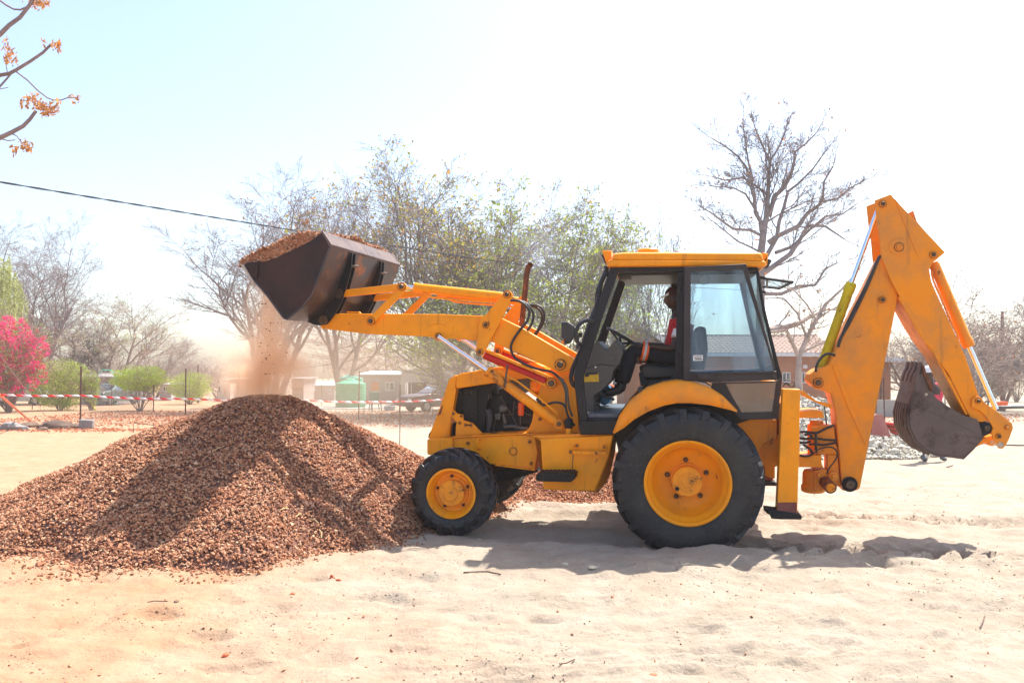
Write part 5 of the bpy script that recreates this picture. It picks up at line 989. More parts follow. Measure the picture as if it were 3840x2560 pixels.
house('brown walled shed behind the right flank of the dust cloud', 'H', 150, 300, 575, 66, 'grey_block', [(160, 680, 290, 830, 'door2')], 4, 'roof_tin', .1, .2, name='shed')
house('pale low house with white tin roof between the dust and the green tank', 'H', 310, 690, 660, 70, 'pale_block', [(420, 700, 450, 800, 'door2'), (600, 700, 640, 760)], 5, 'tin_pale', .3, .2)
house('dim brown house behind the bushes at left, with low tin roof', 'E', 1020, 1420, 385, 60, 'grey_block', [(1200, 450, 1300, 600)], 5, 'roof_tin', .4, .4)
house('far pale house between the green bushes', 'E', 2010, 2160, 480, 72, 'pale_block', [(2050, 500, 2110, 560)], 4, 'tin_pale', .2, .3)
# ================================================================ green tank, table, basin, car
def up_lathe(x, y, prof, n, name, mat, parent=None, smooth=35, **kw):
    m = MB(); m.vlathe((0, 0), prof, n); o = m.obj(name, mat, parent, smooth=smooth, **kw); o.location = (x, y, 0) if parent is None else (0, 0, 0); return o
plain('tank_green', (.03, .36, .20), .45, 0, .12, 3); plain('tank_green_light', (.06, .50, .33), .45, 0, .1, 3)
def tank(k, x0, x1, vb, vsh, vt, label, mat, lid=True):
    p = G(k, (x0+x1)/2, vb); s_ = p.y/F*FR[k][2]; r = (x1-x0)/2*s_; zb = gz(p.x, p.y); zs = W(k, x0, vsh, p.y).z-zb; ztp = W(k, x0, vt, p.y).z-zb
    t = empty('water_tank', (p.x, p.y, zb), label, 'water tank'); prof = [(r, 0)]; n_ = 9
    for i_ in range(n_):
        z = zs*(i_+.15)/n_; prof += [(r, z), (r*1.0, z+zs/n_*.75), (r*.965, z+zs/n_*.8), (r*.965, z+zs/n_*.95)]
    prof += [(r, zs), (r*.99, zs+.02), (r*.5, zs+(ztp-zs)*.7), (r*.34, zs+(ztp-zs)*.8)]
    m = MB(); m.vlathe((0, 0), prof, 32); m.obj('tank_body', mat, t)
    m = MB(); m.vlathe((0, 0), [(r*.3, ztp-.12), (r*.3, ztp), (r*.22, ztp+.04), (.02, ztp+.05)], 20); m.obj('tank_lid', 'tank_green_light', t)
    for i_ in range(8):
        a = i_*math.pi/4+.2; m = MB(); d = Vector((math.cos(a), math.sin(a), 0)); m.tube([d*r*.99+Vector((0, 0, zs)), d*r*.4+Vector((0, 0, ztp-.1))], .05, 4); m.obj('lid_rib', 'tank_green_light', t)
    return t
tank('H', 700, 1080, 942, 635, 578, 'tall ribbed green plastic water tank standing in front, behind the tape', 'tank_green')
t2 = tank('H', 690, 1010, 915, 570, 520, 'lighter green water tank just behind the ribbed front tank', 'tank_green_light'); t2.location.y += 1.0
p = G('H', 870, 950); m = MB(); m.vlathe((0, 0), [(2.5, -.1), (2.5, .08), (2.45, .10)], 36); o = m.obj('tank_slab', 'grey_block', label='round concrete slab under the green water tanks', cat='slab'); o.location = (p.x-.4, p.y+1.2, gz(p.x, p.y)-.03)
plain('plastic_green', (.04, .22, .16), .5); plain('car_olive', (.10, .13, .12), .35); plain('basin_grey', (.30, .36, .42), .5)
def chair(k, x, y, s_, label):
    p = GP(k, x, y); t = empty('plastic_chair', p, label, 'chair', rz=.4)
    m = MB(); m.box((-.22, -.22, .42), (.22, .22, .45)); m.obj('seat', 'plastic_green', t, .01)
    m = MB(); m.loft([([(-.22, .45), (.22, .45), (.25, .85), (-.25, .85)], .2), ([(-.22, .45), (.22, .45), (.25, .87), (-.25, .87)], .24)]); m.obj('backrest', 'plastic_green', t, .01)
    for a in (-1, 1):
        for b_ in (-1, 1): m = MB(); m.tube([(a*.19, b_*.19, .43), (a*.24, b_*.24, 0)], .022, 6); m.obj('leg', 'plastic_green', t)
    t.scale = (s_,)*3; return t
chair('H', 1200, 970, 1.25, 'green plastic chair standing right of the green water tank')
p = GP('H', 1148, 1060); t = empty('small_table', p, 'low thin-legged metal stand in front of the green chair', 'stand')
m = MB(); m.box((-.35, -.2, .62), (.05, .2, .64)); m.obj('top', 'basin_grey', t)
for a, b_ in ((-.33, -.18), (.03, -.18), (-.33, .18), (.03, .18)): m = MB(); m.tube([(a, b_, .62), (a, b_, 0)], .012, 5); m.obj('leg', 'pin_steel', t)
p = GP('H', 1380, 972); m = MB(); m.vlathe((0, 0), [(.28, 0), (.33, .25), (.35, .26), (.33, .27), (.27, .05)], 20); o = m.obj('basin', 'basin_grey', label='grey washing basin on the ground between tank and car', cat='basin'); o.location = p
plain('car_dark', (.10, .065, .055), .3, .3, .1); plain('car_pale', (.42, .42, .42), .3, .3, .1); plain('wheel_alloy', (.3, .3, .3), .35, .8); plain('car_tyre', (.03, .03, .03), .8)
def car(p, rz, label, mat, Lc=4.4, Hc=1.45, suv=0.):
    c = empty('parked_car', p, label, 'car', rz=rz); s_ = Lc/4.4; hz = Hc/1.45
    body = [(-2.2, .35), (-2.22, .55), (-2.15, .82), (-1.95, .90), (-1.05, 1.0), (1.45+suv*.5, 1.0), (2.1, .98), (2.2, .8), (2.2, .4), (2.0, .28), (1.75, .28), (1.70, .5), (1.45, .66), (1.2, .5), (1.15, .28), (-1.0, .28), (-1.05, .5), (-1.3, .66), (-1.55, .5), (-1.62, .28), (-2.0, .28)]
    body = [(x*s_, z*hz) for x, z in body]; sc_ = lambda P, f: [((x)*f, z) for x, z in P]
    m = MB(); m.loft([(sc_(body, .985), -.86), (body, -.78), (body, .78), (sc_(body, .985), .86)]); m.obj('body', mat, c, .03)
    top = [(-1.05, .98), (-.35, 1.40), (-.1, 1.44), (1.0+suv*.6, 1.44), (1.2+suv*.6, 1.38), (1.75+suv*.25, .98)]; top = [(x*s_, z*hz) for x, z in top]
    m = MB(); m.loft([(top, -.80), ([(x*.97+.01, z) for x, z in top], -.72), ([(x*.97+.01, z) for x, z in top], .72), (top, .80)])
    # cabin narrows upward
    zt_, zb_ = 1.44*hz, .98*hz; m.v = [(x, y*(1-.2*max(0, (z-zb_)/(zt_-zb_))), z) for x, y, z in m.v]; m.obj('cabin', mat, c, .03)
    for sgn in (-1, 1):
        for a0, a1, b0, b1 in ((-.78, .12, -.22, .12), (.20, 1.28, .20, .98)):
            m = MB(); P = [(a0*s_, 1.03*hz), (a1*s_, 1.03*hz), (b1*s_, 1.36*hz), (b0*s_, 1.36*hz)]; f_ = lambda z: .795*(1-.2*(z-zb_)/(zt_-zb_))+.012
            m.hexa([Vector((x, sgn*f_(z), z)) for x, z in P], [Vector((x, sgn*(f_(z)-.02), z)) for x, z in P]); m.obj('side_window', 'house_glass', c)
    for (xa, za), (xb, zb2), sg in (((-1.02, 1.0), (-.38, 1.39), -1), ((1.74+suv*.25, 1.0), (1.22+suv*.6, 1.37), 1)):
        m = MB(); P = [Vector((xa*s_+.02*sg, -.72, za*hz)), Vector((xa*s_+.02*sg, .72, za*hz)), Vector((xb*s_+.02*sg, .58, zb2*hz)), Vector((xb*s_+.02*sg, -.58, zb2*hz))]; m.hexa(P, [v+Vector((-sg*.02, 0, 0)) for v in P]); m.obj('windscreen' if sg < 0 else 'rear_window', 'house_glass', c)
    for x in (-1.3*s_, 1.45*s_):
        for sgn in (-1, 1):
            m = MB(); m.lathe((x, .32*hz), [(.20, sgn*.72), (.32*hz, sgn*.72), (.33*hz, sgn*.78), (.31*hz, sgn*.88), (.2, sgn*.88)], 22); w_ = m.obj('wheel', 'car_tyre', c); m = MB(); m.lathe((x, .32*hz), [(.2, sgn*.87), (.18, sgn*.885), (.05, sgn*.89), (0, sgn*.89)], 14); m.obj('rim', 'wheel_alloy', w_)
    for sgn in (-1, 1): m = MB(); m.box((-2.235*s_, sgn*.62-.14, .62*hz), (-2.18*s_, sgn*.62+.14, .76*hz)); m.obj('headlight', 'lens_clear', c)
    m = MB(); m.box((-2.26*s_, -.7, .36*hz), (-2.18*s_, .7, .50*hz)); m.obj('bumper', 'plastic_black', c, .02); return c
p = G('H', 1900, 985); car(Vector((p.x+.35, p.y+1, gz(p.x, p.y+1))), math.radians(38), 'dark brown saloon car parked facing left in front of the unfinished building', 'car_dark', 4.5, 1.42)
p = G('H', 2250, 975); car(Vector((p.x+.5, p.y+3.2, gz(p.x, p.y+3))), math.radians(30), 'tall dark car half hidden behind the nose of the machine', 'car_dark', 4.5, 1.75, .8)
p = G('E', 200, 745); car(Vector((p.x-1, p.y+2, gz(p.x, p.y))), math.radians(5), 'pale car parked behind the pink flowering bush', 'car_pale', 4.4, 1.45)
p = G('E', 1220, 742); car(Vector((p.x, p.y+2, gz(p.x, p.y))), math.radians(80), 'dull green car parked behind the left bushes by the gate', 'car_olive', 4.2, 1.5)
# gate hoop
p = GP('E', 1220, 735); m = MB(); z0 = p.z; m.tube([p, p+Vector((0, 0, 2.1)), p+Vector((.3, 0, 2.45)), p+Vector((1.0, 0, 2.45)), p+Vector((1.25, 0, 2.1)), p+Vector((1.25, 0, 0))], .035, 6); m.obj('gate_hoop', 'tank_green_light', label='pale green arched gate frame between the bushes at left', cat='gate')
# ================================================================ fence, tape, poles
plain('post_rust', (.10, .05, .04), .8, .2, .3); plain('wire_grey', (.25, .22, .20), .6, .5); plain('pole_red', (.52, .09, .04), .5, 0, .2)
posts = [('E', 405, 790, 480, .03), ('E', 1012, 938, 250, .035), ('E', 1405, 745, 440, .025), ('E', 1933, 820, 480, .03), ('E', 2335, 860, 272, .035), ('H', 520, 905, 640, .025), ('H', 990, 1095, 470, .03), ('H', 1507, 1010, 640, .04), ('H', 1918, 1045, 700, .012), ('H', 2188, 1000, 310, .02), ('E', -900, 900, 300, .03)]
fe = empty('wire_fence', (0, 33, slope_z(33)), 'sagging wire fence on thin rusty posts across the left background', 'fence'); off = Vector(fe.location)
pb = []
for k, x, yb, yt, r in posts:
    b0 = G(k, x, yb); b0.z = gz(b0.x, b0.y); tp = W(k, x, yt, b0.y); tp.x += .03
    m = MB(); m.tube([b0-off-Vector((0, 0, .2)), tp-off], r, 6); m.obj('post', 'post_rust', fe); pb.append((b0, tp))
row = sorted([(b0, tp) for (b0, tp) in pb if 24 < b0.y < 45], key=lambda q: q[0].x)
for i_ in range(len(row)-1):
    (b0, t0), (b1, t1) = row[i_], row[i_+1]; hA = min(1.2, t0.z-b0.z); hB = min(1.2, t1.z-b1.z)
    for f_ in (.1, .4, .7, 1.):
        m = MB(); A_ = b0+Vector((0, 0, hA*f_))-off; B_ = b1+Vector((0, 0, hB*f_))-off; m.tube([A_, (A_+B_)/2-Vector((0, 0, .05)), B_], .005, 4); m.obj('wire', 'wire_grey', fe)
    m = MB(); n_ = int((b1-b0).length/.16); 
    for q_ in range(n_):
        for s_ in (-1, 1):
            t_ = q_/n_; u_ = min(1, max(0, t_+s_*1.2/max(1e-3, (b1-b0).length))); A_ = b0.lerp(b1, t_)-off; B_ = b0.lerp(b1, u_)+Vector((0, 0, 1.15))-off; m.tube([A_, B_], .0022, 3, caps=False)
    if n_: m.obj('wire_mesh', 'wire_grey', fe, kind='stuff')
# right background fence
fr = empty('wire_fence', (16, 40, slope_z(40)), 'wire fence with rusty posts in front of the thicket at right', 'fence'); off = Vector(fr.location)
for f_ in range(9):
    x = 10+f_*2.6; m = MB(); m.tube([Vector((x, 40, -.4))-off, Vector((x+.05, 40, 1.5))-off], .04, 6); m.obj('post', 'post_rust', fr)
for z in (.2, .6, 1., 1.35):
    m = MB(); m.tube([Vector((8+3*q_, 40, z+slope_z(40)-.04*math.sin(q_)))-off for q_ in range(9)], .008, 4); m.obj('wire', 'wire_grey', fr)
plain('tape_red', (.70, .03, .03), .5); plain('tape_white', (.75, .72, .72), .5)
def tape(pts, label, wdt, step):
    m = MB(); P = [Vector(p) for p in pts]; line = []
    for i_ in range(len(P)-1):
        n_ = max(2, int((P[i_+1]-P[i_]).length/step))
        for q_ in range(n_):
            t_ = q_/n_; line.append(P[i_].lerp(P[i_+1], t_)-Vector((0, 0, .03*math.sin(math.pi*t_))))
    line.append(P[-1])
    for i_ in range(len(line)-1):
        a, b_ = line[i_], line[i_+1]; d_ = (b_-a); tw0 = .28*math.sin(i_*.045*3); tw1 = .28*math.sin((i_+1)*.045*3); ua = Vector((0, math.sin(tw0), math.cos(tw0)))*wdt; ub = Vector((0, math.sin(tw1), math.cos(tw1)))*wdt; sh = d_*.45
        bb = len(m.v); m.v += [tuple(a), tuple(b_), tuple(b_+ub+sh*-1), tuple(a+ua-sh)]; m.face((bb, bb+1, bb+2, bb+3), i_ % 2)
    o = m.obj('barrier_tape', ['tape_red', 'tape_white'], label=label, cat='barrier tape'); so2 = o.modifiers.new('t', 'SOLIDIFY'); so2.thickness = .002; return o
Yt = 21.
tape([W('E', -200, 605, 20.5), W('E', 1020, 625, 21), W('E', 2380, 668, 21), W('H', 300, 855, 21), W('H', 1507, 868, 22)], 'red and white striped barrier tape strung across the left and behind the pile', .052, .17)
tape([W('H', 1507, 868, 22), W('H', 2300, 808, 22)], 'red and white barrier tape rising to the right behind the nose of the machine', .046, .17)
for k, x, yv in (('H', 1507, 1100),):
    q_ = W(k, x, 0, 21.2); z = gz(q_.x, q_.y); m = MB(); m.tube([Vector((q_.x, 21.2, z-.1)), Vector((q_.x+.02, 21.2, W('E' if k == 'E' else 'H', x, 560 if k == 'E' else 820, 21.2).z))], .012, 6); m.obj('steel_rod', 'post_rust', label='thin steel rod holding the tape near the concrete blocks' if k == 'E' else 'thin steel rod holding the tape in front of the parked car', cat='rod')
a = W('E', -60, 560, 19.5); bq = GP('E', 385, 938); m = MB(); m.tube([a, bq], .035, 8); m.obj('red_pole', 'pole_red', label='red painted pole leaning down to the ground at far left', cat='pole')
a = W('E', 20, 130, 24); bq = GP('E', 565, 855); m = MB(); m.tube([a, a.lerp(bq, .8), bq], [.01, .01, .02], 5); m.obj('stay_wire', 'wire_grey', label='grey stay wire slanting down through the pink flowering bush', cat='wire')
bq = GP('E', 1205, 800); m = MB(); m.tube([bq, W('E', 1060, 580, bq.y+.1)], .06, 6); m.obj('leaning_prop', 'ram_yellow', label='yellowish prop leaning against the fence post', cat='prop')
# concrete lumps
plain('concrete_brown', (.12, .075, .055), .9, 0, .3, 5, .5); plain('concrete_grey', (.22, .205, .20), .9, 0, .15, 5, .3)
for k, x, y, s_, lb, mt, sq in (('E', 165, 1045, .36, 'pale broken rubble lump at the left end of the row of concrete', 'concrete_grey', (1.3, .7, .6)), ('E', 350, 1015, .36, 'brown concrete slab piece second from left in the row', 'concrete_brown', (1.5, .6, .45)), ('E', 540, 1048, .16, 'small brown lump between the larger concrete pieces', 'concrete_brown', (1.4, .8, .4)), ('E', 700, 1030, .46, 'largest brown block in the row of concrete pieces', 'concrete_brown', (1.25, .6, .5)), ('E', 945, 1025, .26, 'brown block touching the grey cube of concrete', 'concrete_brown', (1.2, .7, .5))):
    rock('concrete_lump', GP(k, x, y, .05), s_, mt, lb, 'concrete', sq, 7)
p = GP('E', 1050, 1035); m = MB(); m.box((-.22, -.2, -.05), (.22, .2, .30)); o = m.obj('concrete_block', 'concrete_grey', None, .03, label='square grey concrete block at the foot of the fence post', cat='concrete'); o.location = p+Vector((0, .2, 0)); o.rotation_euler = (0, .08, .3)
p = GP('E', 1680, 1080); m = MB(); m.tube([p, p+Vector((.02, 0, .30)), W('E', 1960, 990, p.y+.2)], .012, 6); m.obj('bent_rod', 'pin_steel', label='bent thin steel bar sticking out beside the pile at left', cat='rod')
# ================================================================ overhead cables and poles
plain('cable_black', (.02, .02, .025), .5); plain('pole_wood', (.20, .13, .11), .9)
def cable(k0, a, b, sag, r, label, strands=1, n=60):
    A_, B_ = W(0, *a), W(0, *b); P = [A_.lerp(B_, t_)-Vector((0, 0, 4*sag*t_*(1-t_))) for t_ in np.linspace(0, 1, n)]; m = MB()
    if strands == 1: m.tube(P, r, 5)
    else:
        PP = [A_.lerp(B_, t_)-Vector((0, 0, 4*sag*t_*(1-t_))) for t_ in np.linspace(0, 1, 260)]
        for s_ in (0, math.pi): m.tube([p+Vector((0, math.sin((p-A_).length*6+s_), math.cos((p-A_).length*6+s_)))*r for p in PP], r, 5)
    m.obj('overhead_cable', 'cable_black', label=label, cat='cable')
cable(0, (-120, 398, 13), (1460, 640, 50), .15, .010, 'twisted black overhead cable running from upper left behind the loader bucket', 2)
cable(0, (1500, 655, 52), (2500, 694, 46), .1, .012, 'thin overhead wire at right crossing behind the boom')
cable(0, (560, 857, 60), (930, 800, 60), .3, .02, 'faint far wire above the dusty shed at left')
for u, vb, vt, Yp, r, lb in ((2302, 900, 715, 50, .10, 'reddish wooden utility pole among the trees at far right'), (549, 905, 845, 60, .07, 'dusty pole standing left of the dust cloud'), (455, 905, 838, 64, .10, 'distant utility pole above the smallest green bush')):
    t_ = W(0, u, vt, Yp); m = MB(); m.tube([Vector((t_.x, Yp, slope_z(Yp)-.3)), t_], [r*1.2, r*.8], 8); o = m.obj('utility_pole', 'pole_wood' if u < 2000 else 'dark_red_oxide', label=lb, cat='pole')
# ================================================================ right: rubble heap, bars, sheet, pipes
chip_mat('rubble', [(.36, .33, .27), (.48, .45, .38), (.52, .50, .44), (.44, .40, .30), (.50, .48, .43), (.40, .36, .28), (.55, .53, .48), (.42, .36, .24)])
c0 = GP('A', 960, 1040); cxh, cyh = c0.x-.15, c0.y+1.4; n = 5200; a_ = RNG.uniform(0, 2*np.pi, n); r_ = np.sqrt(RNG.uniform(0, 1, n))*2.3; xx = cxh+r_*np.cos(a_)*1.15; yy = cyh+r_*np.sin(a_)*.75
zz = np.maximum(0, 1.25*(1-np.hypot((xx-cxh+.2)/2.3, (yy-cyh)/1.6)))+fbm(xx, yy, .6, 2, 3)*.12
v_, f_ = chips(np.stack([xx, yy, ground_h(xx, yy)+np.maximum(zz, 0)+.01], 1), .052, .6, .7)
gx = np.linspace(cxh-2.9, cxh+2.9, 50); gy = np.linspace(cyh-1.9, cyh+1.9, 40); X, Yg_ = np.meshgrid(gx, gy); Zh = 1.25*(1-np.hypot((X-cxh+.2)/2.3, (Yg_-cyh)/1.6)); Zz_ = ground_h(X, Yg_)+np.maximum(Zh, -.08)-.02
nx = 50; I, Jj = np.meshgrid(np.arange(49), np.arange(39)); aa = (Jj*nx+I).ravel(); T3 = np.concatenate([np.stack([aa, aa+1, aa+nx+1], 1), np.stack([aa, aa+nx+1, aa+nx], 1)])
Vb = np.stack([X, Yg_, Zz_], -1).reshape(-1, 3)
plain('rubble_bed', (.42, .38, .31), .95, 0, .15, 9, .4)
ob('rubble_heap', np_mesh('rubble_heap', np.concatenate([Vb, v_]), np.concatenate([T3, f_+len(Vb)]), None, mats=['rubble_bed', 'rubble'], mi=np.concatenate([np.zeros(len(T3)), np.ones(len(f_))])), label='heap of pale broken stone behind the foot of the boom', cat='rubble', kind='stuff')
c1 = W('A', 400, 520, 22); n = 2500; xx = RNG.normal(c1.x, 1.6, n); yy = RNG.normal(23.5, .8, n); hgt = 1.25*np.exp(-((xx-c1.x)/2.0)**2-((yy-23.5)/1.2)**2); v2, f2 = chips(np.stack([xx, yy, ground_h(xx, yy)+hgt*RNG.uniform(.9, 1, n)], 1), .07, .6, .7)
gx = np.linspace(c1.x-4.5, c1.x+4.5, 50); gy = np.linspace(20.5, 26.5, 40); X, Yg_ = np.meshgrid(gx, gy); Zz_ = ground_h(X, Yg_)+1.25*np.exp(-((X-c1.x)/2.0)**2-((Yg_-23.5)/1.2)**2)-.04; Vb = np.stack([X, Yg_, Zz_], -1).reshape(-1, 3)
ob('rubble_heap', np_mesh('rubble_heap', np.concatenate([Vb, v2]), np.concatenate([T3, f2+len(Vb)]), None, mats=['rubble_bed', 'rubble'], mi=np.concatenate([np.zeros(len(T3)), np.ones(len(f2))])), label='larger far heap of white stone seen between the leg and the boom', cat='rubble', kind='stuff')
for i_ in range(11):
    a, b_ = W('F', -60, 1300+i_*11, 19.+.12*i_), W('F', 175, 1330+i_*10, 18.4+.12*i_); m = MB(); m.tube([a, b_], .035, 5)
    m.obj('steel_bar', 'dark_red_oxide' if i_ % 3 else 'red_paint', label='dark red steel bar in the stack left of the digging bucket', cat='steel bar', group='dark red steel bars stacked behind the boom')
m = MB(); P = [W('A', 1040, 600, 18.2), W('A', 1165, 572, 18.4), W('A', 1260, 825, 18.2), W('A', 1055, 800, 18.0)]; m.hexa(P, [p+Vector((0, .03, 0)) for p in P]); m.obj('metal_sheet', 'dark_red_oxide', label='dull metal sheet leaning on the stack of red bars', cat='sheet')
m = MB(); q1, q2 = GP('F', 50, 1300), W('F', 28, 930, 24); q1 = Vector((q2.x+.05, 24, gz(q2.x, 24))); m.tube([q1, q2], .02, 5); m.obj('iron_rod', 'post_rust', label='upright rusty rod behind the stack of red bars', cat='rod')
a, b_ = W('F', 640, 1190, 33), W('F', 1400, 1172, 33); m = MB(); m.tube([a, b_], .07, 8); m.obj('long_pipe', 'engine_grey', label='long grey pipe lying on the ground at right behind the digger arm', cat='pipe')
for i_ in range(3):
    a, b_ = W('F', 960+i_*30, 1312+i_*22, 21), W('F', 1500, 1318+i_*26, 20.5); a.z = gz(a.x, a.y)+.02; b_.z = gz(b_.x, b_.y)+.02; m = MB(); m.tube([a, b_], .012, 5); m.obj('rebar', 'pin_steel', label='thin rebar lying on the sand at the right edge', cat='rebar', group='rebars on the sand at right')
p = W('F', 1003, 1160, 35); m = MB(); m.box((-.25, -.2, -.15), (.25, .2, .15)); o = m.obj('orange_box', 'filter_orange', None, .02, label='orange plastic box beyond the chrome ram at right', cat='box'); o.location = p
# steel trestle
p = GP('F', 620, 1205); t = empty('trestle', p, 'thin steel trestle standing behind the digger bucket', 'trestle')
for a in (-.5, .5):
    for b_ in (-.2, .2): m = MB(); m.tube([(a, b_*.3, .75), (a+b_*.4, b_, 0)], .02, 5); m.obj('leg', 'engine_grey', t)
m = MB(); m.tube([(-.7, 0, .77), (.7, 0, .77)], .025, 5); m.obj('beam', 'label_yellow', t)
m = MB(); a, b_ = W('F', -10, 1145, 38), W('F', 160, 1145, 38); m.box((a.x, 38, slope_z(38)-.2), (b_.x+.6, 38.2, W('F', 0, 1118, 38).z)); m.obj('low_wall', 'grey_block', label='low grey block wall in front of the brick house', cat='wall')
m = MB(); m.box((W('F', 40, 0, 44).x-.6, 44, slope_z(44)-.3), (W('F', 90, 0, 44).x, 47, W('F', 0, 800, 44).z)); w_ = m.obj('brick_outbuilding', 'orange_brick', label='narrow orange brick outbuilding with flat white roof left of the digging bucket', cat='outbuilding')
m = MB(); m.box((W('F', 40, 0, 44).x-.9, 43.4, W('F', 0, 800, 44).z+.01), (W('F', 175, 0, 44).x, 47.5, W('F', 0, 765, 44).z)); m.obj('roof', 'fascia_white', w_)
# ================================================================ trees and shrubs
def bark(name, col): plain(name, col, .9, 0, .3, 3, .4)
bark('bark_grey', (.24, .20, .20)); bark('bark_brown', (.27, .19, .16)); bark('bark_dark', (.19, .16, .16)); bark('bark_pale', (.36, .28, .24))
def leafm(name, cols):
    m, t, b = nt(name); g = N(t, 'ShaderNodeNewGeometry'); r = N(t, 'ShaderNodeValToRGB'); e = r.color_ramp.elements; e[0].color = (*cols[0], 1); e[1].color = (*cols[-1], 1)
    for i_, c in enumerate(cols[1:-1]): q = e.new((i_+1)/(len(cols)-1)); q.color = (*c, 1)
    t.links.new(g.outputs['Random Per Island'], r.inputs[0]); t.links.new(r.outputs[0], b.inputs['Base Color']); b.inputs['Roughness'].default_value = .6
    tr = N(t, 'ShaderNodeBsdfTranslucent'); t.links.new(r.outputs[0], tr.inputs[0]); mx = N(t, 'ShaderNodeMixShader'); mx.inputs[0].default_value = .5
    out = [n for n in t.nodes if n.type == 'OUTPUT_MATERIAL'][0]; t.links.new(b.outputs[0], mx.inputs[1]); t.links.new(tr.outputs[0], mx.inputs[2]); t.links.new(mx.outputs[0], out.inputs[0])
leafm('leaf_autumn', [(.26, .28, .05), (.38, .36, .06), (.22, .26, .05), (.46, .24, .07), (.42, .38, .09), (.50, .18, .08)])
leafm('leaf_green', [(.18, .24, .03), (.28, .35, .05), (.36, .42, .08), (.22, .28, .04), (.40, .40, .10)])
leafm('leaf_dry', [(.30, .13, .07), (.42, .18, .08), (.22, .12, .07), (.35, .22, .12)])
leafm('leaf_bush', [(.26, .34, .04), (.36, .46, .06), (.42, .50, .08), (.30, .40, .05), (.50, .54, .14)])
leafm('leaf_pepper', [(.34, .38, .12), (.42, .46, .18), (.30, .34, .10), (.46, .48, .20)])
leafm('petal_pink', [(.80, .02, .20), (.88, .04, .26), (.72, .01, .16), (.90, .10, .32)])
leafm('leaf_orange', [(.42, .17, .04), (.52, .24, .06), (.34, .11, .05), (.58, .32, .10), (.28, .14, .09)])
leafm('leaf_thicket', [(.06, .10, .02), (.10, .15, .03), (.14, .19, .04), (.16, .14, .06)])
def segs_mesh(name, segs, mat, sides, parent, kind=None):
    A = np.array([s_[0] for s_ in segs]); B = np.array([s_[1] for s_ in segs]); ra = np.array([s_[2] for s_ in segs]); rb = np.array([s_[3] for s_ in segs]); D_ = B-A; D_ /= np.maximum(np.linalg.norm(D_, axis=1, keepdims=True), 1e-6)
    ref = np.where(np.abs(D_[:, 2:3]) < .9, np.array([[0, 0, 1.]]), np.array([[1., 0, 0]])); U_ = np.cross(D_, ref); U_ /= np.linalg.norm(U_, axis=1, keepdims=True); W_ = np.cross(D_, U_)
    B = B+D_*rb[:, None]*.4; ang = np.arange(sides)*2*np.pi/sides; cs = np.cos(ang)[None, :, None]; sn = np.sin(ang)[None, :, None]; dirv = U_[:, None]*cs+W_[:, None]*sn
    V_ = np.concatenate([A[:, None]+dirv*ra[:, None, None], B[:, None]+dirv*rb[:, None, None]], 1).reshape(-1, 3); n_ = len(segs); b_ = (np.arange(n_)*2*sides)[:, None]; i_ = np.arange(sides)[None]; j_ = (i_+1) % sides
    Q_ = np.stack([b_+i_, b_+j_, b_+sides+j_, b_+sides+i_], -1).reshape(-1, 4); return ob(name, np_mesh(name, V_, Q_, mat, True), parent, kind=kind)
def quads(P, size, asp=.6, droop=0., nrm=None):
    n_ = len(P); a = RNG.normal(0, 1, (n_, 3)); a[:, 2] -= droop; a /= np.linalg.norm(a, axis=1, keepdims=True); b = RNG.normal(0, 1, (n_, 3)); b -= a*(a*b).sum(1, keepdims=True); b /= np.linalg.norm(b, axis=1, keepdims=True)
    s_ = size*RNG.lognormal(0, .3, (n_, 1)); V_ = np.stack([P-a*s_, P-b*s_*asp, P+a*s_, P+b*s_*asp], 1).reshape(-1, 3); Q_ = np.arange(4*n_).reshape(-1, 4); return V_, Q_
def leaves(name, P, size, mat, parent, asp=.6, droop=0., kind='stuff', **kw):
    V_, Q_ = quads(np.array(P), size, asp, droop); return ob(name, np_mesh(name, V_, Q_, mat), parent, kind=kind, **kw)
def rnd_perp(r, d):
    v = Vector((r.gauss(0, 1), r.gauss(0, 1), r.gauss(0, 1))); v -= d*v.dot(d); return v.normalized() if v.length > 1e-4 else d.orthogonal().normalized()
def grow(r, segs, tips, p, d, Ln, rad, lev, prm):
    n_ = (6, 5, 4, 3, 2, 2)[min(lev, 5)]; pts = [p.copy()]; dirs = []; rr2 = [rad]
    for i_ in range(n_):
        d = (d+rnd_perp(r, d)*prm['wig']*(1 if lev else .5)+Vector((0, 0, prm['up'][min(lev, 4)]))).normalized()
        p = p+d*(Ln/n_); pts.append(p.copy()); dirs.append(d.copy()); rr2.append(max(prm['rmin'], rad*(1-.62*(i_+1)/n_)))
    for i_ in range(n_): segs[0 if rr2[i_] > prm['thick'] else 1].append((tuple(pts[i_]), tuple(pts[i_+1]), rr2[i_], rr2[i_+1]))
    if lev >= prm['levels']: tips.append((pts[-1], pts[-2])); return
    nc = prm['nc'][lev]
    for c_ in range(nc):
        t_ = (prm['t0'][lev]+(1-prm['t0'][lev])*(c_+r.random())/nc) if lev else (prm['t0'][0]+(1-prm['t0'][0])*(c_+.5*r.random())/nc)
        f_ = t_*n_; i_ = min(n_-1, int(f_)); pp = pts[i_].lerp(pts[i_+1], f_-i_); dd = dirs[i_]; an = math.radians(r.uniform(*prm['ang'][min(lev, 3)]))
        nd = (dd*math.cos(an)+rnd_perp(r, dd)*math.sin(an)).normalized()
        if nd.z < prm['minz']: nd.z = abs(nd.z)*.5; nd.normalize()
        grow(r, segs, tips, pp, nd, Ln*r.uniform(*prm['lr'])*(1-.35*t_*(lev > 0)), rr2[i_]*prm['rr'], lev+1, prm)
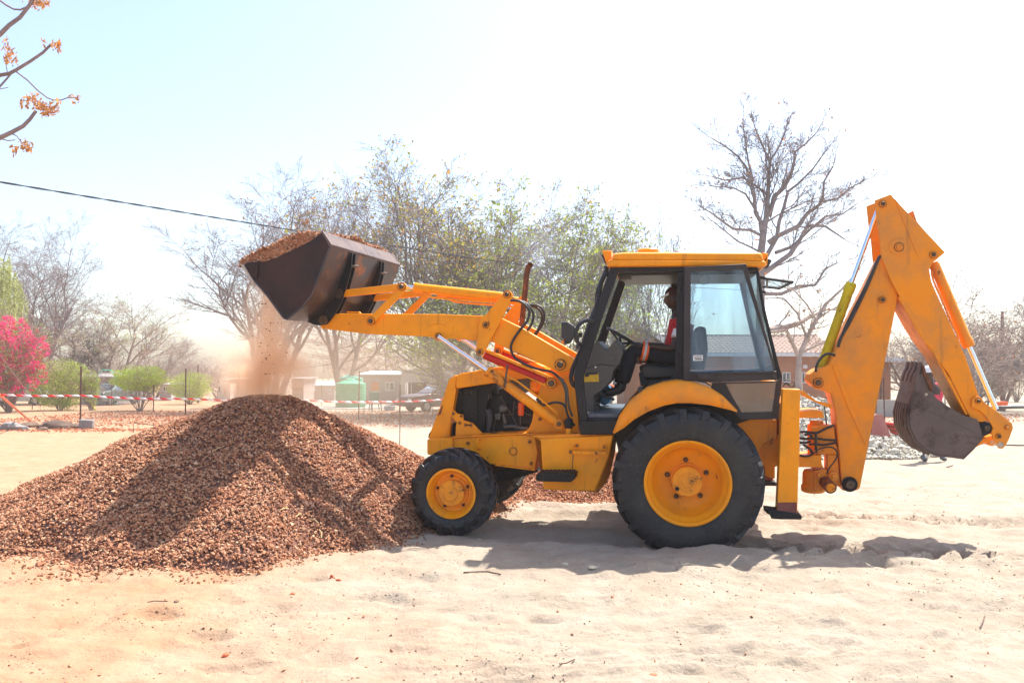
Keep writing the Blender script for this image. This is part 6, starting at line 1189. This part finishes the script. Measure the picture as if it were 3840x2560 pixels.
PRM = dict(levels=4, nc=[7, 6, 6, 5, 4], t0=[.3, .25, .2, .15, .15], ang=[(25, 60), (25, 55), (25, 60), (25, 65)], up=[.02, .05, .06, .03, .02], wig=.16, rmin=.0075, thick=.05, lr=(.5, .75), rr=.62, minz=-.15)
def tree(name, label, k, x, yb, vtop, Y, mat, seed, cat='tree', trunk=.3, lean=(0, 0), leaf=None, nleaf=0, lsize=.06, spread=1., group=None, stems=1, frac=.5, **kw):
    prm = dict(PRM); prm.update(kw); r = random.Random(seed); b0 = W(k, x, yb, Y); z0 = slope_z(Y); top = W(k, x, vtop, Y); H = top.z-z0; t = empty(name, (b0.x, Y, z0), label, cat, group)
    segs = [[], []]; tips = []
    for s_ in range(stems):
        a = 2*math.pi*s_/max(1, stems)+r.random(); d0 = Vector((lean[0]+(.32*math.cos(a) if stems > 1 else 0), lean[1]+(.32*math.sin(a) if stems > 1 else 0), 1)).normalized()
        grow(r, segs, tips, Vector((0, 0, -.2)), d0, H*frac*r.uniform(.92, 1.05), trunk/(stems**.5), 0, prm)
    # fit to the wanted height and spread
    allp = np.array([s_[1] for s_ in segs[1]]+[s_[1] for s_ in segs[0]]); zmax = allp[:, 2].max()*.985; sc = H/zmax; f_ = lambda q: (q[0]*sc*spread, q[1]*sc*spread, q[2]*sc)
    segs = [[(f_(a), f_(b_), ra, rb) for a, b_, ra, rb in S_] for S_ in segs]
    if segs[0]: segs_mesh('trunk', segs[0], mat, 8, t)
    segs_mesh('branches', segs[1], mat, 3, t, 'stuff')
    if leaf and nleaf:
        T_ = [f_(tp[0]) for tp in tips]; idx = [r.randrange(len(T_)) for _ in range(nleaf)]; P = np.array([T_[i_] for i_ in idx])+RNG.normal(0, .13, (nleaf, 3)); leaves('crown', P, lsize, leaf, t)
    return t
up_tree = dict(ang=[(20, 48), (18, 45), (20, 50), (25, 60)], up=[.03, .10, .10, .06, .03])
wide = dict(ang=[(35, 70), (28, 55), (25, 60), (30, 65)], up=[.02, .06, .07, .05, .02])
# right bare tree: main limbs traced, then grown
def limb_tree(name, label, Y, limbs, mat, seed, k, leaf=None, nleaf=0, lsize=.05, lev=2, sub=None, depth=2.5, **kw):
    prm = dict(PRM); prm.update(kw); r = random.Random(seed); base = W(k, limbs[0][0][0], limbs[0][0][1], Y); o0 = Vector((base.x, Y, slope_z(Y))); t = empty(name, o0, label, 'tree'); segs = [[], []]; tips = []; LS = []; EX_ = []
    for L_ in limbs:
        r0, r1 = L_[-1]; pts = L_[:-1]; n_ = len(pts); P = []; dy = r.uniform(-1, 1)*depth
        for i_, (x, y) in enumerate(pts): yy_ = Y+(dy*i_/n_ if L_ is not limbs[0] else 0); q = W(k, x, y, yy_); P.append(q-o0)
        rad = [r0+(r1-r0)*i_/(n_-1) for i_ in range(n_)]
        LS.append([(tuple(P[i_]), tuple(P[i_+1]), rad[i_], rad[i_+1]) for i_ in range(n_-1)])
        nb = sub or 9
        for q_ in range(nb):
            t_ = (.12 if L_ is not limbs[0] else .45)+(.88 if L_ is not limbs[0] else .55)*(q_+r.random())/nb; f_ = min(t_, .999)*(n_-1); i_ = int(f_); pp = P[i_].lerp(P[i_+1], f_-i_); dd = (P[i_+1]-P[i_]).normalized(); an = math.radians(r.uniform(25, 60))
            nd = (dd*math.cos(an)+rnd_perp(r, dd)*math.sin(an)+Vector((0, 0, .15))).normalized(); tot = sum((P[j_+1]-P[j_]).length for j_ in range(n_-1)); grow(r, segs, tips, pp, nd, tot*r.uniform(.25, .42)*(1.12-.72*t_), max(.016, rad[i_]*.36), lev, prm)
        grow(r, segs, tips, P[-1], (P[-1]-P[-2]).normalized(), .9, rad[-1]*.8, lev, prm)
    EX_ = segs[0]
    S1 = [s_ for s_ in segs[0][0:0]]+segs[1]
    for i_, ls in enumerate(LS): segs_mesh('limb' if i_ else 'trunk', ls, mat, 8, t)
    S1 += EX_
    segs_mesh('branches', S1, mat, 3, t, 'stuff')
    if leaf:
        T_ = [tp[0] for tp in tips]; P = np.array([T_[r.randrange(len(T_))] for _ in range(nleaf)])+RNG.normal(0, .12, (nleaf, 3)); leaves('crown', P, lsize, leaf, t)
    return t
limb_tree('bare_tree', 'tall bare grey tree with a forked trunk rising behind the cab roof', 34, [
    [(1170, 2350), (1180, 1600), (1185, 1160), (1210, 960), (1225, 900), (1240, 700), (1245, 560), (1260, 430), (.20, .05)],
    [(1190, 1000), (1180, 920), (1140, 850), (1130, 720), (1110, 600), (1060, 480), (1000, 400), (900, 320), (800, 260), (.10, .025)],
    [(1250, 880), (1290, 720), (1360, 660), (1420, 560), (1450, 440), (1460, 360), (1540, 300), (1620, 220), (.10, .025)],
    [(1240, 1090), (1330, 1030), (1480, 960), (1560, 850), (1640, 800), (1680, 740), (1690, 600), (1760, 480), (.11, .03)],
    [(1210, 1230), (1310, 1050), (1330, 920), (1370, 800), (1400, 680), (1480, 620), (1600, 500), (1720, 330), (.10, .025)],
    [(1260, 430), (1330, 320), (1380, 200), (1400, 90), (.05, .02)], [(1250, 440), (1200, 320), (1140, 180), (1110, 80), (.05, .02)],
    [(1120, 600), (1080, 430), (1060, 300), (1040, 150), (.05, .02)], [(1230, 700), (1150, 640), (1040, 570), (900, 590), (790, 560), (.06, .02)],
    [(1180, 1030), (1100, 990), (960, 980), (850, 900), (780, 850), (700, 800), (.07, .02)], [(1160, 860), (1060, 700), (960, 650), (800, 640), (.05, .02)],
    [(1300, 1170), (1440, 1120), (1560, 1000), (1700, 880), (1840, 860), (1950, 780), (.08, .02)], [(1670, 760), (1800, 740), (1900, 650), (2000, 600), (.05, .02)],
    [(1180, 1350), (1270, 1290), (1420, 1180), (1500, 1060), (1560, 950), (1700, 960), (1850, 1060), (.13, .03)], [(1170, 1500), (1350, 1500), (1480, 1440), (1620, 1430), (1700, 1300), (1800, 1250), (.09, .02)],
    [(1178, 1165), (1100, 1125), (1000, 1080), (900, 1000), (760, 890), (.05, .02)]], 'bark_grey', 5, 'R', 'leaf_dry', 900, .045, lev=2, sub=10, depth=2.2, wig=.2, lr=(.5, .75), nc=[7, 6, 6, 5, 4], rmin=.0065)
limb_tree('bare_tree', 'low sprawling bare tree with long horizontal limbs between the cab and the boom', 30, [
    [(430, 980), (425, 900), (430, 760), (500, 600), (540, 520), (600, 480), (.14, .04)], [(425, 760), (350, 590), (230, 600), (.08, .03)], [(230, 590), (340, 570), (440, 540), (500, 500), (590, 460), (.13, .05)], [(500, 600), (600, 420), (700, 330), (760, 260), (830, 180), (.07, .02)],
    [(430, 760), (480, 640), (420, 480), (330, 380), (210, 380), (.06, .02)], [(540, 520), (480, 420), (400, 330), (300, 300), (.04, .02)], [(430, 740), (520, 700), (640, 640), (700, 560), (.05, .02)]], 'bark_pale', 8, 6, 'leaf_dry', 300, .04, lev=3, sub=8, depth=2, wig=.2)
tree('bare_tree', 'slender bare saplings standing just left of the bare tree above the cab roof', 'R', 350, 1900, 740, 42, 'bark_grey', 21, trunk=.13, stems=4, frac=.6, levels=3, leaf='leaf_dry', nleaf=350, lsize=.05, spread=.62, **up_tree)
# big trees left of the machine
tree('bare_tree', 'large bare pale tree behind the falling dust, fanning out left of the loader bucket', 0, 622, 905, 440, 45, 'bark_grey', 33, trunk=.42, stems=4, frac=.52, levels=5, nc=[7, 6, 5, 4, 3], spread=1.35, leaf='leaf_dry', nleaf=900, lsize=.05, rmin=.008, **up_tree)
tree('bare_tree', 'reddish brown thin tree behind the loader bucket with sparse rusty leaves', 0, 785, 905, 415, 56, 'bark_brown', 41, trunk=.34, stems=3, frac=.52, levels=5, nc=[7, 6, 5, 4, 3], spread=.85, leaf='leaf_dry', nleaf=3800, lsize=.06, **up_tree)
tree('leafy_tree', 'big half bare tree with yellow green leaves above the loader arm', 0, 1035, 905, 335, 42, 'bark_dark', 52, trunk=.45, stems=5, frac=.5, levels=5, nc=[7, 5, 5, 4, 3], spread=1.3, leaf='leaf_autumn', nleaf=12000, lsize=.062, rmin=.008, **up_tree)
tree('leafy_tree', 'lower leafy tree right of the exhaust stack, green leaves down to the bonnet', 0, 1265, 905, 440, 38, 'bark_grey', 63, trunk=.28, stems=4, frac=.5, levels=5, nc=[7, 6, 5, 4, 3], spread=1.1, leaf='leaf_green', nleaf=13000, lsize=.055, **wide)
tree('leafy_tree', 'small dense green tree under the loader arm behind the bonnet', 0, 1100, 905, 640, 36, 'bark_dark', 67, trunk=.26, stems=3, frac=.5, levels=4, nc=[7, 6, 5, 5, 3], spread=1.5, leaf='leaf_green', nleaf=9000, lsize=.05, **wide)
tree('bare_tree', 'thin pale tree whose twigs show right of the leafy tree above the mirror', 0, 1395, 905, 505, 46, 'bark_grey', 71, trunk=.2, stems=3, frac=.55, levels=4, nc=[6, 5, 5, 5, 3], spread=.7, leaf='leaf_autumn', nleaf=1800, lsize=.055, **up_tree)
# far left
tree('bare_tree', 'tall bare tree leaning over the pink flowering bush at far left', 0, 72, 905, 490, 60, 'bark_grey', 81, trunk=.3, stems=3, frac=.55, levels=5, nc=[7, 6, 5, 4, 3], spread=1.35, lean=(.12, 0), **up_tree)
tree('bare_tree', 'medium bare tree with dark trunk behind the first green bush', 0, 152, 905, 690, 62, 'bark_dark', 92, trunk=.26, stems=2, frac=.5, levels=4, nc=[8, 7, 6, 5, 3], spread=1.43, **wide)
tree('bare_tree', 'wispy olive tinted tree behind the second green bush', 0, 262, 905, 665, 64, 'bark_pale', 97, trunk=.26, stems=2, frac=.5, levels=4, nc=[8, 7, 6, 5, 3], spread=1.30, leaf='leaf_pepper', nleaf=2200, lsize=.05, **wide)
tree('bare_tree', 'faint hazy bare tree right of the wispy olive tree', 0, 352, 905, 770, 75, 'bark_pale', 99, trunk=.2, stems=2, frac=.5, levels=4, nc=[8, 7, 6, 5, 3], spread=1.43, **wide)
tree('bare_tree', 'low pale thicket tree far behind the smallest green bush', 0, 500, 905, 800, 80, 'bark_pale', 104, trunk=.2, stems=3, frac=.5, levels=4, nc=[8, 7, 6, 5, 3], spread=1.95, **wide)
tree('bare_tree', 'brown twiggy tree between the green tank and the grey building', 0, 900, 905, 690, 80, 'bark_brown', 107, trunk=.3, stems=3, frac=.5, levels=4, nc=[8, 7, 6, 5, 3], spread=2.21, leaf='leaf_dry', nleaf=1500, lsize=.08, **wide)
# pepper tree
P = []; c0 = W(0, -15, 700, 52)
for q_ in range(170):
    a = RNG.uniform(0, 2*np.pi); rr3 = RNG.uniform(.1, 1.)**.5*1.9; zt = c0.z+3.3-.9*rr3**2+RNG.normal(0, .25); ln = RNG.uniform(1.4, 4.4)
    for s_ in range(60): f_ = s_/60; P.append((c0.x+rr3*math.cos(a)+RNG.normal(0, .05)-f_*.05, c0.y+rr3*math.sin(a)+RNG.normal(0, .05), zt-ln*f_))
t = empty('pepper_tree', (c0.x, c0.y, slope_z(52)), 'drooping light green pepper tree at the left edge above the pink bush', 'tree'); P = np.array(P)-np.array(t.location); leaves('crown', P, .085, 'leaf_pepper', t, .35, 1.5)
m = MB(); m.tube([(0, 0, -.2), (.05, 0, 1.5), (-.1, .05, 3), (0, 0, c0.z+1.2)], [.25, .2, .14, .06], 8); m.obj('trunk', 'bark_brown', t)
# bushes
def bush(label, k, x, yb, w_, h_, seed, nl, mat='leaf_bush', name='green_bush', stems=14, low=.25):
    b0 = G(k, x, yb); Y = b0.y; s_ = Y/F*FR[k][2]; R_ = w_/2*s_; H = h_*s_; z0 = gz(b0.x, b0.y); t = empty(name, (b0.x, Y, z0), label, 'bush'); r = random.Random(seed); segs = [[], []]; tips = []
    prm = dict(PRM); prm.update(levels=2, nc=[6, 4, 3], rmin=.006, thick=.02, wig=.15, up=[.02]*5)
    for q_ in range(stems):
        a = r.uniform(0, 2*math.pi); tl = r.uniform(.1, 1); d = Vector((math.cos(a)*tl*R_, math.sin(a)*tl*R_, H*(1-.35*tl*tl))); grow(r, segs, tips, Vector((math.cos(a)*.1, math.sin(a)*.1, 0)), d.normalized(), d.length*.8, .03, 0, prm)
    segs_mesh('stems', segs[0]+segs[1], 'bark_brown', 4, t)
    n_ = nl; u_ = RNG.normal(0, 1, (n_, 3)); u_ /= np.linalg.norm(u_, axis=1, keepdims=True); rad = RNG.uniform(.25, 1, n_)**.45; u_ *= rad[:, None]
    lump = 1+.18*np.sin(u_[:, 0]*5+seed)*np.cos(u_[:, 1]*6+seed*2)+.12*np.sin(u_[:, 2]*9+u_[:, 0]*4); P = np.stack([u_[:, 0]*R_*lump, u_[:, 1]*R_*lump, H*(.5+low/2)+u_[:, 2]*H*(.5-low/2)*lump], 1)
    P[:, 0] *= .75+.35*np.clip(P[:, 2]/H, 0, 1); leaves('foliage', P, .038, mat, t, .3, -.8); return t, R_, H
bush('rounded light green bush left of the fence post, behind the tape', 'E', 760, 800, 760, 620, 2, 24000, low=.0)
bush('small yellow green shoot by the leaning prop', 'E', 1150, 800, 230, 480, 4, 3200, low=.1)
bush('second light green bush with spread stems in the middle of the three', 'E', 1760, 805, 680, 560, 6, 15000, low=.40)
bush('smallest hazy green bush, rightmost of the three by the far post', 'G', 290, 1014, 800, 560, 8, 16000, low=.05)
t, R_, H = bush('pink bougainvillea bush in full flower at the left edge', 'E', 110, 825, 1050, 1160, 12, 9000, 'leaf_bush', 'bougainvillea', 40, .1)
n_ = 950; cl = RNG.normal(0, 1, (n_, 3)); cl /= np.linalg.norm(cl, axis=1, keepdims=True); cl *= RNG.uniform(.5, 1.08, n_)[:, None]; cl = np.stack([cl[:, 0]*R_*.85, cl[:, 1]*R_*.8, H*.55+cl[:, 2]*H*.46], 1); cl = cl[(cl[:, 2] > H*.2)*(RNG.random(len(cl)) < (.12+.95*np.clip(cl[:, 2]/H, 0, 1)))]
P = (cl[:, None]+RNG.normal(0, .07, (len(cl), 34, 3))).reshape(-1, 3); leaves('flowers', P, .034, 'petal_pink', t, .8)
# right thicket
for q_, (x, vt, Y, sd, mt, nl, lb) in enumerate(((2105, 610, 44, 3, 'bark_brown', 500, 'bare tangled tree behind the gap between boom and dipper'), (2200, 650, 48, 9, 'bark_grey', 300, 'brown tangled tree behind the dipper arm'), (2300, 660, 46, 14, 'bark_brown', 500, 'bare tangled tree at the right edge beside the utility pole'), (2420, 640, 42, 19, 'bark_grey', 400, 'bare tree partly cut off by the right edge of the view'), (2240, 760, 40, 23, 'bark_pale', 200, 'low bare brush tree in front of the thicket at right'), (2150, 720, 52, 29, 'bark_brown', 200, 'far bare tree left of the standing worker'))):
    tree('bare_tree', lb, 0, x, 905, vt, Y, mt, sd+200, trunk=.18, stems=3, frac=.5, levels=4, nc=[7, 6, 5, 4, 3], spread=1.25, leaf='leaf_dry', nleaf=nl, lsize=.05, **wide)
for x, yb, w_, h_, sd, lb in ((2130, 905, 90, 95, 31, 'green bush right of the brick outbuilding'), (2215, 908, 120, 80, 37, 'dark green bush behind the worker'), (2335, 905, 130, 120, 41, 'dark green bush at the right edge behind the fence'), (2275, 905, 90, 70, 43, 'low green bush left of the utility pole')):
    bush(lb, 0, x, yb+18, w_, h_, sd, 5200, 'leaf_thicket' if sd != 31 else 'leaf_green', low=.0)
# distant woodland strip
P = []; n_ = 34000; xx = RNG.uniform(-85, 85, n_); yy = RNG.uniform(92, 104, n_); hh2 = 3.2+2.2*fbm(xx, yy*0, 9, 3, 2)+1.2; zz = slope_z(95)+RNG.uniform(0, 1, n_)**.8*hh2
V_, Q_ = quads(np.stack([xx, yy, zz], 1), .42, .05, -2.2); leafm('far_scrub', [(.30, .23, .19), (.36, .28, .23), (.26, .24, .15), (.32, .28, .2)])
ob('far_woodland', np_mesh('far_woodland', V_, Q_, 'far_scrub'), label='distant brown scrub and woodland closing the horizon', cat='woodland', kind='stuff')
# fallen leaves on the far ground
def litter(name, n_, fx, fy, lab, mat='leaf_dry', size=.045):
    xx, yy = fx(n_), fy(n_); V_, Q_ = quads(np.stack([xx, yy, ground_h(xx, yy)+.02], 1), size, .7); V_[:, 2] = np.maximum(V_[:, 2], 0*V_[:, 2]-9); ob(name, np_mesh(name, V_, Q_, mat), label=lab, cat='leaves', kind='stuff')
leafm('leaf_litter', [(.42, .13, .06), (.52, .20, .10), (.36, .12, .07), (.55, .28, .17)])
def lf(n_): return RNG.uniform(-22, -1.5, n_)
litter('fallen_leaves', 9000, lf, lambda n_: 29.5+RNG.beta(1.3, 1.5, n_)*17, 'carpet of reddish fallen leaves under the bushes at left', 'leaf_litter', .04)
litter('fallen_leaves', 900, lambda n_: RNG.normal(-14, 2.2, n_), lambda n_: RNG.normal(27.6, .6, n_), 'drift of red leaves around the concrete lumps', 'leaf_litter', .04)
litter('fallen_leaves', 1500, lambda n_: RNG.uniform(9, 26, n_), lambda n_: RNG.uniform(33, 41, n_), 'reddish leaves along the fence at far right', 'leaf_litter', .05)
# near tree on the left, only its branch ends in view
t = empty('near_tree', (-8.6, 8.2, 0), 'near tree at upper left, branch ends with clusters of dry orange leaves', 'tree'); off = Vector(t.location); Yn = 8.0
bark('bark_lilac', (.24, .19, .20))
m = MB(); m.tube([Vector((0, 0, -.3)), Vector((.1, 0, 2)), Vector((.2, -.1, 4)), Vector((.6, -.2, 6.2))], [.28, .22, .18, .10], 10); m.obj('trunk', 'bark_lilac', t)
s0 = 960/1673
def N1(x, y, dy=0.): U, Vv = x*s0, y*s0; Y = Yn+dy; return Vector(((U-CX)/F*Y, Y, CH-(Vv-VH)/F*Y))-off
br = [([(-700, 900), (-300, 420), (0, 225), (60, 165), (130, 115), (185, 45), (230, -20)], .030, .018, 0), ([(-250, -60), (0, 5), (40, 35), (90, 62), (135, 65), (190, 40), (230, 15)], .012, .010, .1), ([(-700, 900), (-350, 600), (0, 492), (60, 482), (110, 455), (200, 400), (280, 345), (335, 290)], .026, .014, .2), ([(100, 465), (180, 525), (250, 595), (310, 640), (350, 655), (400, 655), (440, 640), (490, 640)], .009, .006, .2),
      ([(-700, 1300), (-300, 1050), (0, 900), (70, 868), (150, 825), (195, 780), (235, 725)], .032, .018, .1), ([(-60, 640), (0, 565), (45, 515), (70, 485)], .012, .010, .2), ([(-40, 590), (0, 583), (55, 572)], .006, .004, .2), ([(0, 905), (50, 920), (100, 915)], .008, .005, .15), ([(50, 480), (40, 430), (50, 350)], .006, .004, .2), ([(70, 870), (110, 890), (140, 930)], .008, .005, .1), ([(-700, 900), (-500, 1300), (-420, 1900), (-300, 2400)], .04, .10, 0)]
for pts, r0, r1, dy in br[:-1]:
    m = MB(); P_ = [N1(x, y, dy) for x, y in pts]; m.tube(P_, [.85*r0+.85*(r1-r0)*i_/(len(P_)-1) for i_ in range(len(P_))], 7); m.obj('branch', 'bark_lilac', t)
m = MB(); m.tube([Vector((.35, -.15, 4.6)), N1(-700, 900)], [.10, .045], 8); m.tube([Vector((.2, -.1, 3.6)), N1(-700, 1300, .1)], [.10, .045], 8); m.obj('limb', 'bark_lilac', t)
cl = [(250, 15, 70, 40, 170), (40, 290, 25, 40, 26), (65, 350, 32, 35, 60), (40, 400, 18, 20, 36), (100, 400, 16, 24, 22), (360, 300, 28, 24, 40), (290, 270, 30, 30, 8), (385, 330, 18, 25, 16), (210, 640, 50, 30, 60), (260, 690, 55, 40, 110), (320, 725, 50, 35, 110), (370, 690, 30, 50, 50), (140, 680, 14, 26, 18), (180, 690, 12, 32, 14), (465, 635, 20, 20, 14), (510, 640, 20, 18, 14), (500, 675, 30, 18, 10), (155, 945, 40, 35, 60), (190, 975, 22, 28, 34), (100, 990, 20, 40, 18), (75, 960, 20, 10, 5)]
P = []
for x, y, sx_, sy_, n_ in cl:
    for _ in range(int(n_*1.05)): P.append(N1(x+RNG.normal(0, sx_*.5), y+RNG.normal(0, sy_*.5), .15+RNG.normal(0, .08)))
V_, Q_ = quads(np.array(P), .020, .38, 1.6); ob('leaf_clusters', np_mesh('leaf_clusters', V_, Q_, 'leaf_orange'), t, kind='stuff')
# ================================================================ dust and haze
def vol(name, mesh_o, col, dens, noise=None, aniso=.35, fall=None):
    m = bpy.data.materials.new(name); m.use_nodes = True; tt_ = m.node_tree; tt_.nodes.clear(); out = N(tt_, 'ShaderNodeOutputMaterial'); pv = N(tt_, 'ShaderNodeVolumePrincipled'); pv.inputs['Color'].default_value = (*col, 1); pv.inputs['Anisotropy'].default_value = aniso; pv.inputs['Density'].default_value = dens
    if noise:
        tc = N(tt_, 'ShaderNodeTexCoord'); nz = N(tt_, 'ShaderNodeTexNoise', Scale=noise[0], Detail=4, Roughness=.55); mp = N(tt_, 'ShaderNodeMapping'); mp.inputs['Scale'].default_value = noise[3]; tt_.links.new(tc.outputs['Object'], mp.inputs[0]); tt_.links.new(mp.outputs[0], nz.inputs['Vector'])
        mr = N(tt_, 'ShaderNodeMapRange'); mr.inputs['From Min'].default_value = noise[1]; mr.inputs['From Max'].default_value = noise[2]; mr.inputs['To Max'].default_value = dens; tt_.links.new(nz.outputs[0], mr.inputs[0])
        # fade towards the skin of the cloud
        ln = N(tt_, 'ShaderNodeVectorMath', operation='LENGTH'); m2 = N(tt_, 'ShaderNodeMapping'); m2.inputs['Scale'].default_value = tuple(1/x for x in fall); tt_.links.new(tc.outputs['Object'], m2.inputs[0]); tt_.links.new(m2.outputs[0], ln.inputs[0])
        fr_ = N(tt_, 'ShaderNodeMapRange'); fr_.inputs['From Min'].default_value = 1.; fr_.inputs['From Max'].default_value = .25; tt_.links.new(ln.outputs['Value'], fr_.inputs[0])
        mu = N(tt_, 'ShaderNodeMath', operation='MULTIPLY'); tt_.links.new(mr.outputs[0], mu.inputs[0]); tt_.links.new(fr_.outputs[0], mu.inputs[1]); tt_.links.new(mu.outputs[0], pv.inputs['Density'])
    tt_.links.new(pv.outputs[0], out.inputs['Volume']); mesh_o.data.materials.clear(); mesh_o.data.materials.append(m)
    m.cycles.volume_step_rate = 1.0
def cloud(label, k, x, y, Y, rx, ry, rz_, dens, noise, col=(1., .78, .56)):
    c_ = W(k, x, y, Y); m = MB(); m.ball((0, 0, 0), (rx, ry, rz_), 12); me_ = m.mesh('dust_cloud', 'sand', 0); o = ob('dust_cloud', me_, label=label, cat='dust', kind='stuff'); o.location = c_; vol('dust_'+str(len(MATS))+label[:4], o, col, dens, noise, .3, (rx, ry, rz_)); return o
cloud('narrow streaky column of orange dust falling from the loader bucket lip', 3, 330, 1150, 9.5, .26, .45, 1.15, 4.5, (3.2, .42, .60, (1.6, 1.6, .35)), (1., .74, .50))
cloud('billowing orange dust cloud at the top of the gravel pile', 3, 330, 1340, 9.8, .62, .7, .52, 6.5, (2.6, .44, .62, (1, 1, 1)), (1., .76, .53))
cloud('wide faint veil of orange dust around the falling gravel', 3, 380, 1180, 10.2, 1.0, .9, 1.0, .9, (1.4, .36, .66, (1, 1, .8)), (1., .78, .58))
cloud('low orange dust drifting right behind the pile under the loader arm', 3, 1000, 1450, 13.5, 3.2, 1.8, 1.4, .20, (.7, .3, .7, (1, 1, 1)))
cloud('thin brown puff of exhaust smoke above the stack', 4, 690, -160, 10.2, .35, .5, .8, .45, (1.5, .4, .7, (1, 1, 1)), (.55, .58, .8))
m = MB(); m.box((-110, -3, -1.8), (110, 118, 15.)); me_ = m.mesh('haze', 'sand', 0); hz_ = ob('haze', me_, kind='stuff', label='thin pale dust haze filling the air', cat='haze'); vol('haze_air', hz_, (1., .97, .93), HAZE, None, .2)
